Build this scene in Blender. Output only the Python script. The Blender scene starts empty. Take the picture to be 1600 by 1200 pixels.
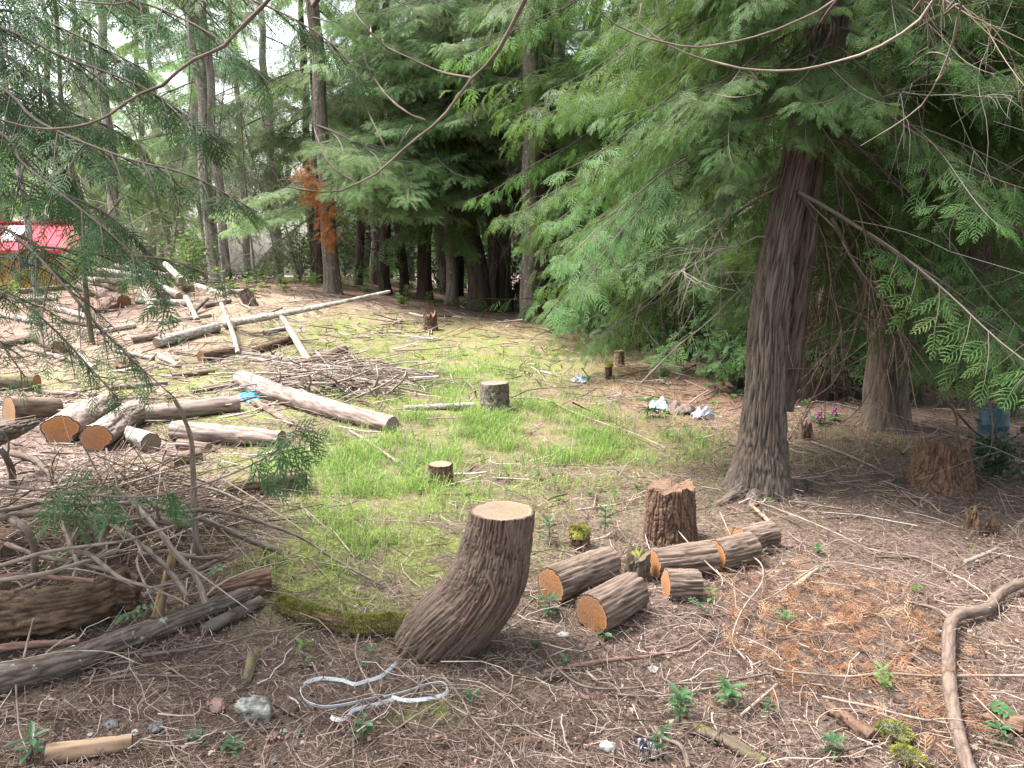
import bpy, math, random
import numpy as np
from mathutils import Vector, Matrix

R = math.radians
rnd = random.Random(7)
rng = np.random.default_rng(11)
SC = bpy.context.scene
COL = SC.collection

# ------------------------------------------------------------ camera, sky, sun, exposure
CAM_H, PITCH, FPX = 1.6, R(9.5), 1200.0
cam_data = bpy.data.cameras.new('camera')
cam = bpy.data.objects.new('camera', cam_data)
COL.objects.link(cam)
cam.location = (0, 0, CAM_H)
cam.rotation_euler = (R(90) - PITCH, 0, 0)
cam_data.sensor_width = 36
cam_data.lens = 27.0
cam_data.clip_start = 0.05
cam_data.clip_end = 600
SC.camera = cam

SUN_EL, SUN_AZ = R(62), R(-78)          # azimuth measured from +Y towards +X
world = bpy.data.worlds.new('World')
SC.world = world
world.use_nodes = True
wn = world.node_tree.nodes
wbg = wn['Background']
sky = wn.new('ShaderNodeTexSky')
sky.sky_type = 'NISHITA'
sky.sun_disc = False
sky.sun_elevation = SUN_EL
sky.sun_rotation = SUN_AZ
sky.air_density = 1.6
sky.dust_density = 4.0
sky.ozone_density = 1.2
whs = wn.new('ShaderNodeHueSaturation')          # overcast: the same sky, greyer
whs.inputs['Saturation'].default_value = 0.4
world.node_tree.links.new(sky.outputs[0], whs.inputs['Color'])
world.node_tree.links.new(whs.outputs[0], wbg.inputs[0])
wbg.inputs[1].default_value = 0.15

sd = bpy.data.lights.new('sun', 'SUN')
sd.energy = 3.8
sd.angle = R(16)
sd.color = (1.0, 0.96, 0.9)
sun = bpy.data.objects.new('sun', sd)
COL.objects.link(sun)
sdir = Vector((math.sin(SUN_AZ) * math.cos(SUN_EL), math.cos(SUN_AZ) * math.cos(SUN_EL), math.sin(SUN_EL)))
sun.rotation_euler = sdir.to_track_quat('Z', 'Y').to_euler()
sun.location = (0, 0, 30)

SC.view_settings.view_transform = 'Standard'
SC.view_settings.look = 'None'
SC.view_settings.exposure = 1.98
SC.view_settings.gamma = 1.0
SC.view_settings.use_curve_mapping = False
SC.cycles.max_bounces = 8
SC.cycles.diffuse_bounces = 3
SC.cycles.glossy_bounces = 2
SC.cycles.transmission_bounces = 4
SC.cycles.transparent_max_bounces = 6
SC.cycles.use_denoising = True
SC.cycles.denoising_prefilter = 'NONE'
SC.cycles.sample_clamp_indirect = 8

# ------------------------------------------------------------ noise
_perm = np.random.default_rng(3).permutation(256).astype(np.int64)
_perm = np.concatenate([_perm, _perm])
_grad = np.random.default_rng(4).normal(size=(256, 3))
_grad /= np.linalg.norm(_grad, axis=1)[:, None]

def pn(x, y, z=0.0):
    x, y, z = np.broadcast_arrays(np.asarray(x, float), np.asarray(y, float), np.asarray(z, float))
    xi, yi, zi = np.floor(x).astype(np.int64), np.floor(y).astype(np.int64), np.floor(z).astype(np.int64)
    xf, yf, zf = x - xi, y - yi, z - zi
    u, v, w = (t * t * t * (t * (t * 6 - 15) + 10) for t in (xf, yf, zf))
    def g(i, j, k):
        h = _perm[(_perm[(_perm[(xi + i) & 255] + yi + j) & 255] + zi + k) & 255]
        gr = _grad[h]
        return gr[..., 0] * (xf - i) + gr[..., 1] * (yf - j) + gr[..., 2] * (zf - k)
    l = lambda a, b, t: a + (b - a) * t
    return 1.5 * l(l(l(g(0, 0, 0), g(1, 0, 0), u), l(g(0, 1, 0), g(1, 1, 0), u), v),
                   l(l(g(0, 0, 1), g(1, 0, 1), u), l(g(0, 1, 1), g(1, 1, 1), u), v), w)

def fbm(x, y, z=0.0, o=4):
    s, a, f = 0, 1.0, 1.0
    for i in range(o):
        s = s + a * pn(np.asarray(x) * f + 7.3 * i, np.asarray(y) * f, np.asarray(z) * f)
        a *= 0.5
        f *= 2.03
    return s

def ss(a, b, x):
    t = np.clip((np.asarray(x, float) - a) / (b - a), 0, 1)
    return t * t * (3 - 2 * t)

# ------------------------------------------------------------ terrain height and pixel -> place
def hgt(x, y):
    x = np.asarray(x, float); y = np.asarray(y, float)
    z = 0.9 * ss(9.5, 17, y) * np.exp(-((np.minimum(x + 6.0, 0) * .45 + np.maximum(x + 6.0, 0)) / 4.6) ** 2) * (1 - 0.35 * ss(26, 45, y))
    z = z + 0.12 * np.exp(-((x + 2.0) / 1.6) ** 2 - ((y - 3.9) / 1.2) ** 2)
    z = z - 0.9 * ss(13, 26, y) * ss(3, 9, x)
    z = z + 0.10 * np.exp(-((x - 0.5) / 2.5) ** 2 - ((y - 16) / 2.5) ** 2)
    z = z - 1.2 * ss(24, 60, y)
    return z + 0.05 * pn(x * 0.45, y * 0.45, 3.3) + 0.02 * pn(x * 1.4, y * 1.4, 9.1)

def hs(x, y):
    return float(hgt(x, y))

_cp, _sp = math.cos(PITCH), math.sin(PITCH)

def ray(px, py):
    u = (600 - py) / FPX
    return ((px - 800) / FPX, _cp + u * _sp, -_sp + u * _cp)

def P(px, py, y):
    d = ray(px, py)
    t = y / d[1]
    return Vector((d[0] * t, y, CAM_H + d[2] * t))

def G(px, py, lift=0.0, ymax=40):
    d = ray(px, py)
    y, last = 0.6, 0.5
    while y < ymax:
        t = y / d[1]
        if CAM_H + d[2] * t <= hs(d[0] * t, y) + lift:
            break
        last = y
        y *= 1.03
    else:
        return P(px, py, ymax)
    a, b = last, y
    for _ in range(14):
        m = (a + b) / 2
        t = m / d[1]
        if CAM_H + d[2] * t <= hs(d[0] * t, m) + lift:
            b = m
        else:
            a = m
    return P(px, py, b)

def mpp(v):
    """metres per photo pixel at a point"""
    return (v.y * _cp - (v.z - CAM_H) * _sp) / FPX

# ------------------------------------------------------------ mesh plumbing
class MB:
    def __init__(s):
        s.V, s.F, s.M, s.A, s.n = [], [], [], {}, 0
    def add(s, V, F, mat=0, **attrs):
        V = np.asarray(V, float).reshape(-1, 3)
        F = np.asarray(F, np.int64)
        if len(F) == 0:
            return s
        s.V.append(V)
        s.F.append(F + s.n)
        s.M.append(np.full(len(F), mat, np.int32))
        for k, a in attrs.items():
            s.A.setdefault(k, []).append((s.n, np.asarray(a, float)))
        s.n += len(V)
        return s
    def mesh(s, name, mats, smooth=True, offset=None):
        V = np.concatenate(s.V)
        if offset is not None:
            V = V - np.asarray(offset)
        me = bpy.data.meshes.new(name)
        nf = sum(len(f) for f in s.F)
        loops = np.concatenate([f.ravel() for f in s.F])
        tot = np.concatenate([np.full(len(f), f.shape[1], np.int32) for f in s.F])
        start = np.concatenate([[0], np.cumsum(tot)[:-1]]).astype(np.int32)
        me.vertices.add(len(V))
        me.vertices.foreach_set('co', V.astype(np.float32).ravel())
        me.loops.add(len(loops))
        me.loops.foreach_set('vertex_index', loops.astype(np.int32))
        me.polygons.add(nf)
        me.polygons.foreach_set('loop_start', start)
        me.polygons.foreach_set('loop_total', tot)
        me.polygons.foreach_set('material_index', np.concatenate(s.M))
        me.polygons.foreach_set('use_smooth', np.full(nf, smooth, bool))
        for k, lst in s.A.items():
            vec = lst[0][1].ndim == 2
            arr = np.zeros((len(V), 3) if vec else len(V), np.float32)
            for st, a in lst:
                arr[st:st + len(a)] = a
            at = me.attributes.new(k, 'FLOAT_VECTOR' if vec else 'FLOAT', 'POINT')
            at.data.foreach_set('vector' if vec else 'value', arr.ravel())
        for m in (mats if isinstance(mats, (list, tuple)) else [mats]):
            me.materials.append(m)
        me.update(calc_edges=True)
        return me

def obj(name, me, parent=None, loc=None):
    o = bpy.data.objects.new(name, me)
    COL.objects.link(o)
    if parent is not None:
        o.parent = parent
    if loc is not None:
        o.location = loc
    return o

def thing(name, label, cat, loc, group=None):
    o = bpy.data.objects.new(name, None)
    COL.objects.link(o)
    o.location = loc
    o.empty_display_size = 0.1
    return tag(o, label, cat, group)

def tag(o, label, cat, group=None):
    o['label'] = label
    o['category'] = cat
    if group:
        o['group'] = group
    return o

def kind(o, k):
    o['kind'] = k
    return o

def part(root, name, mb, mats, smooth=True):
    """world-space geometry made a child of root"""
    return obj(name, mb.mesh(name, mats, smooth, offset=root.location), root)

def solo(name, label, cat, mb, mats, base, group=None, smooth=True):
    """a thing that is one mesh, its origin at base"""
    return tag(obj(name, mb.mesh(name, mats, smooth, offset=base), None, base), label, cat, group)

def norm(a):
    return a / np.maximum(np.linalg.norm(a, axis=-1, keepdims=True), 1e-9)

def spline(pts, n):
    """Catmull-Rom through points (any dimension) -> n samples, even in arc length"""
    pts = np.asarray([list(p) for p in pts], float)
    if len(pts) == 2:
        t = np.linspace(0, 1, n)[:, None]
        return pts[0] * (1 - t) + pts[1] * t
    p = np.vstack([2 * pts[0] - pts[1], pts, 2 * pts[-1] - pts[-2]])
    out = []
    for i in range(1, len(p) - 2):
        t = np.linspace(0, 1, 24, endpoint=False)[:, None]
        a, b, c, d = p[i - 1], p[i], p[i + 1], p[i + 2]
        out.append(0.5 * (2 * b + (c - a) * t + (2 * a - 5 * b + 4 * c - d) * t * t + (3 * b - a - 3 * c + d) * t ** 3))
    out.append(pts[-1:])
    o = np.vstack(out)
    s = np.concatenate([[0], np.cumsum(np.linalg.norm(np.diff(o[:, :3], axis=0), axis=1))])
    q = np.linspace(0, s[-1], n)
    return np.stack([np.interp(q, s, o[:, k]) for k in range(o.shape[1])], 1)

BARK = {'stump': (80, 5.0, 0.008),   # ridges per metre around, per metre along, depth (m)
    'cedar': (58, 3.0, 0.009), 'fir': (26, 11, 0.009), 'smooth': (14, 5, 0.003), 'rot': (42, 9, 0.014),
    'stick': (60, 12, 0.0016), 'bare': (30, 1.6, 0.004), 'old': (48, 6, 0.011)}

def tube(path, rad, seg, bark='smooth', seed=0, lobes=0.0, squash=1.0, depth=None):
    """tube along path (n,3) -> dict with V, F, bk, fis, ends"""
    Pn = np.asarray(path, float)
    n = len(Pn)
    rad = np.asarray(rad, float)
    T = norm(np.gradient(Pn, axis=0))
    N = np.zeros_like(T)
    a = np.array([0, 0, 1.0]) if abs(T[0, 2]) < 0.8 else np.array([1.0, 0, 0])
    v = a - T[0] * np.dot(a, T[0])
    for i in range(n):
        v = v - T[i] * np.dot(v, T[i])
        v = v / np.linalg.norm(v)
        N[i] = v
    B = np.cross(T, N)
    s = np.concatenate([[0], np.cumsum(np.linalg.norm(np.diff(Pn, axis=0), axis=1))])
    th = np.linspace(0, 2 * np.pi, seg, endpoint=False)
    c, sn = np.cos(th)[None, :], np.sin(th)[None, :]
    rr = rad[:, None]
    X, Y, Z = rr * c, rr * sn, np.broadcast_to(s[:, None], (n, seg))
    fa, fl, amp = BARK[bark]
    if depth is not None:
        amp = depth
    o = seed * 13.7
    warp = 0.35 * pn(X * 5 + o, Y * 5, Z * 2.2)
    e = pn(X * fa + warp * 2 + o, Y * fa + warp * 2, Z * fl)
    e2 = pn(X * fa * 2.3 + o, Y * fa * 2.3, Z * fl * 2.2)
    fis = np.clip(1.0 - np.abs(e) * 3.2, 0, 1) ** 1.3            # 1 in a furrow
    e3 = pn(X * fa * 0.8 + o, Y * fa * 0.8, Z * fl * 5 + 3)
    e4 = pn(X * fa * 4 + o, Y * fa * 4, Z * fl * 9)
    d = -amp * fis + amp * 0.40 * e2 - amp * 0.55 * np.clip(1 - np.abs(e3) * 5, 0, 1) + amp * 0.22 * e4
    big = rad.mean()
    d = d + lobes * rr * pn(c * 1.1 + o, sn * 1.1, Z * 0.8 / max(big * 4, 0.2)) + 0.05 * rr * pn(c * 2 + o, sn * 2, Z * 3)
    r2 = np.maximum(rr + d, rr * 0.3)
    V = Pn[:, None, :] + N[:, None, :] * (r2 * c)[..., None] + B[:, None, :] * (r2 * sn * squash)[..., None]
    i = np.arange(n - 1)[:, None] * seg
    j = np.arange(seg)[None, :]
    j2 = (j + 1) % seg
    F = np.stack([i + j, i + j2, i + seg + j2, i + seg + j], -1).reshape(-1, 4)
    bk = np.stack([X, Y, Z], -1).reshape(-1, 3)
    return dict(V=V.reshape(-1, 3), F=F, bk=bk, fis=fis.ravel(), n=n, seg=seg, T=T, r=rad, path=Pn, grid=V)

def cap(mb, t, end, mat=0, bulge=0.002, rough=0.0, seed=0, rings=(1, .965, .88, .74, .56, .38, .2, .08)):
    """closing disc on a tube's first or last ring, with ring coordinates"""
    k = 0 if end == 0 else -1
    ring = t['grid'][k]
    c = ring.mean(0)
    out = -t['T'][0] if end == 0 else t['T'][-1]
    seg = t['seg']
    V, bk, rad = [], [], []
    ux = norm(ring[0] - c)
    uy = np.cross(out, ux)
    for f in rings:
        p = c + (ring - c) * f
        loc = p - c
        hgtv = bulge * (1 - f) + (rough * pn(loc @ ux * 22 + seed, loc @ uy * 22, seed) if f < 1 and rough else 0)
        V.append(p + out * (np.asarray(hgtv)[..., None] if np.ndim(hgtv) else hgtv))
        bk.append(np.stack([loc @ ux, loc @ uy, np.full(seg, seed * 1.7)], 1))
        rad.append(np.full(seg, f))
    V.append(c[None] + out * bulge); bk.append(np.array([[0, 0, seed * 1.7]])); rad.append(np.array([0.0]))
    V = np.concatenate(V); m = len(rings)
    j = np.arange(seg); j2 = (j + 1) % seg
    Q = []
    for i in range(m - 1):
        q = np.stack([i * seg + j, i * seg + j2, (i + 1) * seg + j2, (i + 1) * seg + j], 1)
        Q.append(q if end else q[:, ::-1])
    Tq = np.stack([(m - 1) * seg + j, (m - 1) * seg + j2, np.full(seg, m * seg)], 1)
    if not end:
        Tq = Tq[:, ::-1]
    n0 = mb.n
    mb.add(V, np.concatenate(Q), mat, bk=np.concatenate(bk), rad=np.concatenate(rad))
    mb.F.append(Tq + n0); mb.M.append(np.full(len(Tq), mat, np.int32))

def batch_tubes(paths, radii, sides=3):
    """many thin tubes: paths (N,k,3), radii (N,k) -> V, F (quads), index of the piece per vertex"""
    N_, k, _ = paths.shape
    T = norm(np.gradient(paths, axis=1))
    a = np.where(np.abs(T[:, :1, 2:3]) > 0.8, np.array([1.0, 0, 0]), np.array([0, 0, 1.0]))
    a = np.broadcast_to(a, T.shape)
    n = norm(np.cross(T, a))
    b = np.cross(T, n)
    th = np.arange(sides) * 2 * np.pi / sides
    V = paths[:, :, None, :] + radii[:, :, None, None] * (n[:, :, None, :] * np.cos(th)[:, None] + b[:, :, None, :] * np.sin(th)[:, None])
    base = (np.arange(N_) * k * sides)[:, None, None] + (np.arange(k - 1) * sides)[None, :, None]
    j = np.arange(sides)[None, None, :]
    j2 = (j + 1) % sides
    F = np.stack([base + j, base + j2, base + sides + j2, base + sides + j], -1).reshape(-1, 4)
    return V.reshape(-1, 3), F, np.repeat(np.arange(N_), k * sides)

def scatter(V, F, mats, offs):
    """template V,F placed N times with 3x3 mats (columns = axes) and offsets"""
    n, m = len(offs), len(V)
    W = np.einsum('nij,mj->nmi', mats, V) + offs[:, None, :]
    FF = (F[None] + (np.arange(n) * m)[:, None, None]).reshape(-1, F.shape[1])
    return W.reshape(-1, 3), FF

def axes(xdir, up, scale):
    """(N,3),(N,3),(N,) -> (N,3,3) with columns x, y, z"""
    x = norm(xdir)
    y = norm(np.cross(up, x))
    z = np.cross(x, y)
    return np.stack([x, y, z], -1) * np.asarray(scale)[:, None, None]

# ------------------------------------------------------------ materials
def srgb(r, g, b):
    f = lambda c: ((c / 255 + 0.055) / 1.055) ** 2.4 if c > 10 else c / 3294
    return (f(r), f(g), f(b), 1)

class NT:
    def __init__(s, name):
        s.m = bpy.data.materials.new(name)
        s.m.use_nodes = True
        s.t = s.m.node_tree
        s.b = s.t.nodes['Principled BSDF']
        s.out = s.t.nodes['Material Output']
        s.b.inputs['Specular IOR Level'].default_value = 0.25
    def n(s, typ, **kw):
        nd = s.t.nodes.new('ShaderNode' + typ)
        for k, v in kw.items():
            setattr(nd, k, v)
        return nd
    def l(s, a, b):
        s.t.links.new(a, b)
    def attr(s, name):
        return s.n('Attribute', attribute_name=name)
    def vec(s, src, scale):
        m = s.n('VectorMath', operation='MULTIPLY')
        s.l(src, m.inputs[0])
        m.inputs[1].default_value = scale
        return m.outputs[0]
    def noise(s, v, scale=5, detail=4, rough=0.55, dist=0.0):
        n = s.n('TexNoise')
        n.inputs['Scale'].default_value = scale
        n.inputs['Detail'].default_value = detail
        n.inputs['Roughness'].default_value = rough
        n.inputs['Distortion'].default_value = dist
        if v is not None:
            s.l(v, n.inputs['Vector'])
        return n.outputs['Fac']
    def ramp(s, fac, stops):
        r = s.n('ValToRGB')
        e = r.color_ramp.elements
        while len(e) < len(stops):
            e.new(0.5)
        for q, (p, c) in zip(e, stops):
            q.position = p
            q.color = c if len(c) == 4 else (*c, 1)
        s.l(fac, r.inputs[0])
        return r.outputs[0]
    def mix(s, fac, a, b, mode='MIX'):
        m = s.n('Mix', data_type='RGBA', blend_type=mode)
        for sock, v in ((m.inputs[0], fac), (m.inputs[6], a), (m.inputs[7], b)):
            if isinstance(v, (float, int)):
                sock.default_value = v
            elif isinstance(v, tuple):
                sock.default_value = v if len(v) == 4 else (*v, 1)
            else:
                s.l(v, sock)
        return m.outputs[2]
    def math(s, op, a, b=0.0, clamp=False):
        m = s.n('Math', operation=op)
        m.use_clamp = clamp
        for sock, v in ((m.inputs[0], a), (m.inputs[1], b)):
            if isinstance(v, (float, int)):
                sock.default_value = v
            else:
                s.l(v, sock)
        return m.outputs[0]
    def bump(s, h, dist, strength=1.0):
        b = s.n('Bump')
        b.inputs['Distance'].default_value = dist
        b.inputs['Strength'].default_value = strength
        s.l(h, b.inputs['Height'])
        s.l(b.outputs[0], s.b.inputs['Normal'])
    def pos(s):
        return s.n('NewGeometry').outputs['Position']
    def done(s, col=None, rough=0.85):
        if col is not None:
            if isinstance(col, tuple):
                s.b.inputs['Base Color'].default_value = col if len(col) == 4 else (*col, 1)
            else:
                s.l(col, s.b.inputs['Base Color'])
        s.b.inputs['Roughness'].default_value = rough
        return s.m

def bark_mat(name, ridge, ridge2, furrow, scale=(60, 60, 5), lichen=None, lichen_at=0.62, moss=None, moss_at=0.6, fine=0.002):
    t = NT(name)
    bk = t.attr('bk').outputs['Vector']
    fis = t.attr('fis').outputs['Fac']
    g = t.noise(t.vec(bk, scale), 1, 6, 0.65)
    big = t.noise(t.vec(bk, (6, 6, 2.5)), 1, 4)
    col = t.mix(t.ramp(g, [(0.35, (0, 0, 0)), (0.68, (1, 1, 1))]), ridge2, ridge)
    col = t.mix(t.math('MULTIPLY', big, 0.5), col, t.mix(0.55, col, furrow))
    col = t.mix(t.math('MULTIPLY', fis, 0.85), col, furrow)
    if lichen:
        l = t.noise(bk, 16, 5, 0.7)
        col = t.mix(t.ramp(l, [(lichen_at, (0, 0, 0)), (lichen_at + 0.06, (1, 1, 1))]), col, lichen)
    if moss:
        l = t.noise(bk, 7, 6, 0.75)
        nz = t.n('SeparateXYZ'); t.l(t.n('NewGeometry').outputs['Normal'], nz.inputs[0])
        up = t.math('MULTIPLY', t.math('ADD', nz.outputs[2], 0.2, True), t.ramp(l, [(moss_at - .1, (0, 0, 0)), (moss_at, (1, 1, 1))]))
        col = t.mix(up, col, moss)
    t.bump(t.math('ADD', g, t.math('MULTIPLY', t.noise(bk, 90, 4), 0.5)), fine, 0.9)
    return t.done(col, 0.9)

def cut_mat(name, heart, mid, sap, rim, ring=90, dark=0.0):
    t = NT(name)
    bk = t.attr('bk').outputs['Vector']
    rad = t.attr('rad').outputs['Fac']
    w = t.n('TexNoise'); w.inputs['Scale'].default_value = 9; t.l(bk, w.inputs['Vector'])
    off = t.n('VectorMath', operation='MULTIPLY_ADD')
    t.l(w.outputs['Color'], off.inputs[0]); off.inputs[1].default_value = (.07, .07, .0); t.l(bk, off.inputs[2])
    flat = t.n('VectorMath', operation='MULTIPLY'); t.l(off.outputs[0], flat.inputs[0]); flat.inputs[1].default_value = (1, 1, 0)
    ln = t.n('VectorMath', operation='LENGTH'); t.l(flat.outputs[0], ln.inputs[0])
    rings = t.math('SINE', t.math('MULTIPLY', ln.outputs['Value'], ring * 6.283 * 0.62))
    rings = t.math('MULTIPLY_ADD', rings, 0.5)
    rings.node.inputs[2].default_value = 0.5
    n = t.noise(bk, 14, 5, 0.6)
    col = t.mix(n, heart, mid)
    col = t.mix(t.math('MULTIPLY', t.math('MULTIPLY', rings, t.ramp(t.noise(bk, 4, 2), [(.35, (.2, .2, .2)), (.6, (1, 1, 1))])), 0.62), col, tuple(c * 0.38 for c in mid[:3]))
    saw = t.noise(t.vec(bk, (8, 160, 1)), 1, 3)
    col = t.mix(t.math('MULTIPLY', saw, 0.35), col, tuple(min(1, c * 1.5) for c in mid[:3]))
    edge = t.math('ADD', rad, t.math('MULTIPLY', t.math('SUBTRACT', n, 0.5), 0.22))
    col = t.mix(t.ramp(edge, [(0.84, (0, 0, 0)), (0.87, (1, 1, 1))]), col, sap)
    col = t.mix(t.ramp(edge, [(0.90, (0, 0, 0)), (0.93, (1, 1, 1))]), col, rim)
    sx = t.n('SeparateXYZ'); t.l(bk, sx.inputs[0])
    ang = t.math('ARCTAN2', sx.outputs[0], sx.outputs[1])
    cv = t.n('CombineXYZ'); t.l(ang, cv.inputs[0]); t.l(t.math('MULTIPLY', rad, 0.5), cv.inputs[1]); t.l(sx.outputs[2], cv.inputs[2])
    crack = t.noise(cv.outputs[0], 3.2, 3, 0.6)
    line = t.ramp(t.math('ABSOLUTE', t.math('SUBTRACT', crack, 0.5)), [(0.0, (.85, .85, .85)), (0.030, (0, 0, 0))])
    col = t.mix(t.math('MULTIPLY', line, t.ramp(rad, [(.15, (1, 1, 1)), (.8, (.1, .1, .1))])), col, tuple(c * 0.3 for c in heart[:3]))
    wthr = t.noise(bk, 5.5, 6, 0.7)
    col = t.mix(t.math('MULTIPLY', t.ramp(wthr, [(.42, (0, 0, 0)), (.66, (1, 1, 1))]), .6), col, tuple((sum(heart[:3]) / 3 * k_) for k_ in (1.0, .86, .74)))
    t.bump(t.math('ADD', saw, t.noise(bk, 60, 4)), 0.002, 0.8)
    return t.done(col, 0.8)

def leaf_mat(name, deep, mid, tip, trans=0.35, rough=0.55, yel=None):
    t = NT(name)
    tp = t.attr('tip').outputs['Fac']
    rn = t.n('ObjectInfo').outputs['Random']
    n = t.noise(t.pos(), 1.6, 3)
    n2 = t.noise(t.pos(), 17, 2)
    col = t.mix(t.ramp(n2, [(.3, (0, 0, 0)), (.7, (1, 1, 1))]), deep, mid)
    col = t.mix(t.math('MULTIPLY', t.math('MULTIPLY', tp, tp), t.math('ADD', n, 0.25), True), col, tip)
    sick = t.ramp(t.noise(t.pos(), 4.5, 3), [(.52, (0, 0, 0)), (.72, (1, 1, 1))])      # here and there a yellowed spray
    col = t.mix(t.math('MULTIPLY', sick, .38), col, (tip[0] * .9, tip[1] * .62, tip[2] * .7))
    hsv = t.n('HueSaturation')
    t.l(col, hsv.inputs['Color'])
    v = t.math('MULTIPLY_ADD', rn, 0.5); v.node.inputs[2].default_value = 0.75
    t.l(v, hsv.inputs['Value'])
    h = t.math('MULTIPLY_ADD', rn, 0.03); h.node.inputs[2].default_value = 0.487
    t.l(h, hsv.inputs['Hue'])
    col = hsv.outputs[0]
    t.l(col, t.b.inputs['Base Color'])
    t.b.inputs['Roughness'].default_value = rough
    t.b.inputs['Specular IOR Level'].default_value = 0.22
    tr = t.n('BsdfTranslucent')
    t.l(t.mix(0.5, col, tip, 'MIX'), tr.inputs[0])
    mx = t.n('MixShader'); mx.inputs[0].default_value = trans
    t.l(t.b.outputs[0], mx.inputs[1]); t.l(tr.outputs[0], mx.inputs[2]); t.l(mx.outputs[0], t.out.inputs[0])
    return t.m

def plain(name, stops, scale=6, rough=0.8, bump=0.0, bscale=40, metal=0.0):
    t = NT(name)
    p = t.n('TexCoord').outputs['Object']
    col = t.ramp(t.noise(p, scale, 5), stops)
    if bump:
        t.bump(t.noise(p, bscale, 5), bump)
    t.b.inputs['Metallic'].default_value = metal
    return t.done(col, rough)

def tint_mat(name, stops, rough=0.85, trans=0.0):
    """colour of each little piece from its own tint value"""
    t = NT(name)
    a = t.attr('tint').outputs['Fac']
    col = t.ramp(a, stops)
    n = t.noise(t.pos(), 60, 2)
    col = t.mix(t.math('MULTIPLY', n, 0.5), col, t.mix(0.5, col, (0.02, 0.015, 0.01)))
    t.done(col, rough)
    if trans:
        tr = t.n('BsdfTranslucent'); t.l(col, tr.inputs[0])
        mx = t.n('MixShader'); mx.inputs[0].default_value = trans
        t.l(t.b.outputs[0], mx.inputs[1]); t.l(tr.outputs[0], mx.inputs[2]); t.l(mx.outputs[0], t.out.inputs[0])
    return t.m

M = {}
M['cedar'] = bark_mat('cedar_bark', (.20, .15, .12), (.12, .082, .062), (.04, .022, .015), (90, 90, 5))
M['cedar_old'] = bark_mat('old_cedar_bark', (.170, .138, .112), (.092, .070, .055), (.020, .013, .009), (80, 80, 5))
M['cedar_dark'] = bark_mat('shaded_cedar_bark', (.085, .06, .047), (.05, .034, .027), (.015, .010, .008), (55, 55, 5))  # cedar bark again, with the wood's shade put into its colour
M['fir'] = bark_mat('fir_bark', (.22, .19, .16), (.13, .105, .085), (.05, .035, .028), (26, 26, 12), lichen=(.38, .39, .34), lichen_at=.60)
M['pale'] = bark_mat('pale_bark', (.38, .35, .32), (.26, .23, .20), (.09, .07, .055), (16, 16, 9), lichen=(.42, .43, .39), lichen_at=.55)
M['log_dark'] = bark_mat('dark_smooth_bark', (.165, .135, .11), (.09, .07, .057), (.028, .019, .015), (38, 38, 22), lichen=(.29, .30, .27), lichen_at=.60, fine=.005)
M['log_grey'] = bark_mat('weathered_bark', (.235, .175, .14), (.13, .092, .072), (.030, .018, .012), (90, 90, 6), fine=.004)
M['log_white'] = bark_mat('white_bare_wood', (.37, .335, .30), (.26, .225, .195), (.10, .075, .06), (40, 40, 3))
M['log_moss'] = bark_mat('mossy_bark', (.17, .135, .10), (.10, .075, .055), (.035, .022, .015), (40, 40, 6), moss=(.13, .13, .025), moss_at=.58)
M['rot'] = bark_mat('rotten_wood', (.19, .12, .08), (.105, .06, .04), (.024, .013, .009), (90, 90, 12), fine=.008)
M['rot_pale'] = bark_mat('crumbling_pale_wood', (.17, .115, .075), (.085, .055, .036), (.022, .012, .008), (60, 80, 40), moss=(.10, .095, .03), moss_at=.70, fine=.008)
M['ochre'] = bark_mat('ochre_rotten_board', (.28, .21, .12), (.19, .135, .07), (.08, .05, .025), (20, 50, 14), fine=.003)
M['debark'] = bark_mat('peeled_wood', (.36, .26, .175), (.25, .17, .11), (.08, .045, .028), (26, 60, 3))
M['stick'] = bark_mat('stick_bark', (.19, .15, .125), (.12, .092, .075), (.05, .034, .027), (50, 50, 10), lichen=(.40, .39, .35), lichen_at=.68)
M['stick_pale'] = bark_mat('pale_stick_bark', (.30, .25, .21), (.20, .16, .13), (.09, .065, .05), (50, 50, 8))
M['stick_red'] = bark_mat('reddish_stick_bark', (.20, .12, .095), (.13, .075, .06), (.05, .03, .022), (50, 50, 8))
M['shaggy'] = bark_mat('shaggy_pale_bark', (.33, .27, .24), (.21, .16, .14), (.07, .045, .035), (110, 110, 7), fine=.004)
M['moss'] = plain('moss', [(.3, (.07, .08, .015, 1)), (.5, (.19, .19, .04, 1)), (.72, (.31, .30, .08, 1))], 24, .95, .01, 90)
M['cut'] = cut_mat('cedar_cut_face', (.27, .105, .038), (.37, .17, .065), (.40, .23, .12), (.06, .022, .011))
M['cut_pale'] = cut_mat('pale_cut_face', (.17, .115, .072), (.235, .17, .112), (.25, .195, .135), (.09, .05, .03))
M['cut_tan'] = cut_mat('tan_cut_face', (.21, .105, .05), (.29, .165, .085), (.31, .21, .13), (.055, .025, .014), ring=75)
M['cut_old'] = cut_mat('weathered_cut_face', (.15, .11, .08), (.20, .15, .11), (.17, .13, .10), (.05, .035, .027))
M['cut_red'] = cut_mat('red_cut_face', (.16, .058, .028), (.21, .088, .042), (.22, .12, .07), (.05, .018, .009))
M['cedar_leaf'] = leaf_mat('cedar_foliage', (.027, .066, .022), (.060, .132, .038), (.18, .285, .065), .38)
M['cedar_leaf_lit'] = leaf_mat('lit_cedar_foliage', (.046, .112, .026), (.095, .195, .045), (.22, .34, .075), .48)  # cedar foliage copy with light painted into its greens
M['cedar_leaf_dark'] = leaf_mat('shaded_cedar_foliage', (.022, .056, .022), (.048, .108, .038), (.11, .19, .055), .28)  # cedar foliage copy, the shade of silhouetted sprays painted into it
M['fir_leaf'] = leaf_mat('fir_foliage', (.06, .125, .038), (.12, .215, .068), (.25, .37, .12), .50)
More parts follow.
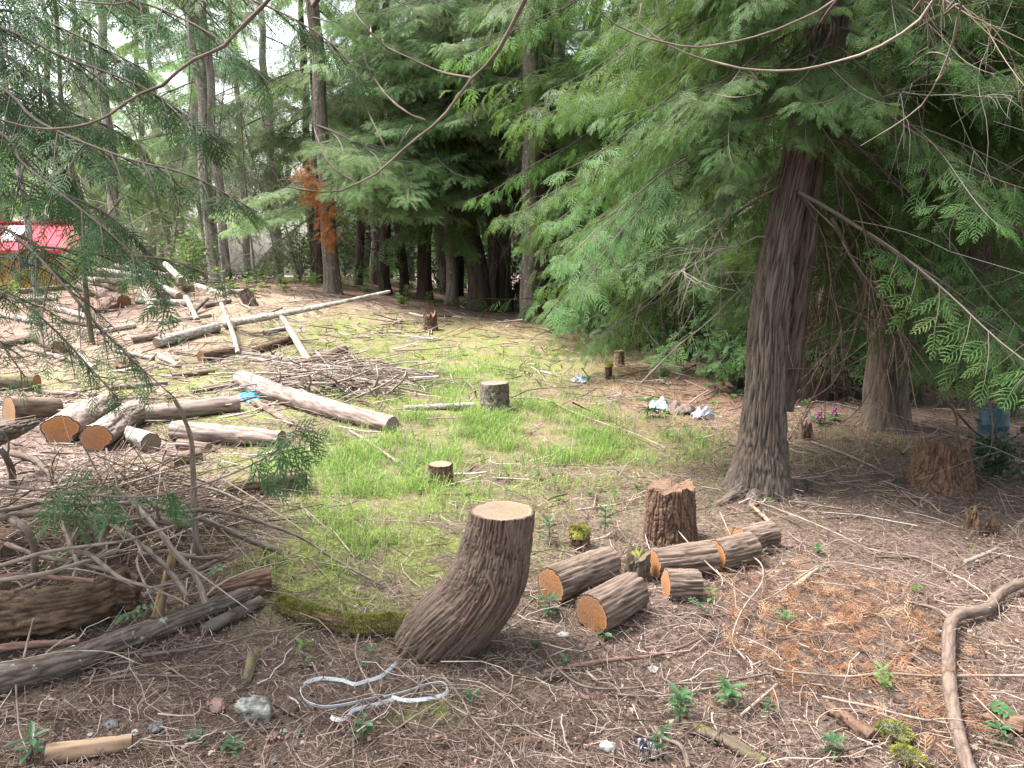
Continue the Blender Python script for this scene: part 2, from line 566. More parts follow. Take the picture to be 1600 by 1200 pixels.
M['fir_leaf_lit'] = leaf_mat('lit_fir_foliage', (.09, .17, .06), (.17, .27, .11), (.30, .42, .18), .5)  # fir foliage lightened in colour to stand for light on the boughs
M['rust_spray'] = leaf_mat('rusty_dead_spray', (.30, .10, .035), (.42, .16, .05), (.5, .22, .08), .4)
M['fir_leaf_dark'] = leaf_mat('shaded_fir_foliage', (.03, .065, .03), (.055, .11, .045), (.09, .16, .055), .30)  # fir foliage darkened in colour to stand for shade
M['broad_leaf'] = leaf_mat('broad_leaf', (.055, .12, .03), (.095, .19, .045), (.17, .28, .07), .45)
M['salal'] = leaf_mat('glossy_dark_leaf', (.018, .050, .022), (.035, .085, .034), (.08, .14, .05), .2, .4)
M['grass'] = tint_mat('grass_blade', [(0, (.09, .16, .035, 1)), (.35, (.17, .29, .055, 1)), (.65, (.26, .38, .09, 1)), (.85, (.34, .38, .15, 1)), (1, (.42, .36, .2, 1))], .6, .5)
M['twig'] = tint_mat('litter_twig', [(0, (.05, .031, .024, 1)), (.3, (.135, .09, .068, 1)), (.65, (.24, .175, .14, 1)), (.93, (.35, .275, .23, 1)), (1, (.48, .41, .36, 1))])
M['twig_pale'] = tint_mat('pale_litter_twig', [(0, (.09, .06, .048, 1)), (.35, (.20, .15, .125, 1)), (.7, (.32, .26, .225, 1)), (1, (.46, .40, .36, 1))])
M['flake'] = tint_mat('litter_flake', [(0, (.04, .024, .018, 1)), (.4, (.12, .068, .05, 1)), (.75, (.22, .14, .105, 1)), (.95, (.30, .22, .17, 1)), (1, (.36, .31, .25, 1))])
M['rust'] = tint_mat('dead_orange_needles', [(0, (.13, .055, .028, 1)), (.4, (.28, .125, .06, 1)), (.75, (.36, .19, .095, 1)), (1, (.42, .28, .16, 1))], .8, .3)
M['dead'] = tint_mat('dead_twig', [(0, (.08, .062, .052, 1)), (.5, (.16, .135, .115, 1)), (1, (.28, .25, .22, 1))])
# ------------------------------------------------------------ what grows or lies where (world places)
def blob(px, py, rx, ry):
    g = G(px, py)
    return (g.x, g.y, rx, ry)
def field(x, y, blobs):
    s = 0
    for (bx, by, rx, ry) in blobs:
        s = np.maximum(s, np.exp(-(((x - bx) / rx) ** 2 + ((y - by) / ry) ** 2)))
    return s
GRASS = [blob(800, 660, 1.15, 1.6), blob(700, 700, .9, 1.1), blob(920, 690, .8, .9), blob(620, 760, .6, .7), blob(540, 720, .55, .8),
         blob(690, 590, 1.3, 1.6), blob(560, 820, .35, .45), blob(1000, 690, .6, .6)]
SPARSE = [blob(600, 560, 2.5, 2.5), blob(460, 560, 1.6, 1.6), blob(640, 860, .8, .55), blob(430, 820, .4, .4), blob(1000, 740, .8, .9),
          blob(900, 760, .8, .5), blob(1250, 700, .6, .5), blob(540, 640, 1, 1), blob(1350, 680, .6, .6), blob(400, 660, .8, .6)]
MOSSY = [blob(560, 850, .75, .75), blob(520, 930, .5, .25), blob(300, 600, 2.5, 1.0), blob(740, 560, 2.2, 2.2), blob(640, 530, 3, 2.5), blob(660, 780, .9, .5),
         blob(400, 720, .8, .6), blob(220, 580, 1.6, .9), blob(680, 1110, .14, .08), blob(640, 1120, .07, .05), blob(620, 620, 1.2, 1.4), blob(330, 650, 1, .5)]
NEEDLE = [blob(860, 535, 3.5, 1.6), blob(700, 500, 5, 2.6), blob(400, 450, 5, 5), blob(1040, 600, 1.8, 2.5), blob(250, 520, 3, 3)]
DUFF = [blob(1300, 800, 3, 1.9), blob(1450, 720, 4.0, 3.5), blob(1100, 1050, 2.0, 1.1), blob(300, 1100, 1.6, .7), blob(700, 1100, 1.2, .6), blob(1150, 600, 3, 2.5)]
CHIP = [blob(150, 620, 2.5, 1.8), blob(300, 560, 4, 3), blob(120, 720, 1.4, 1.2), blob(380, 500, 4, 4)]

# ------------------------------------------------------------ ground
def make_ground():
    yn = 1.2 * (110 / 1.2) ** (np.linspace(0, 1, 310) ** 1.0)
    ys = np.concatenate([[-14, -10, -7, -5, -3.5, -2.4, -1.5, -.8, -.2, .3, .7, 1.0], yn])
    u = np.linspace(-1, 1, 240)
    u = np.sign(u) * (0.55 * np.abs(u) + 0.45 * np.abs(u) ** 3)
    X = u[None, :] * (3.5 + np.abs(ys)[:, None] * 1.35)
    Y = np.broadcast_to(ys[:, None], X.shape)
    fade = 1 - 0.6 * ss(6, 25, Y)
    Z = hgt(X, Y) + fade * (0.018 * fbm(X * 3.1, Y * 3.1, 1.0, 4) + 0.008 * fbm(X * 14, Y * 14, 2.0, 3))
    V = np.stack([X, Y, Z], -1).reshape(-1, 3)
    n, m = X.shape
    i = np.arange(n - 1)[:, None] * m; j = np.arange(m - 1)[None]
    F = np.stack([i + j, i + j + 1, i + m + j + 1, i + m + j], -1).reshape(-1, 4)
    x, y = V[:, 0], V[:, 1]
    zz = np.stack([np.clip(field(x, y, MOSSY) + .6 * field(x, y, GRASS) + .35 * field(x, y, SPARSE), 0, 1), field(x, y, NEEDLE), field(x, y, DUFF)], -1)
    mb = MB().add(V, F, 0, zone=zz, chip=field(x, y, CHIP))
    t = NT('forest_floor')
    p = t.pos()
    z = t.n('SeparateXYZ'); t.l(t.attr('zone').outputs['Vector'], z.inputs[0])
    chip = t.attr('chip').outputs['Fac']
    a = t.noise(p, 55, 8, 0.75)
    b = t.noise(p, 7, 5, 0.6)
    col = t.ramp(a, [(.28, (0.025, 0.015, 0.012)), (.44, (0.09, 0.058, 0.046)), (.56, (0.18, 0.125, 0.105)), (.70, (0.30, 0.225, 0.195))])
    duff = t.ramp(a, [(.30, (0.030, 0.019, 0.015)), (.48, (0.105, 0.072, 0.057)), (.70, (0.25, 0.185, 0.152))])
    col = t.mix(z.outputs[2], col, duff)
    need = t.ramp(t.noise(p, 40, 7, .75), [(.3, (0.079, 0.040, 0.025)), (.5, (0.216, 0.119, 0.072)), (.7, (0.346, 0.238, 0.158))])
    col = t.mix(t.math('MULTIPLY', z.outputs[1], t.math('ADD', b, .45), True), col, need)
    ch = t.ramp(t.noise(p, 36, 8, .8), [(.3, (0.115, 0.072, 0.058)), (.48, (0.288, 0.209, 0.176)), (.68, (0.475, 0.389, 0.346))])
    blot = t.ramp(t.noise(p, 1.1, 6, .7), [(.35, (0, 0, 0)), (.62, (1, 1, 1))])
    col = t.mix(t.math('MULTIPLY', t.math('MULTIPLY', chip, t.math('ADD', b, .35), True), t.math('MULTIPLY_ADD', blot, .6)), col, ch)
    col = t.mix(t.math('MULTIPLY', t.ramp(t.noise(p, 2.3, 8, .75), [(.5, (0, 0, 0)), (.66, (1, 1, 1))]), .55), col, (.045, .028, .02))
    moss = t.ramp(t.noise(p, 48, 6, .7), [(.3, (0.045, 0.060, 0.014)), (.5, (0.125, 0.150, 0.035)), (.7, (0.25, 0.26, 0.085))])
    mk = t.math('MULTIPLY', z.outputs[0], t.ramp(t.noise(p, 3.4, 7, .72), [(.40, (0, 0, 0)), (.54, (1, 1, 1))]))
    col = t.mix(mk, col, moss)
    t.bump(t.math('ADD', a, t.noise(p, 160, 4, .7)), .012, .9)
    g = obj('ground', mb.mesh('ground', t.done(col, .95)))
    kind(g, 'structure')
make_ground()

def rand_view(n, y0, y1, power=1.0, wide=0.74):
    """random world places in front of the camera, denser close by when power > 1"""
    q = rng.random(n) ** power
    y = y0 + (y1 - y0) * q
    x = (rng.random(n) * 2 - 1) * (y * wide + 0.35)
    return x, y

def litter(name, n, y0, y1, power, ln, rad, mat, keep=None, lift=(0.0, 0.03), kids=2, rise=0.05, sides=3, crook=0.0):
    x, y = rand_view(n, y0, y1, power)
    if keep is not None:
        k = rng.random(n) < keep(x, y)
        x, y = x[k], y[k]
    n = len(x)
    L = ln[0] + (ln[1] - ln[0]) * rng.random(n) ** 2.2
    a = rng.random(n) * np.pi * 2
    bend = rng.normal(0, .35 if not crook else .8, n)
    k = kids + 1
    t = np.linspace(-.5, .5, k)[None]
    dx, dy = np.cos(a), np.sin(a)
    off = bend[:, None] * (t ** 2 - .12) * L[:, None] + crook * L[:, None] * rng.normal(0, 1, (n, k))
    px = x[:, None] + dx[:, None] * t * L[:, None] - dy[:, None] * off
    py = y[:, None] + dy[:, None] * t * L[:, None] + dx[:, None] * off
    pz = hgt(px, py) + (lift[0] + (lift[1] - lift[0]) * rng.random(n))[:, None] + t * rng.normal(0, rise, n)[:, None]
    pz = np.maximum(pz, hgt(px, py) + .002)
    r = (rad[0] + (rad[1] - rad[0]) * rng.random(n) ** 2)
    rr = r[:, None] * (1.15 - .5 * (t + .5))
    V, F, idx = batch_tubes(np.stack([px, py, pz], -1), rr, sides)
    tint = rng.random(n)[idx]
    return kind(obj(name, MB().add(V, F, 0, tint=tint).mesh(name, mat)), 'stuff')

nograss = lambda x, y: np.clip(1.15 - 1.0 * field(x, y, GRASS), .04, 1) * np.clip(1.1 - .6 * field(x, y, MOSSY), .3, 1)
litter('fine_twig_litter', 42000, 1.7, 7.5, 1.4, (.03, .19), (.0007, .0018), M['twig'], nograss, (0, .030), 2, .03)
litter('twig_litter', 4600, 1.8, 9, 1.2, (.10, .48), (.0013, .0034), M['twig'], nograss, (.003, .05), 5, .05, crook=.05)
litter('pale_twig_litter', 5200, 4.5, 17, 1.2, (.10, .7), (.003, .009), M['twig_pale'],
       lambda x, y: nograss(x, y) * np.clip(.15 + field(x, y, CHIP) + .4 * field(x, y, NEEDLE), 0, 1), (0, .06), 2, .05)

# coarse slash and chips over the felled area and the back of the clearing
litter('coarse_slash', 4200, 7.5, 24, 1.0, (.15, 1.3), (.004, .016), M['twig_pale'],
       lambda x, y: np.clip(1.3 * field(x, y, CHIP) + .35 * field(x, y, NEEDLE), 0, 1) * np.clip(.35 + 1.6 * pn(x * .7, y * .7, 61), .05, 1), (.0, .10), 3, .10)
litter('dark_slash', 3600, 8, 24, 1.0, (.10, .9), (.004, .012), M['twig'], lambda x, y: np.clip(.25 + field(x, y, CHIP), 0, 1), (.0, .08), 2, .10)
def flakes():
    x, y = rand_view(52000, 1.7, 11, 1.5)
    k = rng.random(len(x)) < nograss(x, y)
    x, y = x[k], y[k]
    n = len(x)
    T = np.array([[-.5, -.35, 0], [.45, -.25, .12], [.6, .2, 0], [-.3, .4, .15]])
    s = .005 + .017 * rng.random(n) ** 3 + .0012 * y
    up = norm(np.stack([rng.normal(0, .45, n), rng.normal(0, .45, n), np.ones(n)], -1))
    a = rng.random(n) * 6.28
    Mx = axes(np.stack([np.cos(a), np.sin(a), rng.normal(0, .3, n)], -1), up, s)
    Mx[:, :, 1] *= (.25 + .75 * rng.random(n))[:, None]
    V, F = scatter(T, np.array([[0, 1, 2, 3]]), Mx, np.stack([x, y, hgt(x, y) + .004 + .02 * rng.random(n)], -1))
    kind(obj('leaf_litter', MB().add(V, F, 0, tint=np.repeat(rng.random(n) ** 1.2, 4)).mesh('leaf_litter', M['flake'], False)), 'stuff')
flakes()

def blades(name, x, y, hmin, hmax, w, tint):
    n = len(x)
    h = hmin + (hmax - hmin) * rng.random(n)
    a = rng.random(n) * 6.28
    d = np.stack([np.cos(a), np.sin(a), np.zeros(n)], -1)
    s = np.stack([-np.sin(a), np.cos(a), np.zeros(n)], -1) * (w * (.6 + .8 * rng.random(n)))[:, None]
    b = np.stack([x, y, hgt(x, y) - .005], -1)
    lean = (.2 + 1.1 * rng.random(n) ** 1.1)[:, None]
    up = np.array([0, 0, 1.0])
    m1 = b + up * (h * .55)[:, None] + d * lean * (h * .28)[:, None]
    m2 = b + up * (h * .86)[:, None] + d * lean * (h * .72)[:, None]
    tp = b + up * (h * (1.0 - .25 * lean[:, 0]))[:, None] + d * lean * (h * 1.15)[:, None]
    V = np.stack([b - s, b + s, m1 + s * .8, m1 - s * .8, m2 + s * .5, m2 - s * .5, tp], 1).reshape(-1, 3)
    o = (np.arange(n) * 7)[:, None]
    mb = MB()
    Q = np.concatenate([o + [0, 1, 2, 3], o + [3, 2, 4, 5]])
    mb.add(V, Q, 0, tint=np.repeat(tint, 7))
    mb.F.append(o + [5, 4, 6]); mb.M.append(np.zeros(n, np.int32))
    return kind(obj(name, mb.mesh(name, M['grass'])), 'stuff')
x, y = rand_view(520000, 2.6, 14, 1.0)
gd = np.clip(field(x, y, GRASS) ** 1.3 * (.52 + 1.9 * pn(x * 2.1, y * 2.1, 5) + 1.1 * pn(x * 7, y * 7, 6)), 0, 1)
k = rng.random(len(x)) < gd * .9
xg, yg = x[k], y[k]
blades('grass', xg, yg, .025, .14, .0022, np.clip(.38 + .22 * rng.normal(size=len(xg)) + .3 * pn(xg * 1.3, yg * 1.3, 8), 0, 1))
x, y = rand_view(120000, 2.5, 16, 1.0)
gd = np.clip(field(x, y, SPARSE + GRASS + MOSSY) * 1.0, 0, 1) * np.clip(pn(x * 2.2, y * 2.2, 15) * 2.2, 0, 1)
k = rng.random(len(x)) < gd * .55
xg, yg = x[k], y[k]
blades('sparse_grass', xg, yg, .02, .10, .0024, np.clip(.55 + .28 * rng.normal(size=len(xg)), 0, 1))

# small leafy ground cover: clumps of rounded leaves
LEAF_V = np.array([[0, 0, 0], [.35, .26, .07], [.75, .24, .06], [1, 0, -.06], [.75, -.24, .06], [.35, -.26, .07], [.35, 0, 0], [.75, 0, -.02]])
LEAF_Q = np.array([[0, 6, 1, 1], [1, 6, 7, 2], [2, 7, 3, 3], [0, 5, 6, 6], [5, 4, 7, 6], [4, 3, 7, 7]])
LEAF_T = np.array([[0, 6, 1], [1, 6, 7], [1, 7, 2], [2, 7, 3], [0, 5, 6], [5, 4, 7], [5, 7, 6], [4, 3, 7]])
LEAF_TIP = np.array([0, .3, .6, 1, .6, .3, .3, .6])
def leaf_clump(c, h, nl, size, spread, rs, up=.5):
    """stems with leaves on them round c -> MB parts for leaves and stem"""
    g = np.random.default_rng(rs)
    ns = max(1, nl // 7)
    pts, dirs = [], []
    paths = []
    for _ in range(ns):
        a = g.random() * 6.28
        tipp = np.array([math.cos(a) * spread, math.sin(a) * spread, 0]) * g.random() + np.array([0, 0, h * (.6 + .5 * g.random())])
        mid = tipp * .5 + np.array([0, 0, h * .1])
        paths.append(np.stack([np.zeros(3), mid, tipp]) + c)
        for q in range(nl // ns):
            t = .35 + .65 * (q + g.random()) / (nl // ns)
            b = a + q * 2.4 + g.normal(0, .3)
            pts.append(c + tipp * t)
            dirs.append([math.cos(b), math.sin(b), up * (g.random() - .1)])
    pts, dirs = np.array(pts), np.array(dirs)
    n = len(pts)
    Mx = axes(dirs, norm(np.stack([g.normal(0, .3, n), g.normal(0, .3, n), np.ones(n)], -1)), size * (.6 + .6 * g.random(n)))
    V, F = scatter(LEAF_V, LEAF_T, Mx, pts)
    paths = np.array(paths)
    SV, SF, _ = batch_tubes(paths, np.full(paths.shape[:2], size * .035), 3)
    return V, F, np.tile(LEAF_TIP, n), SV, SF
def cover(name, n, y0, y1, dens, hr, size, mat, rs, nl=9):
    g = np.random.default_rng(rs)
    x, y = rand_view(n, y0, y1, 1.1)
    k = rng.random(n) < dens(x, y)
    mb = MB()
    for q, (a, b) in enumerate(zip(x[k], y[k])):
        V, F, tp, SV, SF = leaf_clump(np.array([a, b, hs(a, b)]), hr[0] + (hr[1] - hr[0]) * g.random(), nl, size * (.7 + .6 * g.random()), .08, rs * 1000 + q)
        mb.add(V, F, 0, tip=tp).add(SV, SF, 1, tint=np.full(len(SV), .3))
    kind(obj(name, mb.mesh(name, [mat, M['twig']])), 'stuff')
patch = lambda x, y, s: np.clip(pn(x * 1.1, y * 1.1, s) * 2.0, 0, 1)
cover('dark_leaf_ground_cover', 700, 2.2, 8.5, lambda x, y: patch(x, y, 31) * .55 * (1 - .8 * field(x, y, GRASS)), (.03, .12), .034, M['salal'], 5)
cover('wood_edge_undergrowth', 900, 15.5, 24, lambda x, y: patch(x * .6, y * .6, 83), (.15, .5), .13, M['broad_leaf'], 7, 12)
cover('far_low_plants', 900, 8, 17, lambda x, y: patch(x, y, 93) * .7, (.05, .16), .06, M['broad_leaf'], 8, 9)
cover('bright_leaf_ground_cover', 1100, 3.2, 14, lambda x, y: patch(x, y, 47) * .5 * np.clip(.2 + field(x, y, SPARSE + GRASS), 0, 1), (.03, .12), .036, M['broad_leaf'], 6)

# ------------------------------------------------------------ foliage
def make_frond(nb, lobes, droop=.22, wide=.46, seed=0, thick=1.0):
    g = random.Random(seed)
    V, F, tip = [], [], []
    def quad(a, b, wa, wb, side, t0, t1):
        i = len(V)
        V.extend([a - side * wa, a + side * wa, b + side * wb, b - side * wb]); tip.extend([t0, t0, t1, t1])
        F.append([i, i + 1, i + 2]); F.append([i, i + 2, i + 3])
    z = lambda t, o: -droop * t * t - .35 * o * o
    sw = g.uniform(-.12, .12)
    ax = lambda t: np.array([t, sw * t * t, z(t, 0)])
    for q in range(3):
        quad(ax(q / 3), ax((q + 1) / 3), .012 * thick, .009 * thick, np.array([0, 1, 0]), 0, .3)
    for i in range(nb):
        t = .04 + .94 * (i + .5) / nb
        sd = 1 if i % 2 else -1
        env = (.35 + .65 * min(1, t / .25)) * (1 - t) ** .75 + .10
        ln = wide * env * g.uniform(.72, 1.22)
        ang = R(50 - 16 * t + g.uniform(-7, 7))
        d = np.array([math.cos(ang), sd * math.sin(ang), 0])
        b = ax(t)
        p1 = b + d * ln * .5; p1[2] = z(t, ln * .5) + g.uniform(-.01, .01)
        d2 = np.array([math.cos(ang - .3), sd * math.sin(ang - .3), 0])
        p2 = p1 + d2 * ln * .5; p2[2] = z(t + ln * .3, ln) + g.uniform(-.02, .01)
        pr = np.array([-d[1], d[0], 0])
        wv = (.016 if lobes else .026) * thick
        quad(b, p1, wv * .6, wv, pr, t * .3, t * .3 + .3)
        quad(p1, p2, wv, wv * .2, pr, t * .3 + .3, t * .3 + .7)
        for j in range(lobes):
            s = (j + .7) / (lobes + .5)
            c = b + (p1 - b) * min(1, s * 2) + (p2 - p1) * max(0, s * 2 - 1)
            ll = min(ln * .30, .075) * (1.1 - .6 * s) * g.uniform(.75, 1.3)
            for e in (1, -1):
                dd = d * .80 + pr * e * .58
                tipp = c + dd * ll + np.array([0, 0, -.12 * ll])
                i0 = len(V)
                V.extend([c - d * .016, c + d * .020, tipp]); tip.extend([s * .5, s * .5, .45 + .55 * max(t, s)])
                F.append([i0, i0 + 1, i0 + 2])
    return np.array(V), np.array(F), np.clip(np.array(tip), 0, 1)
FR_HI = [make_frond(13, 4, wide=.50, seed=1), make_frond(11, 4, wide=.62, seed=2), make_frond(14, 3, wide=.42, seed=3)]
FR_MID = [make_frond(11, 2, wide=.56, seed=4, thick=1.25), make_frond(9, 3, wide=.64, seed=5, thick=1.25)]
FR_LO = [make_frond(8, 0, wide=.62, seed=6, thick=1.9), make_frond(7, 0, wide=.55, seed=7, thick=2.1)]

def make_fir_twig(n, w=.15, thick=.022):
    V, F, tip = [], [], []
    def tri(a, b, c, t):
        i = len(V); V.extend([a, b, c]); tip.extend(t); F.append([i, i + 1, i + 2])
    z = lambda t: -.16 * t * t
    tri(np.array([0, -.012, 0]), np.array([0, .012, 0]), np.array([1, 0, z(1)]), [0, 0, .5])
    for sd in (1, -1):                                   # short side shoots, needles on all of them
        for t0 in (.22, .45, .66):
            L = .42 * (1.1 - t0)
            for q in range(max(2, n // 4)):
                s = (q + .5) / (n // 4)
                c = np.array([t0 + .7 * L * s, sd * .72 * L * s, z(t0) - .05 * s])
                for e in (-.5, 1.25):
                    d = np.array([math.cos(e), sd * math.sin(e), .25])
                    tri(c + [-thick * .6, 0, 0], c + [thick * .6, 0, 0], c + d * w * .75, [.4, .4, .6 + .4 * s])
    for q in range(n):
        t = (q + .3) / n
        for e in (1, -1):
            c = np.array([t, 0, z(t)])
            d = np.array([.75, e * 1, .18 + .1 * math.sin(q * 2.1)]) * w * (1.1 - .5 * t)
            tri(c + [-thick, 0, 0], c + [thick, 0, 0], c + d, [t * .4, t * .4, .3 + .7 * t])
    return np.array(V), np.array(F), np.clip(np.array(tip), 0, 1)
TW_HI, TW_LO = [make_fir_twig(12)], [make_fir_twig(5, .22, .05)]

def spray_bough(mb, path, rad, tmpl, g, n, size, spread, hang, kindf='cedar', start=.12, wood=1, leaf=0, side_len=.22, sides=5):
    """foliage along a wooden path (k,3): side twigs with fronds on them"""
    path = np.asarray(path)
    k = len(path)
    V, F, _ = batch_tubes(path[None], np.asarray(rad)[None], sides)
    mb.add(V, F, wood, tint=np.full(len(V), .35))
    T = norm(np.gradient(path, axis=0))
    L = np.linalg.norm(np.diff(path, axis=0), axis=1).sum()
    q = np.arange(n)
    t = np.clip(start + (1 - start) * (q + g.random(n)) / n, 0, 1)
    f = t * (k - 1)
    i = np.minimum(f.astype(int), k - 2)
    c = path[i] + (path[i + 1] - path[i]) * (f - i)[:, None]
    tt = T[i]
    side = norm(np.cross(tt, np.array([0, 0, 1.0]))) * np.where(q % 2, 1, -1)[:, None]
    w = L * side_len * np.sin(np.pi * np.clip(t * .78 + .2, 0, 1)) ** .8
    dn = np.array([0, 0, -1.0])
    d = norm(tt * (.55 + .4 * g.random(n))[:, None] + side * (.5 + .5 * g.random(n))[:, None] + dn * (hang * (.3 + .8 * g.random(n)))[:, None])
    m = 5 if kindf == 'cedar' else 4
    ends = c + d * w[:, None] + dn * (hang * w * .30)[:, None]
    mid = (c + ends) / 2 + np.array([0, 0, 1]) * (w * .06)[:, None]
    V, F, _ = batch_tubes(np.stack([c, mid, ends], 1), np.stack([np.full(n, .0035), np.full(n, .0028), np.full(n, .0015)], 1) * max(1, size / .3), 3)
    mb.add(V, F, wood, tint=np.full(len(V), .05))
    offs, xd, sz, up = [], [], [], []
    hv = (hang * (.15 + .75 * g.random(n)))[:, None]           # one droop and one tilt for the whole side spray: it lies in a plane
    un = norm(np.stack([g.normal(0, .38, n), g.normal(0, .38, n), np.ones(n)], -1) + .35 * norm(path[-1] - path[0])[None])
    lat0 = norm(np.cross(d, un))
    for e in range(m):
        last = e == m - 1
        s = np.clip((e + .25 + g.random(n) * .3) / m, 0, 1) if not last else np.ones(n) * .95
        o = np.where(s[:, None] < .5, c + (mid - c) * (s * 2)[:, None], mid + (ends - mid) * (s * 2 - 1)[:, None])
        sgn = 1 if e % 2 else -1
        x = norm(d) * .85 + lat0 * (sgn * spread * (.75 + .2 * g.random(n)) if not last else g.normal(0, .12, n))[:, None] + dn * hv * (1.0 + .2 * g.normal(size=n))[:, None]
        offs.append(o); xd.append(x); up.append(un + g.normal(0, .10, (n, 3)))
        sz.append(size * (.62 + .35 * g.random(n)) * (1.12 - .35 * s if not last else 1.0) * (1.0 - .30 * t))
    offs, xd, sz, up = np.concatenate(offs), np.concatenate(xd), np.concatenate(sz), norm(np.concatenate(up))
    N_ = len(offs)
    ax3 = axes(xd, up, sz)
    ax3[:, :, 1] *= (.7 + .6 * g.random(N_))[:, None]
    pick = g.integers(0, len(tmpl), N_)
    for w_, T3 in enumerate(tmpl):
        k_ = pick == w_
        if k_.any():
            V, F = scatter(T3[0], T3[1], ax3[k_], offs[k_])
            mb.add(V, F, leaf, tip=np.tile(T3[2], int(k_.sum())))
    return mb

def bough_mesh(name, tmpl, rs, n, size, mats, droop=.35, uptip=.12, hang=.6, L=1.0, kindf='cedar', spread=.9, start=.12, forks=0, r0=.016):
    g = np.random.default_rng(rs)
    mb = MB()
    k = 14
    t = np.linspace(0, 1, k)
    def curve(L, dr, a):
        x = t * L
        y = np.sin(t * 2.2 + rs) * .06 * L + a * t * t * L
        z = (-dr * t ** 1.5 + uptip * np.clip(t - .6, 0, 1) ** 2 * 6) * L
        return np.stack([x, y, z], 1)
    p = curve(L, droop, 0)
    spray_bough(mb, p, r0 * (1 - .85 * t), tmpl, g, n, size, spread, hang, kindf, start, 1, 0)
    for f in range(forks):
        i = 3 + f * 2 + int(g.integers(0, 2))
        sgn = 1 if f % 2 else -1
        Lf = L * (.75 - .09 * f)
        p2 = curve(Lf, droop * 1.2, sgn * .45)
        p2[:, 1] += sgn * t * Lf * .35
        p2 = p2 + p[i]
        spray_bough(mb, p2, r0 * .6 * (1 - .85 * t), tmpl, g, int(n * .6), size, spread, hang, kindf, .1, 1, 0)
    return mb, mats

BO = {}
cm = [M['cedar_leaf'], M['dead']]
def reg(key, mbm, name):
    BO.setdefault(key, []).append(mbm[0].mesh(name, mbm[1]))
for q in range(4):
    reg('cedar', bough_mesh('b', FR_HI, 20 + q, 26, .27, cm, .24 + .09 * (q % 3), .10, .40, 2.0, forks=2, start=.20), 'cedar_branch')
for q in range(2):
    reg('cedar_mid', bough_mesh('b', FR_MID, 40 + q, 26, .36, [M['cedar_leaf'], M['dead']], .30, .12, .45, 2.6, forks=2, start=.15, r0=.022), 'cedar_branch')
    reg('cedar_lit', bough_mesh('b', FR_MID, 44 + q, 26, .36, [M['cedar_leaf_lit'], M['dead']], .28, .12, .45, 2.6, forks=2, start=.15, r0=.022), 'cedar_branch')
for q in range(2):
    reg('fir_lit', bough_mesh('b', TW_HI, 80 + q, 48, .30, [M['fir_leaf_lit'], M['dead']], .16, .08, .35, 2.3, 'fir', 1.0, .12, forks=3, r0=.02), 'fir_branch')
for q in range(2):
    reg('fir_far_lit', bough_mesh('b', TW_LO, 84 + q, 32, .34, [M['fir_leaf_lit'], M['dead']], .22, .10, .45, 2.5, 'fir', 1.0, .15, forks=1, r0=.02), 'fir_branch')
for q in range(3):
    reg('fir', bough_mesh('b', TW_HI, 60 + q, 44, .30, [M['fir_leaf'], M['dead']], .20, .10, .35, 2.3, 'fir', 1.0, .18, forks=2, r0=.02), 'fir_branch')
    reg('fir_far', bough_mesh('b', TW_LO, 64 + q, 32, .34, [M['fir_leaf'], M['dead']], .22, .10, .45, 2.5, 'fir', 1.0, .15, forks=1, r0=.02), 'fir_branch')
    reg('cedar_far', bough_mesh('b', FR_LO, 70 + q, 24, .32, [M['cedar_leaf'], M['dead']], .36, .12, .5, 2.7, forks=1, r0=.022), 'cedar_branch')

def dead_mesh(rs, L=1.8, n=16, droop=.2, r0=.010, mat='dead'):
    g = np.random.default_rng(rs)
    t = np.linspace(0, 1, 9)
    p = np.stack([t * L, np.cumsum(g.normal(0, .03, 9)) * L, -droop * t ** 1.4 * L + np.cumsum(g.normal(0, .012, 9)) * L], 1)
    mb = MB()
    tones = g.random()
    V, F, _ = batch_tubes(p[None], (r0 * (1 - .8 * t))[None], 4)
    mb.add(V, F, 0, tint=np.full(len(V), tones))
    def kids(par, cnt, ln, r, lvl):
        i = g.integers(1, par.shape[1] - 1, cnt) if par.shape[0] == 1 else g.integers(1, par.shape[1], cnt)
        w = g.integers(0, par.shape[0], cnt)
        c = par[w, i]
        d = norm(par[w, i] - par[w, i - 1]) + g.normal(0, .65, (cnt, 3)) + np.array([0, 0, -.25])
        d = norm(d)
        s = np.linspace(0, 1, 5)[None, :, None]
        l = (ln * (.4 + .8 * g.random(cnt)))[:, None, None]
        cur = g.normal(0, .28, (cnt, 1, 3))
        q = c[:, None] + d[:, None] * s * l + cur * s ** 2 * l + np.array([0, 0, -.22]) * s ** 2 * l
        V, F, ix = batch_tubes(q, np.broadcast_to(r * (1 - .7 * s[0, :, 0]), (cnt, 5)), 3)
        mb.add(V, F, 0, tint=np.clip(tones + g.normal(0, .15, cnt), 0, 1)[ix])
        return q
    a = kids(p[None], n, L * .42, r0 * .45, 1)
    kids(a, n * 3, L * .20, r0 * .26, 2)
    return mb.mesh('dead_branch', M[mat])
BO['dead'] = [dead_mesh(100 + q, 1.5 + .25 * q, 15, .12 + .12 * q) for q in range(5)]
BO['dead_brown'] = [dead_mesh(120 + q, 1.5 + .2 * q, 14, .4 + .12 * q, .012, 'twig') for q in range(3)]

def place(o, at, az, pitch, roll, s):
    d = Matrix.Rotation(az, 4, 'Z') @ Matrix.Rotation(-pitch, 4, 'Y') @ Matrix.Rotation(roll, 4, 'X')
    o.matrix_local = Matrix.Translation(at) @ d @ Matrix.Scale(s, 4)

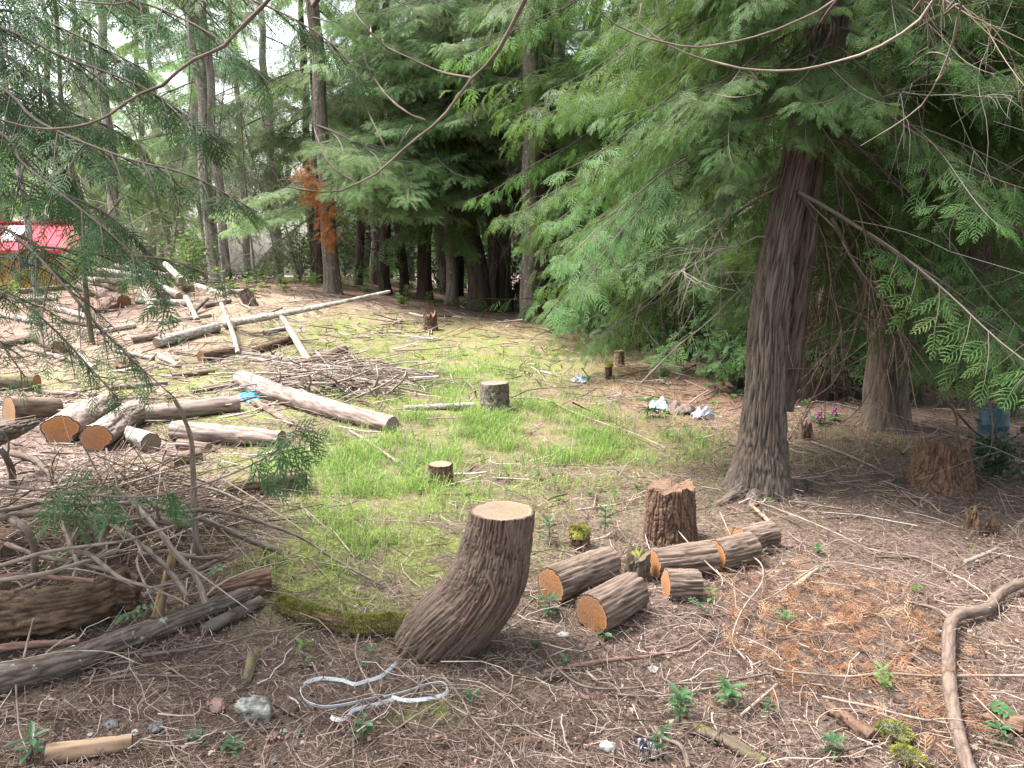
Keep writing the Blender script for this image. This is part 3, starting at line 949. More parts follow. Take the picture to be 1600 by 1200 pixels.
def trunk_path(base, top, n, wob=.03, seed=0, flare=.35, r0=.2, r1=.1, sweep=None):
    t = np.linspace(0, 1, n)
    b, tp = np.array(base, float), np.array(top, float)
    p = b + (tp - b) * t[:, None]
    H = np.linalg.norm(tp - b)
    s = t * H
    p[:, 0] += wob * H * .016 * (pn(s * .5 + seed * 3.1, seed, 0) - pn(seed * 3.1, seed, 0))
    p[:, 1] += wob * H * .016 * (pn(s * .5 + seed * 5.7, seed, 4) - pn(seed * 5.7, seed, 4))
    if sweep:
        p[:, 0] += sweep * np.exp(-s / 1.2)
    r = r0 + (r1 - r0) * t
    return p, r * (1 + flare * np.exp(-s / (1.3 * r0 + .05)))

def tree(name, label, x, y, H, r0, boughs, bark='fir', lean=(0, 0), group=None, seg=32, rings=64, barkkind=None, wob=.6, flare=.45, seed=0, r1f=.45, lobes=.06, extra_trunks=(), sink=.15):
    """boughs: list of (key, count, z0, z1, pitch, scale0, scale1, az_centre, az_spread)"""
    g = random.Random(seed * 77 + 5)
    z = hs(x, y)
    root = thing(name, label, 'tree', (x, y, z), group)
    p, r = trunk_path((x, y, z - sink), (x + lean[0], y + lean[1], z + H), rings, wob, seed, flare, r0, r0 * r1f)
    t = tube(p, r, seg, barkkind or ('cedar' if 'cedar' in bark else 'fir'), seed, lobes)
    part(root, 'trunk', MB().add(t['V'], t['F'], 0, bk=t['bk'], fis=t['fis']), M[bark])
    for (dx, dy, lx, ly, rr) in extra_trunks:
        p2, r2 = trunk_path((x + dx, y + dy, z - sink), (x + lx, y + ly, z + H), rings, wob, seed + 9, flare, rr, rr * r1f)
        t2 = tube(p2, r2, seg, barkkind or ('cedar' if 'cedar' in bark else 'fir'), seed + 2, lobes)
        part(root, 'trunk', MB().add(t2['V'], t2['F'], 0, bk=t2['bk'], fis=t2['fis']), M[bark])
    for (key, cnt, z0, z1, pit, s0, s1, az, azs) in boughs:
        for q in range(cnt):
            zz = z0 + (z1 - z0) * (q + g.random()) / cnt
            i = min(len(p) - 1, int((zz + sink) / (H + sink) * (len(p) - 1)))
            c = Vector(p[i]) - root.location
            a = az + azs * (g.random() * 2 - 1) if azs < 3 else q * 2.4 + g.random()
            me = BO[key][g.randrange(len(BO[key]))]
            o = obj('dead_branch' if 'dead' in key else 'branch', me, root)
            c = c + Vector((math.cos(a), math.sin(a), 0)) * r[i] * .6
            f = (zz - z0) / max(z1 - z0, .1)
            place(o, c, a, pit + g.uniform(-.16, .16), g.uniform(-.3, .3), (s0 + (s1 - s0) * f) * g.uniform(.8, 1.15))
    return root

ALL = 9.0   # every direction
def crown_mesh(name, key, n, H, z0, lmax, rs, pit):
    g = np.random.default_rng(rs)
    keyed = BO[key]
    mb = MB()
    src = []
    for me in keyed:
        V = np.empty(len(me.vertices) * 3, np.float32); me.vertices.foreach_get('co', V)
        V = V.reshape(-1, 3)
        tri = [np.array([p.vertices[:] for p in me.polygons if p.loop_total == c]) for c in (3, 4)]
        mi = [np.array([p.material_index for p in me.polygons if p.loop_total == c]) for c in (3, 4)]
        tp = np.zeros(len(V), np.float32); me.attributes['tip'].data.foreach_get('value', tp)
        src.append((V, tri, mi, tp))
    for q in range(n):
        f = (q + g.random()) / n
        z = z0 + (H - z0) * f
        s = lmax * (1 - .8 * f) * (.7 + .5 * g.random()) / 2.5
        a = q * 2.4 + g.random()
        m = Matrix.Translation((0, 0, z)) @ Matrix.Rotation(a, 4, 'Z') @ Matrix.Rotation(-(pit + g.normal(0, .12)), 4, 'Y') @ Matrix.Rotation(g.normal(0, .25), 4, 'X') @ Matrix.Scale(s, 4)
        m = np.array(m)
        V, tri, mi, tp = src[q % len(src)]
        W = V @ m[:3, :3].T + m[:3, 3]
        n0 = mb.n
        first = True
        for T_, mm in zip(tri, mi):
            if len(T_):
                mb.F.append(T_ + n0); mb.M.append(mm.astype(np.int32))
        mb.V.append(W); mb.A.setdefault('tip', []).append((n0, tp)); mb.n += len(W)
    return mb.mesh(name, [x for x in keyed[0].materials])
# ------------------------------------------------------------ the trees one can tell apart
def X(px, y, py=500):
    return P(px, py, y).x

# the big cedar to the right of the clearing: two stems grown together at the flared base
def big_cedar():
    b = G(1185, 778)
    y0 = b.y + .18
    root = thing('cedar_tree', 'big furrowed cedar leaning right over the litter, in front of all other trees', 'tree', (b.x, y0, hs(b.x, y0)))
    main = [(1183, 800, y0, .33), (1184, 775, y0, .275), (1186, 740, y0, .215), (1190, 690, y0 + .02, .162), (1194, 640, y0 + .02, .146), (1197, 570, y0 + .04, .134), (1201, 500, y0 + .06, .126),
            (1215, 400, y0 + .1, .118), (1235, 300, y0 + .16, .110), (1262, 180, y0 + .22, .110), (1286, 60, y0 + .26, .102), (1300, -60, y0 + .3, .095)]
    pts = [(*P(a, b_, c), d) for a, b_, c, d in main]
    pts.append((pts[-1][0] + .5, pts[-1][1] + .2, 7.5, .07)); pts.append((pts[-1][0] + .3, pts[-1][1] + .1, 11, .03))
    s = spline(pts, 420)
    # flare: buttress roots
    t = tube(s[:, :3], s[:, 3], 176, 'cedar', 3, .16, depth=.017)
    part(root, 'trunk', MB().add(t['V'], t['F'], 0, bk=t['bk'], fis=t['fis']), M['cedar_old'])
    second = [(1222, 640, y0 + .22, .085), (1232, 560, y0 + .22, .095), (1243, 480, y0 + .24, .09), (1256, 380, y0 + .28, .08), (1272, 260, y0 + .34, .07), (1296, 130, y0 + .4, .062), (1318, 0, y0 + .45, .058), (1335, -120, y0 + .5, .05)]
    pts = [(*P(a, b_, c), d) for a, b_, c, d in second]
    pts.append((pts[-1][0] + .5, pts[-1][1] + .2, 6.5, .03))
    s2 = spline(pts, 220)
    t = tube(s2[:, :3], s2[:, 3], 80, 'cedar', 8, .12, depth=.014)
    part(root, 'trunk', MB().add(t['V'], t['F'], 0, bk=t['bk'], fis=t['fis']), M['cedar_old'])
    for (pp, r0) in (([(1160, 770), (1120, 795), (1085, 800)], .07), ([(1215, 765), (1248, 792), (1275, 810)], .075), ([(1180, 775), (1170, 800), (1150, 822)], .06)):
        q = [(*G(a, b_, -.03 if i else .02), r0 * (1 - .38 * i)) for i, (a, b_) in enumerate(pp)]
        s3 = spline(q, 40)
        t = tube(s3[:, :3], s3[:, 3], 48, 'cedar', 4, .2)
        part(root, 'root', MB().add(t['V'], t['F'], 0, bk=t['bk'], fis=t['fis']), M['cedar_old'])
    g = random.Random(5)
    # boughs: (key, count, z0, z1, azimuth, spread, pitch, scale)
    specs = [('cedar', 12, 2.55, 4.6, R(180), R(38), -.22, .70), ('cedar', 4, 2.7, 4.4, R(212), R(22), -.30, .55), ('cedar', 4, 2.0, 2.7, R(165), R(40), -.30, .42),
             ('cedar', 9, 1.9, 4.3, R(-12), R(30), -.35, .8), ('cedar', 3, 2.1, 4.2, R(-42), R(16), -.42, .6), ('cedar', 11, 2.55, 4.2, R(-95), R(40), -.35, .45), ('cedar', 10, 2.4, 4.6, R(120), R(60), -.3, .95),
             ('cedar', 8, 4.4, 9.0, R(0), R(180), -.25, .85), ('cedar', 8, 2.0, 4.0, R(50), R(50), -.35, .95)]
    for key, cnt, z0, z1, az, azs, pit, sc_ in specs:
        for q in range(cnt):
            zz = z0 + (z1 - z0) * (q + g.random()) / cnt
            i = int(np.argmin(np.abs(s[:, 2] - root.location.z - zz)))
            a = az + azs * g.uniform(-1, 1)
            c = Vector(s[i, :3]) - root.location + Vector((math.cos(a), math.sin(a), 0)) * .08
            o = obj('branch', BO[key][g.randrange(len(BO[key]))], root)
            place(o, c, a, pit + g.uniform(-.2, .2), g.uniform(-.4, .4), sc_ * g.uniform(.75, 1.2))
    for q in range(26):
        zz = 1.5 + 2.9 * g.random()
        i = int(np.argmin(np.abs(s[:, 2] - root.location.z - zz)))
        a = g.uniform(-1.2, 1.6) if q < 19 else g.uniform(1.9, 4.2)
        c = Vector(s[i, :3]) - root.location + Vector((math.cos(a), math.sin(a), 0)) * .08
        o = obj('dead_branch', BO['dead_brown' if q % 3 else 'dead'][q % 3], root)
        place(o, c, a, -.25 + g.uniform(-.25, .25), g.uniform(-.5, .5), g.uniform(.45, .85))
    # pale bare limbs drawn across the trunk
    for w, pts in ((3.2, [(1262, 85), (1258, 130), (1251, 180), (1259, 240), (1262, 290), (1260, 325)]), (3, [(1265, 85), (1325, 118), (1400, 140), (1438, 165), (1470, 200), (1484, 240), (1486, 275)]),
                   (3, [(1445, -10), (1447, 50), (1440, 100), (1428, 145)]), (4, [(1350, 500), (1365, 540), (1362, 600), (1340, 640), (1310, 665)]),
                   (5, [(1335, 440), (1350, 490), (1395, 500)]), (6, [(1385, 515), (1440, 545), (1500, 580), (1560, 605), (1640, 640)]),
                   (6, [(1300, 340), (1340, 420), (1385, 520), (1430, 590), (1490, 640), (1530, 680), (1580, 695), (1660, 700)]),
                   (5, [(1440, 600), (1490, 640), (1500, 690), (1540, 735), (1620, 790)]), (3, [(1535, 595), (1550, 650), (1548, 700), (1530, 722), (1505, 745)]),
                   (3, [(1000, 600), (1060, 540), (1110, 500), (1160, 450), (1200, 430)]), (2.5, [(1340, 500), (1325, 550), (1295, 605), (1230, 640), (1190, 660)]),
                   (7, [(1390, 400), (1410, 450), (1440, 485), (1500, 530)]), (5, [(1520, 430), (1550, 500), (1580, 535), (1640, 545)])):
        yy = y0 - .12 + .05 * (w % 3)
        pth = spline([P(a, b_, yy + .12 * k_) for k_, (a, b_) in enumerate(pts)], 34)
        k = len(pth)
        t = tube(pth, (w * yy / FPX / 2) * (1.1 - .55 * np.linspace(0, 1, k)), 9, 'stick', int(w * 7), .1)
        part(root, 'bare_limb', MB().add(t['V'], t['F'], 0, bk=t['bk'], fis=t['fis']), (M['cedar_old'] if w == 6 else M['stick']) if w > 4 else M['stick_pale'])
big_cedar()

T_ = 'trees ringing the clearing'
# named trees at the clearing's edge
tree('fir_tree', 'straight grey fir with rusty dead sprigs, fallen pole behind its foot', X(522, 17.6), 17.6, 14, .185,
     [('fir_lit', 7, 2.5, 4.0, -.22, 1.0, 1.25, R(-18), R(35)), ('fir_lit', 3, 2.0, 2.8, -.2, .8, .9, R(200), R(30)), ('dead', 16, 1.6, 6, -.2, .5, .9, 0, ALL), ('fir', 8, 4.5, 8.5, -.2, .8, 1.2, 0, ALL), ('fir', 7, 8, 13, -.2, 1.0, .5, 0, ALL)], 'fir', (-.5, .4), seed=1)
tree('fir_tree', 'thick grey fir trunk at the back of the open ground, bright gap beside it', X(830, 16.2, 510), 16.2, 15, .20,
     [('dead', 12, 1.8, 6, -.25, .4, .8, 0, ALL), ('fir_lit', 14, 4.2, 9, -.2, .8, 1.0, 0, ALL), ('fir', 6, 9, 14, -.2, 1.0, .5, 0, ALL)], 'fir', (-.15, .2), seed=2)
tree('fir_tree', 'left of two pale slender trunks standing close together behind the log pile', X(338, 20.5), 20.5, 15, .13,
     [('dead', 14, 1, 9, -.2, .5, 1.0, 0, ALL), ('fir', 10, 6, 12, -.2, 1, 1.2, 0, ALL)], 'pale', (-.3, .3), seed=3)
tree('fir_tree', 'right of two pale slender trunks standing close together behind the log pile', X(360, 20.9), 20.9, 15, .125,
     [('dead', 14, 1, 9, -.2, .5, 1.0, 0, ALL), ('fir', 10, 6, 12, -.2, 1, 1.2, 0, ALL)], 'pale', (-.5, .3), seed=4)
tree('fir_tree', 'thin pale leaning trunk in front of the red roofed shed', X(66, 15), 15, 11, .065,
     [('dead', 5, 3, 7, -.2, .4, .6, 0, ALL), ('fir', 6, 4.5, 8, -.2, .6, .9, 0, ALL)], 'pale', (-.55, 0), seed=5, seg=20)
tree('fir_sapling', 'slim brown trunk rising at the left end of the log pile', X(142, 12.0), 12.0, 9, .042,
     [('dead', 6, 1.5, 6, -.2, .3, .6, 0, ALL), ('fir', 4, 5, 8, -.2, .5, .8, 0, ALL)], 'cedar', (-.2, 0), seed=6, seg=20)
for q, (px, y, r0, ln, lab) in enumerate([
        (503, 20.5, .13, (.1, 0), 'brown cedar trunk just behind the grey fir with rusty sprigs'),
        (560, 22, .12, (.9, 0), 'slanting thin cedar trunk behind the raised end of the fallen pole'),
        (604, 20, .15, (-.2, .2), 'dark cedar trunk where the raised tip of the fallen pole ends'),
        (632, 20.5, .13, (-.5, 0), 'dark leaning cedar trunk between the pole tip and the split red stump'),
        (664, 20, .19, (.1, 0), 'dark cedar trunk right behind the split red stump')]):
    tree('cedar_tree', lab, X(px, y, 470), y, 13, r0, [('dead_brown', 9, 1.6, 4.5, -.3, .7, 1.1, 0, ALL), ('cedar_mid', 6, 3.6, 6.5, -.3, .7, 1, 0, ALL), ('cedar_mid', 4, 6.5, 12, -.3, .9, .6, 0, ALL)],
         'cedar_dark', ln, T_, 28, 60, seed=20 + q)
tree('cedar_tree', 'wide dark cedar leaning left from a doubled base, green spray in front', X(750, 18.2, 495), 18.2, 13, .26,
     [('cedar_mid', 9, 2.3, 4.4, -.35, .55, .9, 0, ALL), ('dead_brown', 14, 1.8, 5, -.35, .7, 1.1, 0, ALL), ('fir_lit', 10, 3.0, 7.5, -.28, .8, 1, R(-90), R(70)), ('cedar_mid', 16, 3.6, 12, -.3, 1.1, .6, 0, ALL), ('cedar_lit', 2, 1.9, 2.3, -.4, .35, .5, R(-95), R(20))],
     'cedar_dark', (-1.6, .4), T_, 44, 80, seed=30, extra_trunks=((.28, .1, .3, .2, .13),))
for q, (px, y, r0, ln, lab) in enumerate([
        (781, 18.6, .14, (.1, 0), 'slim dark trunk between the wide leaning cedar and the thick grey fir'),
        (846, 17.6, .17, (.2, 0), 'dark trunk half hidden behind the thick grey fir'),
        (716, 24, .15, (0, 0), 'dark trunk farther back, left of the wide leaning cedar'),
        (575, 27, .2, (0, 0), 'shadowy trunk far back above the fallen pole')]):
    tree('cedar_tree', lab, X(px, y, 490), y, 13, r0, [('dead_brown', 5, 1.6, 4.5, -.3, .5, .9, 0, ALL), ('cedar_mid', 8, 4.0, 12, -.3, 1, .6, 0, ALL)], 'cedar_dark', ln, T_, 24, 60, seed=33 + q)
tree('fir_tree', 'fir with light green drooping boughs high above the split red stump', X(705, 19.2, 480), 19.2, 14, .16,
     [('fir_lit', 20, 3.2, 8.5, -.28, 1.0, 1.3, R(-90), R(110)), ('dead', 8, 2, 4.5, -.25, .7, .9, 0, ALL), ('fir', 5, 8, 13, -.2, 1.0, .5, 0, ALL)], 'fir', (-.1, .2), T_, seed=48)
tree('fir_tree', 'fir with light green boughs just left of the thick grey fir, behind the wide cedar', X(792, 20.5, 480), 20.5, 14, .15,
     [('fir_lit', 18, 3.6, 9, -.28, 1.0, 1.2, R(-90), R(110)), ('dead', 8, 2, 4.5, -.25, .7, .9, 0, ALL), ('fir', 4, 8, 13, -.2, 1.0, .5, 0, ALL)], 'fir', (-.1, .2), T_, seed=49)
# cedars right of centre with foliage nearly to the ground
CED = [('cedar_mid', 12, 1.5, 3.6, -.38, .75, .9, R(215), R(80)), ('cedar_mid', 12, 3.4, 7.5, -.32, 1.0, 1.1, 0, ALL), ('cedar_mid', 5, 7.5, 12, -.3, .9, .5, 0, ALL), ('dead_brown', 8, .9, 3.2, -.4, .6, .9, 0, ALL)]
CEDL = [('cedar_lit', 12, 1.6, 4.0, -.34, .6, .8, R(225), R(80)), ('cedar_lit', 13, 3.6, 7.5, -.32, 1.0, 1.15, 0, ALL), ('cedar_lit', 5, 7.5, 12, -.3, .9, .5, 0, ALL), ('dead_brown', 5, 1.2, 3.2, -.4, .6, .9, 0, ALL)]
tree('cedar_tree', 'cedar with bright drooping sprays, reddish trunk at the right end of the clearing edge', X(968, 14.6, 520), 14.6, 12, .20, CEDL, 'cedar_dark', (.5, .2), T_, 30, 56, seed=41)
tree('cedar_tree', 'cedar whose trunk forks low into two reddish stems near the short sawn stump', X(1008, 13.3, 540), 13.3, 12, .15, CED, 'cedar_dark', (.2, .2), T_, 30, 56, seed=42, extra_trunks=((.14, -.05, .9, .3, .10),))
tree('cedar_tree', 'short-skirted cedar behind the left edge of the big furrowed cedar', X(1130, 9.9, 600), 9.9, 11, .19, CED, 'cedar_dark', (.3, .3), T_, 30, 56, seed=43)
tree('cedar_tree', 'brown cedar tangled in dead twigs, right behind the big furrowed cedar', X(1262, 8.6, 640), 8.6, 11, .19,
     [('cedar', 9, 2.2, 5, -.35, .8, 1.0, 0, ALL), ('dead_brown', 22, .5, 3.6, -.35, .5, .9, 0, ALL), ('cedar_mid', 8, 5, 10, -.3, 1, .5, 0, ALL)], 'cedar_dark', (.2, .3), T_, 48, 80, seed=44)
tree('cedar_tree', 'cedar with a twisted fluted foot standing right of the foxgloves', X(1386, 7.0, 690), 7.0, 11, .17,
     [('cedar', 8, 1.9, 4.4, -.38, .8, 1.0, R(-60), R(100)), ('dead_brown', 16, .9, 3.4, -.4, .5, .9, 0, ALL), ('dead', 8, 1.2, 3.4, -.4, .5, .8, 0, ALL), ('cedar', 8, 4, 9, -.3, 1.1, .7, 0, ALL)], 'cedar_old', (-.35, .5), T_, 80, 120, seed=45, flare=.7, lobes=.2)
tree('cedar_tree', 'dim cedar at the right edge, behind the rotten root stump', X(1500, 9.4, 640), 9.4, 11, .2,
     [('cedar', 12, 1.9, 4.8, -.38, .9, 1.1, 0, ALL), ('dead_brown', 14, .9, 3.8, -.4, .6, 1.0, 0, ALL), ('cedar_mid', 8, 5, 10, -.3, 1, .5, 0, ALL)], 'cedar_dark', (.3, .5), T_, 40, 80, seed=46)
tree('cedar_tree', 'near cedar standing outside the right edge, its boughs hanging in', 4.9, 4.9, 11, .2,
     [('cedar', 16, 1.7, 4.2, -.36, .9, 1.05, R(165), R(60)), ('dead', 10, 1.2, 3.6, -.4, .7, 1.0, R(165), R(60)), ('cedar', 10, 4, 9, -.3, 1.1, .7, 0, ALL)], 'cedar_old', (.1, .2), T_, 60, 100, seed=47)

# trees farther back: crown and trunk, every one its own
crowns = [crown_mesh('crown', 'fir_far', 23, 15.5, 2.4, 4.6, 201, -.15), crown_mesh('crown', 'fir_far_lit', 20, 15.5, 4.0, 4.0, 202, -.2),
          crown_mesh('crown', 'cedar_far', 20, 14.5, 1.2, 4.4, 203, -.3)]
def trunk_mesh(mat, r, seed):
    p, rr = trunk_path((0, 0, -.3), (.2, .1, 15.8), 60, .8, seed, .4, r, r * .3)
    t = tube(p, rr, 18, 'fir' if mat != 'cedar_dark' else 'cedar', seed, .06)
    return MB().add(t['V'], t['F'], 0, bk=t['bk'], fis=t['fis']).mesh('trunk', M[mat])
trunks = [trunk_mesh('pale', .17, 1), trunk_mesh('fir', .19, 2), trunk_mesh('cedar_dark', .20, 3)]
g = random.Random(99)
spots = []
tries = 0
def ok_spot(x, y, d=1.9):
    return all((x - a) ** 2 + (y - b) ** 2 > d * d for a, b in spots)
bands = [(21, 27, 20), (27, 36, 28), (36, 52, 32)]
for y0, y1, cnt in bands:
    k = 0
    while k < cnt and tries < 5000:
        tries += 1
        y = g.uniform(y0, y1)
        x = g.uniform(-.78, .78) * y
        px = 800 + 1200 * x / y
        if y < 27 and px < 140:            # the shed stands there
            continue
        if y < 26 and 200 < px < 420 and y < 25.5:
            continue
        if px < 700 and g.random() < (.25 if y > 36 else .15):
            continue
        if ok_spot(x, y):
            spots.append((x, y, )); k += 1
# near belt on the right where the wood comes forward
for (px, y) in ((1080, 17), (1180, 14), (1330, 12.5), (1440, 13), (1560, 12), (1250, 17.5), (1400, 18), (1540, 17), (930, 20), (1030, 20), (1130, 22), (870, 24), (1630, 10.5)):
    spots.append((X(px, y), y))
labelled = {}
for (x, y) in spots:
    px = 800 + 1200 * x / y
    left = px < 460
    right = px > 880
    c = 2 if (right and g.random() < .75) else (1 if left and g.random() < .8 else g.choice((0, 0, 1, 2)))
    tr = 0 if left and g.random() < .5 else (2 if c == 2 else 1)
    rank = 'in the second rank' if y < 24 else ('in the third rank' if y < 30 else ('deep in the wood' if y < 40 else 'farthest back'))
    mark = [m for lim, m in ((130, 'above the red roofed shed'), (230, 'above the log pile left end'), (320, 'above the log pile right end'), (410, 'by the two pale slender trunks'), (500, 'left of the rusty-sprigged fir'),
            (590, 'above the fallen pole'), (680, 'above the split red stump'), (770, 'behind the wide leaning cedar'), (870, 'by the thick grey fir'), (960, 'right of the thick grey fir'), (1060, 'behind the forked cedar'),
            (1170, 'left of the big cedar'), (1290, 'behind the big cedar'), (1420, 'behind the fluted-foot cedar'), (1520, 'behind the root stump'), (9999, 'at the far right edge')) if px < lim][0]
    sp = {0: 'full fir', 1: 'thin-crowned fir', 2: 'drooping cedar'}[c]
    lab = '%s, %s trunk, %s %s' % (sp, {0: 'pale', 1: 'grey', 2: 'dark'}[tr], rank, mark)
    root = thing('cedar_tree' if c == 2 else 'fir_tree', lab, 'tree', (x, y, hs(x, y)), 'background trees of the wood')
    labelled.setdefault(lab, []).append((px, root))
    root.rotation_euler = (g.uniform(-.02, .02), g.uniform(-.03, .03), g.uniform(0, 6.28))
    s = g.uniform(.8, 1.2)
    root.scale = (s, s, s * g.uniform(.95, 1.15))
    obj('trunk', trunks[tr], root)
    obj('crown', crowns[c], root)
    if left or g.random() < .3:
        for q in range(5 if left else 3):
            o = obj('dead_branch', BO['dead'][g.randrange(5)], root)
            place(o, Vector((0, 0, 1.2 + 4.5 * g.random())), g.random() * 6.28, -.25, 0, g.uniform(.8, 1.4))

for lab, rs in labelled.items():
    rs.sort(key=lambda v: v[0])
    names = {1: [''], 2: ['left one: ', 'right one: '], 3: ['leftmost: ', 'middle: ', 'rightmost: '],
             4: ['leftmost: ', 'second: ', 'third: ', 'rightmost: ']}.get(len(rs), [''] * len(rs))
    for nm, (_, r_) in zip(names, rs):
        r_['label'] = nm + lab

# dead, grey twiggy saplings filling the left back
for q, (px, y) in enumerate([(175, 19), (225, 21), (285, 19.5), (320, 21), (400, 19.5), (440, 20.5), (470, 21.5), (262, 22.5)]):
    lab = ['first', 'second', 'third', 'fourth', 'fifth', 'sixth', 'seventh', 'eighth'][[175, 225, 262, 285, 320, 400, 440, 470].index(px)] + ' from the left of the leafless grey saplings behind the log pile'
    tree('dead_sapling', lab, X(px, y, 430), y, g.uniform(4, 8), .03, [('dead', 16, .3, 6, -.05, 1.1, .6, 0, ALL)], 'fir', (g.uniform(-1.4, 1.4), 0), 'leafless saplings behind the log pile', 8, 30, seed=60 + q, flare=.1)

# low bushes at the wood's foot, light leaves catching light
def bush(name, label, x, y, h, w, n, size, mat, rs, group=None):
    z = hs(x, y)
    g2 = np.random.default_rng(rs)
    root = thing(name, label, 'bush', (x, y, z), group)
    ns = 14
    a = g2.random(ns) * 6.28
    tips = np.stack([np.cos(a) * w * g2.random(ns), np.sin(a) * w * g2.random(ns), h * (.55 + .45 * g2.random(ns))], -1)
    t = np.linspace(0, 1, 5)[None, :, None]
    paths = np.array([x, y, z]) + tips[:, None] * t * np.array([1, 1, 1]) + np.array([0, 0, .15]) * np.sin(t * 3.14)
    V, F, ix = batch_tubes(paths, np.broadcast_to(.012 * (1 - .7 * t[0, :, 0]), (ns, 5)), 4)
    part(root, 'stem', MB().add(V, F, 0, tint=np.full(len(V), .4)), M['dead'])
    i = g2.integers(0, ns, n)
    f = .3 + .7 * g2.random(n)
    c = np.array([x, y, z]) + tips[i] * f[:, None] + g2.normal(0, .13 * w + .04, (n, 3))
    c[:, 2] = np.maximum(c[:, 2], z + .03)
    Mx = axes(g2.normal(0, 1, (n, 3)) * [1, 1, .4], norm(g2.normal(0, .5, (n, 3)) + [0, 0, 1]), size * (.6 + .7 * g2.random(n)))
    V, F = scatter(LEAF_V, LEAF_T, Mx, c)
    part(root, 'foliage', MB().add(V, F, 0, tip=np.tile(LEAF_TIP, n)), mat)
    return root
for q, (px, y, h, w, lab) in enumerate([
        (800, 21, 2.6, 1.0, 'bright green bush glowing in the gap left of the thick grey fir'), (905, 20, 2.4, 1.2, 'bright green bush right of the thick grey fir'),
        (470, 21, 1.6, 1.0, 'light green bush left of the fir with rusty sprigs'), (300, 18.5, 1.5, 1.1, 'light green bush behind the middle of the log pile'),
        (1080, 13.5, 1.5, 1.1, 'light leafy bush in the dark gap left of the big cedar'), (1330, 10.5, 1.2, .9, 'leafy bush between the foxgloves and the wood'),
        (1480, 11.5, 1.6, 1.0, 'yellow green bush lit behind the rotten root stump'), (1570, 13.5, 1.8, 1.1, 'leafy bush behind the blue barrel'),
        (1180, 12.5, 1.5, 1.0, 'green bush seen behind the big cedar trunk'), (210, 22, 2.0, 1.6, 'yellowish bush beside the red roofed shed')]):
    bush('leafy_bush', lab, X(px, y, 470), y, h, w, 800, .10, M['broad_leaf'], 300 + q)
for q, (px, y, h, w, lab) in enumerate(((1150, 9.0, 1.0, .7, 'dark bush just behind the left side of the big cedar foot'), (1255, 9.6, 1.3, .9, 'dark bush between the big cedar and the foxgloves'),
                                        (1330, 8.6, 1.1, .8, 'dark bush behind the fluted-foot cedar, left of it'), (1440, 8.4, 1.1, .8, 'dark bush right of the fluted-foot cedar'),
                                        (1590, 7.6, 1.2, .8, 'dark bush at the right edge behind the blue barrel'), (1050, 12.0, 1.0, .9, 'dark bush beyond the crumpled bags'))):
    bush('undergrowth_bush', lab, X(px, y, 600), y, h, w, 620, .10, M['salal'], 420 + q)
bush('leafy_bush', 'low leafy bush growing right in front of the blue barrel', G(1562, 742).x, G(1562, 742).y, .34, .26, 420, .05, M['salal'], 399)
for q, (px, y) in enumerate(((590, 24), (690, 26), (640, 30), (540, 30), (760, 30), (1000, 17), (1220, 20), (1400, 22))):
    bush('undergrowth_bush', 'dark undergrowth bush ' + {540: 'left of the fallen pole tip', 590: 'above the fallen pole tip', 640: 'deep behind the split red stump', 690: 'between split stump and leaning cedar', 760: 'behind the wide leaning cedar foot', 1000: 'behind the forked cedar', 1220: 'behind the big furrowed cedar', 1400: 'behind the fluted-foot cedar'}[px], X(px, y, 470), y, 2.4, 2.4, 650, .18, M['salal'], 340 + q, 'undergrowth between the back trunks')
# ------------------------------------------------------------ overhanging boughs from trees beside and behind the camera
def px_path(pts, n=30):
    return spline([P(a, b, c) for a, b, c in pts], n)

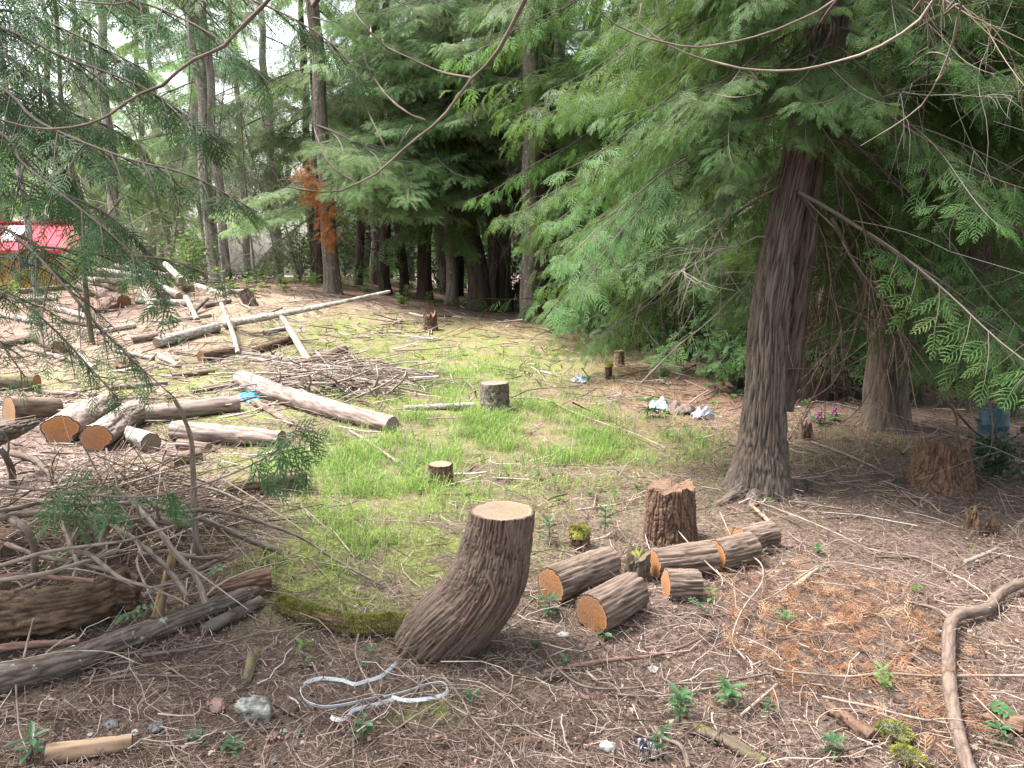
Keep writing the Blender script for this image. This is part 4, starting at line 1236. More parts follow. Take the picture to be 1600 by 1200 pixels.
def side_cedar():
    x, y = -3.6, 3.3
    z = hs(x, y)
    root = thing('cedar_tree', 'near cedar outside the left edge, its dark sprays hanging into the picture', 'tree', (x, y, z))
    p, r = trunk_path((x, y, z - .15), (x + .1, y, z + 9), 90, .5, 77, .5, .22, .08)
    t = tube(p, r, 60, 'cedar', 7, .1)
    part(root, 'trunk', MB().add(t['V'], t['F'], 0, bk=t['bk'], fis=t['fis']), M['cedar_old'])
    g = np.random.default_rng(5)
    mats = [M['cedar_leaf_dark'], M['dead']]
    def att(zz):
        return (x + .1, y, z + zz)
    specs = [  # attachment height, pixel path with depth, twigs, frond size, hang
        (2.9, [(-40, 30, 3.0), (90, 85, 2.9), (230, 140, 2.8), (350, 225, 2.7)], 34, .17, .5),
        (2.7, [(-60, 110, 2.9), (60, 190, 2.7), (190, 245, 2.6), (300, 275, 2.6), (400, 330, 2.6)], 36, .16, .55),
        (2.5, [(-60, 180, 2.8), (40, 260, 2.6), (130, 330, 2.5), (210, 400, 2.5), (260, 470, 2.5)], 30, .15, .6),
        (2.3, [(-60, 250, 3.0), (60, 290, 2.9), (160, 330, 2.8), (240, 400, 2.8)], 30, .16, .55),
        (2.2, [(-60, 330, 2.7), (30, 375, 2.6), (95, 440, 2.5), (150, 505, 2.5), (205, 560, 2.5), (262, 612, 2.5)], 34, .11, .65),
        (2.0, [(-60, 430, 2.6), (30, 470, 2.5), (90, 520, 2.5), (150, 585, 2.5), (190, 628, 2.5)], 28, .11, .65),
        (2.15, [(-60, 385, 2.8), (60, 385, 2.7), (160, 398, 2.7), (260, 405, 2.7), (345, 436, 2.7)], 30, .11, .65),
        (2.0, [(-60, 500, 2.6), (-10, 525, 2.5), (40, 590, 2.5)], 18, .12, .6),
        (3.1, [(-40, -50, 3.0), (120, -20, 2.8), (240, 10, 2.7), (340, 60, 2.6), (420, 130, 2.6)], 34, .15, .6),
        (3.2, [(-40, -90, 3.4), (160, -60, 3.0), (330, -20, 2.9), (440, 20, 2.9), (520, 70, 2.9), (570, 130, 2.9)], 34, .16, .7),
        (2.8, [(-50, 60, 3.5), (30, 110, 3.4), (100, 170, 3.3), (180, 200, 3.3)], 30, .2, .5),
        (2.6, [(-50, 120, 3.5), (20, 170, 3.4), (80, 240, 3.3), (120, 300, 3.3)], 30, .18, .5),
        (2.7, [(-40, 10, 3.4), (60, 30, 3.4), (150, 70, 3.3), (230, 110, 3.2)], 30, .18, .5),
        (.9, [(-60, 745, 3.0), (60, 765, 2.9), (120, 771, 2.8), (175, 776, 2.8), (225, 776, 2.8), (275, 770, 2.8), (330, 753, 2.8), (375, 735, 2.8), (420, 712, 2.8), (485, 668, 2.8)], 0, .1, .5),
    ]
    for k, (zz, pts, n, size, hang) in enumerate(specs):
        q = [att(zz)] + [tuple(P(a, b, c)) for a, b, c in pts]
        pth = spline(q, 40)
        mb = MB()
        rad = np.linspace(.014 if n else .010, .0022, 40)
        if n:
            spray_bough(mb, pth, rad, FR_HI, g, int(n * 1.15), size * 1.2, .9, hang * .9, 'cedar', .25, 1, 0, .11)
        else:
            V, F, _ = batch_tubes(pth[None], rad[None], 7)
            mb.add(V, F, 1, tint=np.full(len(V), .35))
            for (a, b, sz, m_) in ((75, 775, .15, 7), (105, 785, .16, 7), (190, 790, .14, 6), (275, 785, .13, 6), (400, 735, .13, 6), (430, 715, .14, 7), (465, 690, .15, 7), (480, 670, .13, 6)):
                c = np.array(P(a, b - 8, 2.8))
                i = np.argmin(np.linalg.norm(pth - c, axis=1))
                d = norm(g.normal(0, .6, (m_, 3)) + [.3, .1, -.9])
                T3 = FR_HI[m_ % 3]
                V, F = scatter(T3[0], T3[1], axes(d, norm(g.normal(0, .4, (m_, 3)) + [0, -.8, .6]), sz * (.7 + .5 * g.random(m_))), np.repeat(pth[i][None], m_, 0) + g.normal(0, .02, (m_, 3)))
                mb.add(V, F, 0, tip=np.tile(T3[2], m_))
        part(root, 'branch', mb, mats)
    gg = random.Random(4)
    for q in range(14):
        o = obj('branch', BO['cedar'][q % 4], root)
        place(o, Vector((0, 0, 3.0 + 5 * q / 14)), q * 2.4, -.3, 0, gg.uniform(.7, 1.0))
side_cedar()

def rear_tree():
    """the tree one stands under: its trunk is just behind the camera, bare drooping limbs come forward over it"""
    x, y = 1.15, -1.3
    z = hs(x, y)
    root = thing('maple_tree', 'tree overhead whose bare grey drooping limbs arch across the top of the picture', 'tree', (x, y, z))
    p, r = trunk_path((x, y, z - .1), (x + .1, y, z + 7.5), 60, .5, 71, .3, .14, .06)
    t = tube(p, r, 40, 'smooth', 2, .05)
    part(root, 'trunk', MB().add(t['V'], t['F'], 0, bk=t['bk'], fis=t['fis']), M['log_dark'])
    limbs = [
        # (attachment height, pixel path, width px at start, at end, material)
        (3.7, [(900, -190, 1.5), (850, -60, 1.75), (820, 0, 1.9), (775, 85, 2.0), (735, 125, 2.05), (690, 185, 2.1), (640, 225, 2.15), (590, 270, 2.2), (545, 292, 2.2), (520, 301, 2.2), (480, 297, 2.2), (442, 291, 2.2), (425, 265, 2.2)], 17, 3, 'stick'),
        (3.6, [(560, -170, 1.5), (470, -60, 1.8), (420, 0, 1.95), (365, 55, 2.0), (345, 75, 2.05), (290, 100, 2.1), (260, 130, 2.1), (212, 150, 2.1), (170, 180, 2.15), (125, 197, 2.2), (75, 202, 2.2), (30, 196, 2.2), (-20, 180, 2.2)], 13, 4, 'stick'),
        (3.5, [(1560, -150, 1.6), (1480, -40, 1.9), (1450, 15, 2.0), (1420, 45, 2.0), (1360, 80, 2.05), (1300, 98, 2.1), (1240, 110, 2.1), (1170, 108, 2.15), (1110, 95, 2.2), (1060, 78, 2.2), (1020, 55, 2.2), (995, 30, 2.2), (1003, 5, 2.2)], 11, 3, 'stick_pale'),
        (3.4, [(1400, -120, 1.7), (1310, -5, 1.95), (1250, 30, 2.0), (1190, 55, 2.05), (1130, 69, 2.1), (1080, 74, 2.1), (1030, 64, 2.15), (985, 50, 2.2), (950, 30, 2.2), (925, 0, 2.2), (915, -30, 2.2)], 10, 3, 'stick'),
        (3.3, [(1600, -120, 1.8), (1505, 0, 2.0), (1495, 45, 2.05), (1478, 95, 2.1), (1462, 130, 2.1), (1440, 165, 2.15), (1400, 195, 2.2), (1345, 228, 2.2)], 10, 3, 'stick'),
        (3.4, [(330, -120, 1.9), (250, -30, 2.2), (200, 3, 2.3), (150, 5, 2.3), (60, -6, 2.3)], 5, 3, 'stick')]
    for (zz, pts, w0, w1, mt) in limbs:
        q = [(x, y, z + zz)] + [tuple(P(a, b, c)) for a, b, c in pts]
        s = spline(q, 90)
        rad = np.linspace(w0 * 1.15, w1, 90) * 2.1 / FPX / 2
        rad = rad * (1 + .10 * np.maximum(0, pn(np.arange(90) * .45, w0, 3)))
        t = tube(s, rad, 12, 'stick', int(w0), .12)
        part(root, 'bare_limb', MB().add(t['V'], t['F'], 0, bk=t['bk'], fis=t['fis']), M[mt])
    twigs = [([(735, 122, 2.05), (690, 113, 2.1), (640, 90, 2.15), (600, 70, 2.2), (570, 40, 2.2), (548, 10, 2.25)], 5), ([(665, 188, 2.1), (640, 178, 2.1), (610, 155, 2.15), (590, 130, 2.2), (575, 105, 2.2), (565, 70, 2.2)], 4.5),
             ([(603, 232, 2.15), (595, 215, 2.15), (580, 185, 2.2), (570, 160, 2.2)], 4), ([(552, 283, 2.2), (520, 262, 2.2), (500, 225, 2.25), (490, 195, 2.3), (488, 160, 2.3)], 4),
             ([(645, 195, 2.1), (620, 230, 2.15), (606, 233, 2.15)], 2.5), ([(1462, 128, 2.1), (1485, 95, 2.1), (1455, 82, 2.15), (1420, 102, 2.2)], 4), ([(1170, 108, 2.15), (1190, 140, 2.2), (1150, 152, 2.25), (1110, 145, 2.3)], 2.4)]
    for pts, w in twigs:
        s = spline([P(a, b, c) for a, b, c in pts], 30)
        t = tube(s, np.linspace(w, w * .45, 30) * 2.1 / FPX / 2, 8, 'stick', int(w), .1)
        part(root, 'bare_twig', MB().add(t['V'], t['F'], 0, bk=t['bk'], fis=t['fis']), M['stick_pale'] if w < 3 else M['stick'])
rear_tree()

# ------------------------------------------------------------ logs
def log(name, label, a, b, w, bark='log_grey', bk='cedar', cut0=None, cut1=None, group=None, mid=None, lift=(0, 0), lobes=.05, seg=None, cat='log', seed=None, depth=None, sink=.12, rough=0.0, moss_top=False, sq=1.0):
    """a, b: centre of each end in the photo, w: thickness there in photo pixels"""
    seed = seed if seed is not None else (abs(hash_(label)) % 50)
    pts, rr = [], []
    cs = [a] + (mid or []) + [b]
    for i, c in enumerate(cs):
        f = i / (len(cs) - 1)
        wi = w[0] + (w[1] - w[0]) * f
        lf = lift[0] + (lift[1] - lift[0]) * f
        r = .1
        for _ in range(4):
            g_ = G(c[0], c[1], lf + r * (1 - sink))
            r = wi * mpp(g_) / 2
        pts.append((*g_, r))
    L = sum(math.dist(pts[i][:3], pts[i + 1][:3]) for i in range(len(pts) - 1))
    rmean = sum(p_[3] for p_ in pts) / len(pts)
    near = pts[0][1] < 6.5
    seg = seg or (76 if near and rmean > .04 else (32 if rmean > .05 else 18))
    n = int(max(8, min(220, L / (rmean * (.16 if near else .45)))))
    s = spline(pts, n)
    t = tube(s[:, :3], s[:, 3], seg, bk, seed, lobes, sq, depth if depth is not None else min(BARK[bk][2], rmean * .12))
    base = ((pts[0][0] + pts[-1][0]) / 2, (pts[0][1] + pts[-1][1]) / 2, hs((pts[0][0] + pts[-1][0]) / 2, (pts[0][1] + pts[-1][1]) / 2))
    root = thing(name, label, cat, base, group)
    part(root, 'bark', MB().add(t['V'], t['F'], 0, bk=t['bk'], fis=t['fis']), M[bark])
    for e, c in ((0, cut0), (1, cut1)):
        mb = MB()
        cap(mb, t, e, 0, .002 if not rough else rmean * .1, rough, seed + e)
        if c == 'cut' and group != CEDAR_ROW and hash_(label) % 3 == 0 or c == 'cut_red' and hash_(label) % 2 == 0:
            c = 'cut_tan'
        part(root, 'cut_end' if c else 'broken_end', mb, M[c] if c else M[bark if bark != 'log_white' else 'rot_pale'])
    return root, t
def hash_(s):
    h = 0
    for c in s:
        h = (h * 31 + ord(c)) % 1000003
    return h

CEDAR_ROW = 'sawn cedar rounds right of the curved stump'
log('sawn_log', 'sawn cedar log with shrub leaves over its orange end, just right of the curved stump', (860, 915), (952, 878), (60, 50), 'log_grey', 'cedar', 'cut', 'cut', CEDAR_ROW)
log('sawn_log', 'nearest sawn cedar round of the row, orange end low and facing left', (924, 960), (990, 922), (70, 62), 'log_grey', 'cedar', 'cut', 'cut', CEDAR_ROW)
log('sawn_log', 'short cedar round with pale round end, in front of the long sawn log', (1040, 913), (1092, 913), (50, 45), 'log_grey', 'cedar', 'cut', 'cut', CEDAR_ROW)
log('sawn_log', 'first length of the long sawn cedar log, its orange end half hidden by mossy stump', (1022, 882), (1112, 871), (50, 54), 'log_grey', 'cedar', 'cut', 'cut', CEDAR_ROW)
log('sawn_log', 'second length of the long sawn cedar log, behind a dark saw kerf', (1117, 869), (1172, 856), (53, 50), 'log_grey', 'cedar', 'cut', 'cut', CEDAR_ROW)
log('sawn_log', 'third and last length of the long sawn log, nearest the big cedar', (1155, 846), (1205, 834), (44, 42), 'log_grey', 'cedar', 'cut', 'cut', CEDAR_ROW)
log('sawn_log', 'small cedar log showing only a dark rimmed end over the long sawn log', (1140, 832), (1160, 829), (22, 22), 'log_grey', 'cedar', 'cut', 'cut', CEDAR_ROW)

def curved_stump():
    y = 2.95
    pts = [(652, 1090, y + .04, 100), (658, 1048, y + .03, 112), (672, 1012, y + .01, 121), (702, 977, y - .02, 125), (738, 943, y - .02, 123), (765, 902, y - .01, 121), (777, 855, y, 112), (783, 822, y, 106), (785, 806, y, 104), (786, 797, y, 104)]
    s = spline([(*P(a, b, c), w * 1.03 * c / FPX / 2) for a, b, c, w in pts], 230)
    g0 = G(680, 1030)
    root = thing('curved_stump', 'curved leaning cedar stump sawn flat on top, beside the white strap', 'stump', (g0.x, y, hs(g0.x, y)))
    t = tube(s[:, :3], s[:, 3], 240, 'stump', 12, .07, depth=.0075)
    # the saw cut is level: flatten the last rings to one height
    Gd = t['grid'].copy()
    ztop = Gd[-1, :, 2].mean()
    V = Gd.reshape(-1, 3)
    V[:, 2] = np.minimum(V[:, 2], ztop + .002 * pn(V[:, 0] * 9, V[:, 1] * 9, 1))
    Gd[-1, :, 2] = ztop
    t['grid'] = Gd
    part(root, 'bark', MB().add(Gd.reshape(-1, 3), t['F'], 0, bk=t['bk'], fis=t['fis']), M['cedar_stump'])
    mb = MB(); t['T'][-1] = (0, 0, 1)
    cap(mb, t, 1, 0, .003, .0015, 3)
    part(root, 'cut_top', mb, M['cut_pale'])
    # long root running left under moss
    q = [(*P(655, 985, y + .05), .055), (*G(612, 975, .05), .045), (*G(565, 977, .045), .040), (*G(515, 968, .04), .038), (*G(470, 954, .04), .040), (*G(436, 942, .02), .034)]
    s = spline(q, 90)
    t = tube(s[:, :3], s[:, 3], 40, 'old', 5, .25, depth=.006)
    part(root, 'root', MB().add(t['V'], t['F'], 0, bk=t['bk'], fis=t['fis']), M['rot_pale'])
    rg = np.random.default_rng(8)
    # moss: tufts of short strands on the upper side
    i = rg.integers(0, len(s), 30000)
    keep = (pn(s[i, 0] * 7, s[i, 1] * 7, 2) + .25 * rg.normal(size=30000) > -.18) & (rg.random(30000) < .9)
    i = i[keep]; n = len(i)
    Tt = norm(np.gradient(s[:, :3], axis=0))[i]
    sd_ = norm(np.cross(Tt, [0, 0, 1.0])); upv = np.cross(sd_, Tt)
    a = rg.normal(0, .95, n)
    d = upv * np.cos(a)[:, None] + sd_ * np.sin(a)[:, None]
    b = s[i, :3] + d * (s[i, 3] * .97)[:, None]
    d2 = norm(d + rg.normal(0, .55, (n, 3)))
    Vt = np.array([[0, -.13, 0], [0, .13, 0], [1, 0, 0]])
    V, F = scatter(Vt, np.array([[0, 1, 2]]), axes(d2, rg.normal(0, 1, (n, 3)), .005 + .008 * rg.random(n)), b)
    part(root, 'moss', MB().add(V, F, 0), M['moss'], False)
    # bark strips hanging loose
    for (pp, w_) in (([(790, 830), (795, 860), (788, 890), (796, 910)], 7), ([(760, 900), (770, 930), (745, 965), (720, 1000)], 9), ([(742, 940), (722, 975), (700, 1010)], 7)):
        q = [(*P(a_, b_, y - .055 - .115), .0) for a_, b_ in pp]
        s5 = spline([v[:3] for v in q], 20)
        # press onto the stump's near side
        grid = Gd.reshape(-1, 3)
        for k_ in range(len(s5)):
            dist = (grid[:, 0] - s5[k_, 0]) ** 2 + (grid[:, 2] - s5[k_, 2]) ** 2
            idx = np.argpartition(dist, 30)[:30]
            s5[k_, 1] = grid[idx, 1].min() - .003
        tt = tube(s5, np.linspace(1, .5, 20) * w_ / 2 * y / FPX, 8, 'bare', 3, .2, .35)
        part(root, 'bark_strip', MB().add(tt['V'], tt['F'], 0, bk=tt['bk'], fis=tt['fis']), M['stick_red'])
M['cedar_stump'] = bark_mat('curved_stump_bark', (.155, .115, .09), (.088, .060, .046), (.026, .015, .010), (110, 110, 7), fine=.003)
curved_stump()

def stump(name, label, px, py_base, py_top, w, bark, top, bk='old', lean=0.0, flare=.35, lobes=.12, rough=0.0, seg=90, moss=None, seed=0, w_top=None, group=None, sq=1.0):
    b = G(px, py_base)
    m = mpp(b)
    r = w * m / 2
    c = Vector((b.x, b.y + r * .7, hs(b.x, b.y + r * .7)))
    h = (py_base - py_top) * m * 1.02
    rt = r if w_top is None else w_top * m / 2
    n = 80 if h > .2 else 36
    tt = np.linspace(0, 1, n)
    pth = np.stack([c.x + lean * h * tt ** 1.2, np.full(n, c.y), c.z - .06 + (h + .06) * tt], 1)
    rad = (r + (rt - r) * tt) * (1 + flare * np.exp(-tt * h / max(.06, r * .6)))
    root = thing(name, label, 'stump', c, group)
    t = tube(pth, rad, seg, bk, seed, lobes, sq)
    if rough:
        gd = t['grid']
        k = np.linspace(0, 1, n)[:, None] ** 6
        gd[..., 2] += k * rough * pn((gd[..., 0] - c.x) * 16 / max(r / .12, .5), (gd[..., 1] - c.y) * 16 / max(r / .12, .5), seed)
        t['V'] = gd.reshape(-1, 3)
    part(root, 'bark', MB().add(t['V'], t['F'], 0, bk=t['bk'], fis=t['fis']), M[bark])
    mb = MB(); t['T'][-1] = (0, 0, 1)
    cap(mb, t, 1, 0, -.004 if not rough else -.02, rough * .35, seed + 3)
    part(root, 'cut_top' if not rough else 'crumbling_top', mb, M[top])
    if moss:
        rg = np.random.default_rng(seed + 50)
        n_ = moss
        a = rg.random(n_) * 6.28; q = np.sqrt(rg.random(n_)) * 1.12
        x_ = c.x + lean * h + np.cos(a) * q * rt; y_ = c.y + np.sin(a) * q * rt
        z_ = c.z + h + .35 * rt * np.sqrt(np.clip(1.3 - q ** 2, 0, 1)) - (q > 1) * rg.random(n_) * .05
        V, F = scatter(np.array([[0, -.14, 0], [0, .14, 0], [1, 0, 0]]), np.array([[0, 1, 2]]), axes(norm(np.stack([np.cos(a) * q, np.sin(a) * q, np.full(n_, .8)], -1) + rg.normal(0, .5, (n_, 3))), rg.normal(0, 1, (n_, 3)), .007 + .009 * rg.random(n_)), np.stack([x_, y_, z_], -1))
        dm = MB().add(V, F, 0)
        th = np.linspace(0, 6.283, 24, endpoint=False)
        rings = [np.stack([c.x + lean * h + np.cos(th) * f * rt * 1.03, c.y + np.sin(th) * f * rt * 1.03, np.full(24, c.z + h + .33 * rt * math.sqrt(max(0, 1.3 - f * f)) - (.04 if f > 1 else 0))], 1) for f in (1.08, .95, .7, .4, .1)]
        W = np.concatenate(rings); i_ = np.arange(4)[:, None] * 24; j_ = np.arange(24)[None]
        dm.add(W, np.stack([i_ + j_, i_ + (j_ + 1) % 24, i_ + 24 + (j_ + 1) % 24, i_ + 24 + j_], -1).reshape(-1, 4))
        part(root, 'moss', dm, M['moss'], True)
    return root
stump('rotten_stump', 'crumbling reddish brown stump with fibrous bark, behind the long sawn log', 1053, 853, 768, 84, 'rot', 'rot', 'old', -.02, .12, .09, .04, 220, seed=4, w_top=74)
stump('mossy_stump', 'little stump capped with a cushion of yellow moss, behind the sawn rounds', 906, 858, 832, 30, 'rot', 'moss', 'old', 0, .3, .1, 0, 50, 1600, seed=5)
stump('old_stump', 'low mossy broken stump wedged between the short round and the sawn log', 998, 912, 872, 40, 'log_moss', 'log_moss', 'old', .05, .2, .2, .06, 60, seed=6)
stump('grey_stump', 'grey barked sawn stump standing in the tall grass at mid clearing', 773, 645, 601, 46, 'fir', 'cut_old', 'fir', -.03, .12, .06, 0, 80, seed=7)
stump('low_stump', 'low dark stump sunk in grass above the curved stump', 688, 757, 727, 38, 'rot', 'cut_pale', 'old', 0, .15, .06, 0, 70, seed=8)
stump('split_stump', 'splintered red stump under a fallen white pole at the wood edge', 672, 516, 494, 22, 'rot', 'cut_red', 'rot', 0, .6, .3, .12, 50, seed=9)
stump('sawn_stump', 'pale brown sawn stump with a blackened foot near the forked cedar', 969, 573, 549, 16, 'debark', 'cut_pale', 'fir', -.08, .25, .06, 0, 40, seed=10)
stump('broken_stump', 'small snapped stump with a mossy top, left of the black footed stump', 951, 592, 570, 12, 'rot_pale', 'moss', 'old', 0, .2, .2, .05, 30, 300, seed=11)
stump('sapling_stump', 'cut sapling stub, round pale end leaning among the far grass', 668, 600, 581, 17, 'fir', 'cut_pale', 'fir', .25, .1, .05, 0, 30, seed=12)
stump('leaning_stump', 'tilted grey stump beyond the fallen pole, left of the rusty fir', 392, 478, 456, 20, 'log_grey', 'cut_old', 'old', -.6, .2, .1, 0, 30, seed=13)
stump('root_stump', 'big dark rotten root stump at the right edge in front of the blue barrel', 1487, 768, 705, 88, 'rot', 'rot', 'rot', .05, .45, .35, .16, 200, seed=14, w_top=74)
stump('rotten_stub', 'small crumbled red stub in twig litter, nearer of two at the right', 1524, 835, 803, 24, 'rot', 'rot', 'rot', 0, .4, .4, .10, 50, seed=15)
stump('rotten_stub', 'smallest crumbled red stub just right of its larger neighbour', 1555, 838, 817, 18, 'rot', 'rot', 'rot', 0, .4, .4, .08, 40, seed=16)
stump('dark_stub', 'dark rotten stub beside the cedar root, right of the big trunk', 1262, 688, 668, 18, 'rot', 'rot', 'rot', 0, .4, .4, .1, 40, seed=17)
log('white_pole', 'short white peeled pole resting on the splintered red stump', (640, 490), (664, 495), (5, 5), 'log_white', 'bare', 'cut_pale', 'cut_pale', lift=(.12, .14))

# left foreground
log('fallen_log', 'long dark grey fallen trunk with pale lichen, crossing the lower left corner', (-60, 1078), (402, 922), (54, 23), 'log_dark', 'old', None, 'cut_old', mid=[(90, 1040), (170, 1010), (290, 965)], depth=.0035, seed=3)
log('fallen_log', 'short dark trunk lying just under the tip of the long grey one', (318, 985), (408, 940), (22, 20), 'log_dark', 'smooth', None, 'cut_old')
log('sawn_log', 'cut log with a mossy reddish top end, past the tip of the long dark trunk', (348, 920), (424, 906), (30, 42), 'rot', 'old', None, 'cut_old')
log('rotten_log', 'huge rotten brown log with fissured bark at the left edge above the dark trunk', (-90, 970), (212, 930), (100, 52), 'rot_pale', 'rot', None, None, mid=[(20, 962), (120, 948), (175, 930)], lobes=.30, depth=.014, rough=.03)
log('rotten_log', 'broken branch stub forking off the top of the huge rotten log', (110, 930), (200, 893), (30, 18), 'rot_pale', 'rot', None, None, lobes=.3, lift=(.12, .14), rough=.02)
log('sawn_log', 'brown log butt poking in from the left edge behind the brush pile', (-60, 852), (28, 858), (64, 62), 'rot_pale', 'old', 'cut_old', 'cut_old')
log('sawn_log', 'tiny sawn log end at the left edge below the brown butt', (-30, 912), (8, 917), (24, 24), 'log_moss', 'old', 'cut_old', 'cut_old', lift=(.1, .1))
log('peeled_log', 'barkless tan log with a dark knot, lying at the bottom left', (72, 1180), (206, 1160), (34, 27), 'debark', 'bare', 'cut_pale', 'cut_old', depth=.002)
log('mossy_log', 'mossy brown log sunk in litter at the bottom right of centre', (1066, 1130), (1196, 1196), (18, 24), 'log_moss', 'smooth', None, None, mid=[(1130, 1155)])
log('rotten_log', 'crumbling red log between the dead orange needles and yellow mossy rocks', (1292, 1105), (1362, 1150), (22, 30), 'rot', 'rot', None, None, lobes=.3, rough=.02, depth=.012)
log('rotten_log', 'broken reddish log half hidden by leaves at the lower right corner', (1535, 1118), (1600, 1136), (26, 34), 'rot', 'rot', None, None, lobes=.3, rough=.02, depth=.012)
log('rotten_log', 'mossy rotten log in the grass behind the hanging green bough', (335, 765), (478, 748), (30, 44), 'log_moss', 'rot', None, 'cut_red', lobes=.2)
log('driftwood', 'flat grey piece of wood with a torn red end, right of the curved stump foot', (833, 1060), (888, 1056), (16, 14), 'log_dark', 'bare', None, 'cut_red', sq=.5)
log('buried_log', 'reddish log back half buried in needle litter, below the flat grey piece', (880, 1092), (952, 1092), (14, 12), 'stick_red', 'bare', None, None, sink=1.1)
log('buried_log', 'brown log back half buried in litter at the bottom edge, left of the white block', (790, 1160), (845, 1158), (16, 14), 'stick_red', 'bare', None, None, sink=1.1)
log('rotten_board', 'upright ochre rotten board leaning in the brush pile', (244, 968), (272, 862), (34, 24), 'ochre', 'rot', None, None, lobes=.2, lift=(.02, .22), sq=.4, sink=0)
log('rotten_board', 'ochre rotten slab lying at the foot of the leaning board', (228, 990), (285, 955), (26, 24), 'ochre', 'rot', None, None, lobes=.2, sq=.4)
log('split_wood', 'grey split billet under the thick sticks of the brush pile', (112, 862), (128, 830), (14, 10), 'log_grey', 'bare', None, None, lift=(.05, .2))
log('mossy_stick', 'short curved rotten branch with yellow moss, left of the grey concrete lump', (396, 1024), (384, 1066), (20, 16), 'log_moss', 'bare', None, None)

# felled logs across the left middle
LG = 'felled logs in the left of the clearing'
log('felled_log', 'cedar log with orange end at the left edge, nearest the broken grey branch', (14, 642), (92, 636), (46, 30), 'log_grey', 'cedar', 'cut', 'cut', LG)
log('felled_log', 'log with a big two lobed orange end, under the hanging sprigs', (94, 672), (168, 634), (54, 40), 'shaggy', 'cedar', 'cut', None, LG, lobes=.40, seed=3)
log('felled_log', 'log with a hollowed orange end, right of the two lobed one', (150, 685), (215, 640), (48, 40), 'shaggy', 'cedar', 'cut', None, LG, lobes=.28, seed=9)
log('felled_log', 'barkless white log with a dark mossy end turned to the right', (180, 672), (236, 692), (26, 32), 'log_white', 'bare', 'cut_old', 'cut_old', LG)
log('felled_log', 'long cedar log with a small oval orange end, behind the white barkless one', (212, 650), (372, 630), (29, 27), 'shaggy', 'cedar', 'cut', None, LG)
log('felled_log', 'furrowed grey log lying below the blue tarp, ending at the green bough', (274, 672), (440, 686), (33, 27), 'shaggy', 'cedar', None, 'cut_old', LG)
log('felled_log', 'short grey log with a round weathered end, left of the upright stick', (266, 722), (312, 712), (24, 26), 'log_grey', 'cedar', 'cut_old', 'cut_old', LG)
log('felled_log', 'small grey log with an orange end, behind the upright stick', (326, 700), (280, 694), (16, 18), 'log_grey', 'cedar', 'cut_old', 'cut', LG)
log('felled_log', 'long reddish cedar log sloping down to the grass, right of the blue tarp', (378, 594), (614, 664), (32, 28), 'shaggy', 'cedar', 'cut_old', None, LG, mid=[(440, 616), (520, 640)])
log('felled_log', 'slim log poking out under the long reddish cedar log', (398, 628), (456, 662), (12, 9), 'log_grey', 'cedar', None, None, LG)
log('felled_log', 'stout log with a red end, at the foot of the leaning white pole', (480, 572), (536, 548), (24, 20), 'log_grey', 'fir', 'cut_red', 'cut_old', LG)
log('felled_log', 'log with a dark red round end, left of the lichen hung pole', (314, 558), (372, 548), (20, 14), 'rot', 'old', 'cut_red', None, LG)
log('felled_log', 'rotten red log with torn bark between the two leaning poles', (398, 548), (455, 530), (12, 14), 'rot', 'rot', None, None, LG)
log('felled_log', 'short log with a tan end turned right, left of the fallen trunk butt', (206, 532), (246, 525), (11, 12), 'log_grey', 'fir', 'cut_pale', 'cut_pale', LG)
log('felled_log', 'log with yellow moss on its back and orange end, at the left edge', (-30, 598), (58, 598), (28, 26), 'log_moss', 'old', 'cut', 'cut', LG)
log('felled_log', 'short thick log with split red end, behind the hanging sprigs', (56, 524), (92, 543), (20, 22), 'log_grey', 'fir', None, 'cut_red', LG)
log('felled_log', 'thin pale log lying half under the hanging sprigs', (104, 542), (148, 574), (8, 9), 'log_white', 'bare', None, 'cut_pale', LG)
log('felled_log', 'thin pale log with a tan end, right of a mossy hump', (246, 554), (278, 572), (9, 10), 'log_white', 'bare', None, 'cut_pale', LG)
log('felled_log', 'broken fallen branch butt, blackish, with white side, cut off by the left edge', (-60, 700), (56, 660), (56, 14), 'log_dark', 'old', None, None, LG, lift=(.25, .30), lobes=.15)
log('fallen_pole', 'lower length of the long fallen lichen covered pole', (244, 536), (340, 511), (18, 16), 'pale', 'fir', 'cut_old', 'cut_old')
log('fallen_pole', 'upper length of the long fallen pole, raised tip against the dark trunks', (352, 506), (610, 455), (14, 5), 'pale', 'fir', 'cut_old', None, mid=[(400, 498), (460, 487), (520, 475)], lift=(0, .9), sink=0)
log('leaning_pole', 'white barkless pole leaning towards the red ended log', (440, 495), (486, 572), (8, 13), 'log_white', 'bare', None, 'cut_red', mid=[(456, 520)], lift=(.35, .05))
log('leaning_pole', 'pale pole hung with green lichen, leaning over the fallen pole', (346, 475), (372, 552), (7, 8), 'pale', 'bare', None, 'cut_pale', mid=[(361, 512)], lift=(.35, .03))
log('peeled_strip', 'long white split strip of wood lying below the lichen hung pole', (330, 554), (466, 573), (6, 8), 'log_white', 'bare', None, None, mid=[(400, 562)], sq=.5)
log('peeled_strip', 'second white split strip, just behind the longer one', (366, 549), (440, 560), (5, 6), 'log_white', 'bare', None, None, sq=.5)
log('thin_log', 'thin pale log in the grass pointing at the grey barked stump', (632, 638), (742, 633), (9, 10), 'pale', 'fir', None, None)
log('peeled_strip', 'short white slat lying in dry grass right of the grey barked stump', (845, 580), (878, 589), (4, 4), 'log_white', 'bare', None, None, sq=.5)
log('fallen_bough', 'weathered branch lying right of the split stump litter, under the bright cedar', (1025, 566), (1105, 582), (4, 3), 'stick_pale', 'bare', None, None)

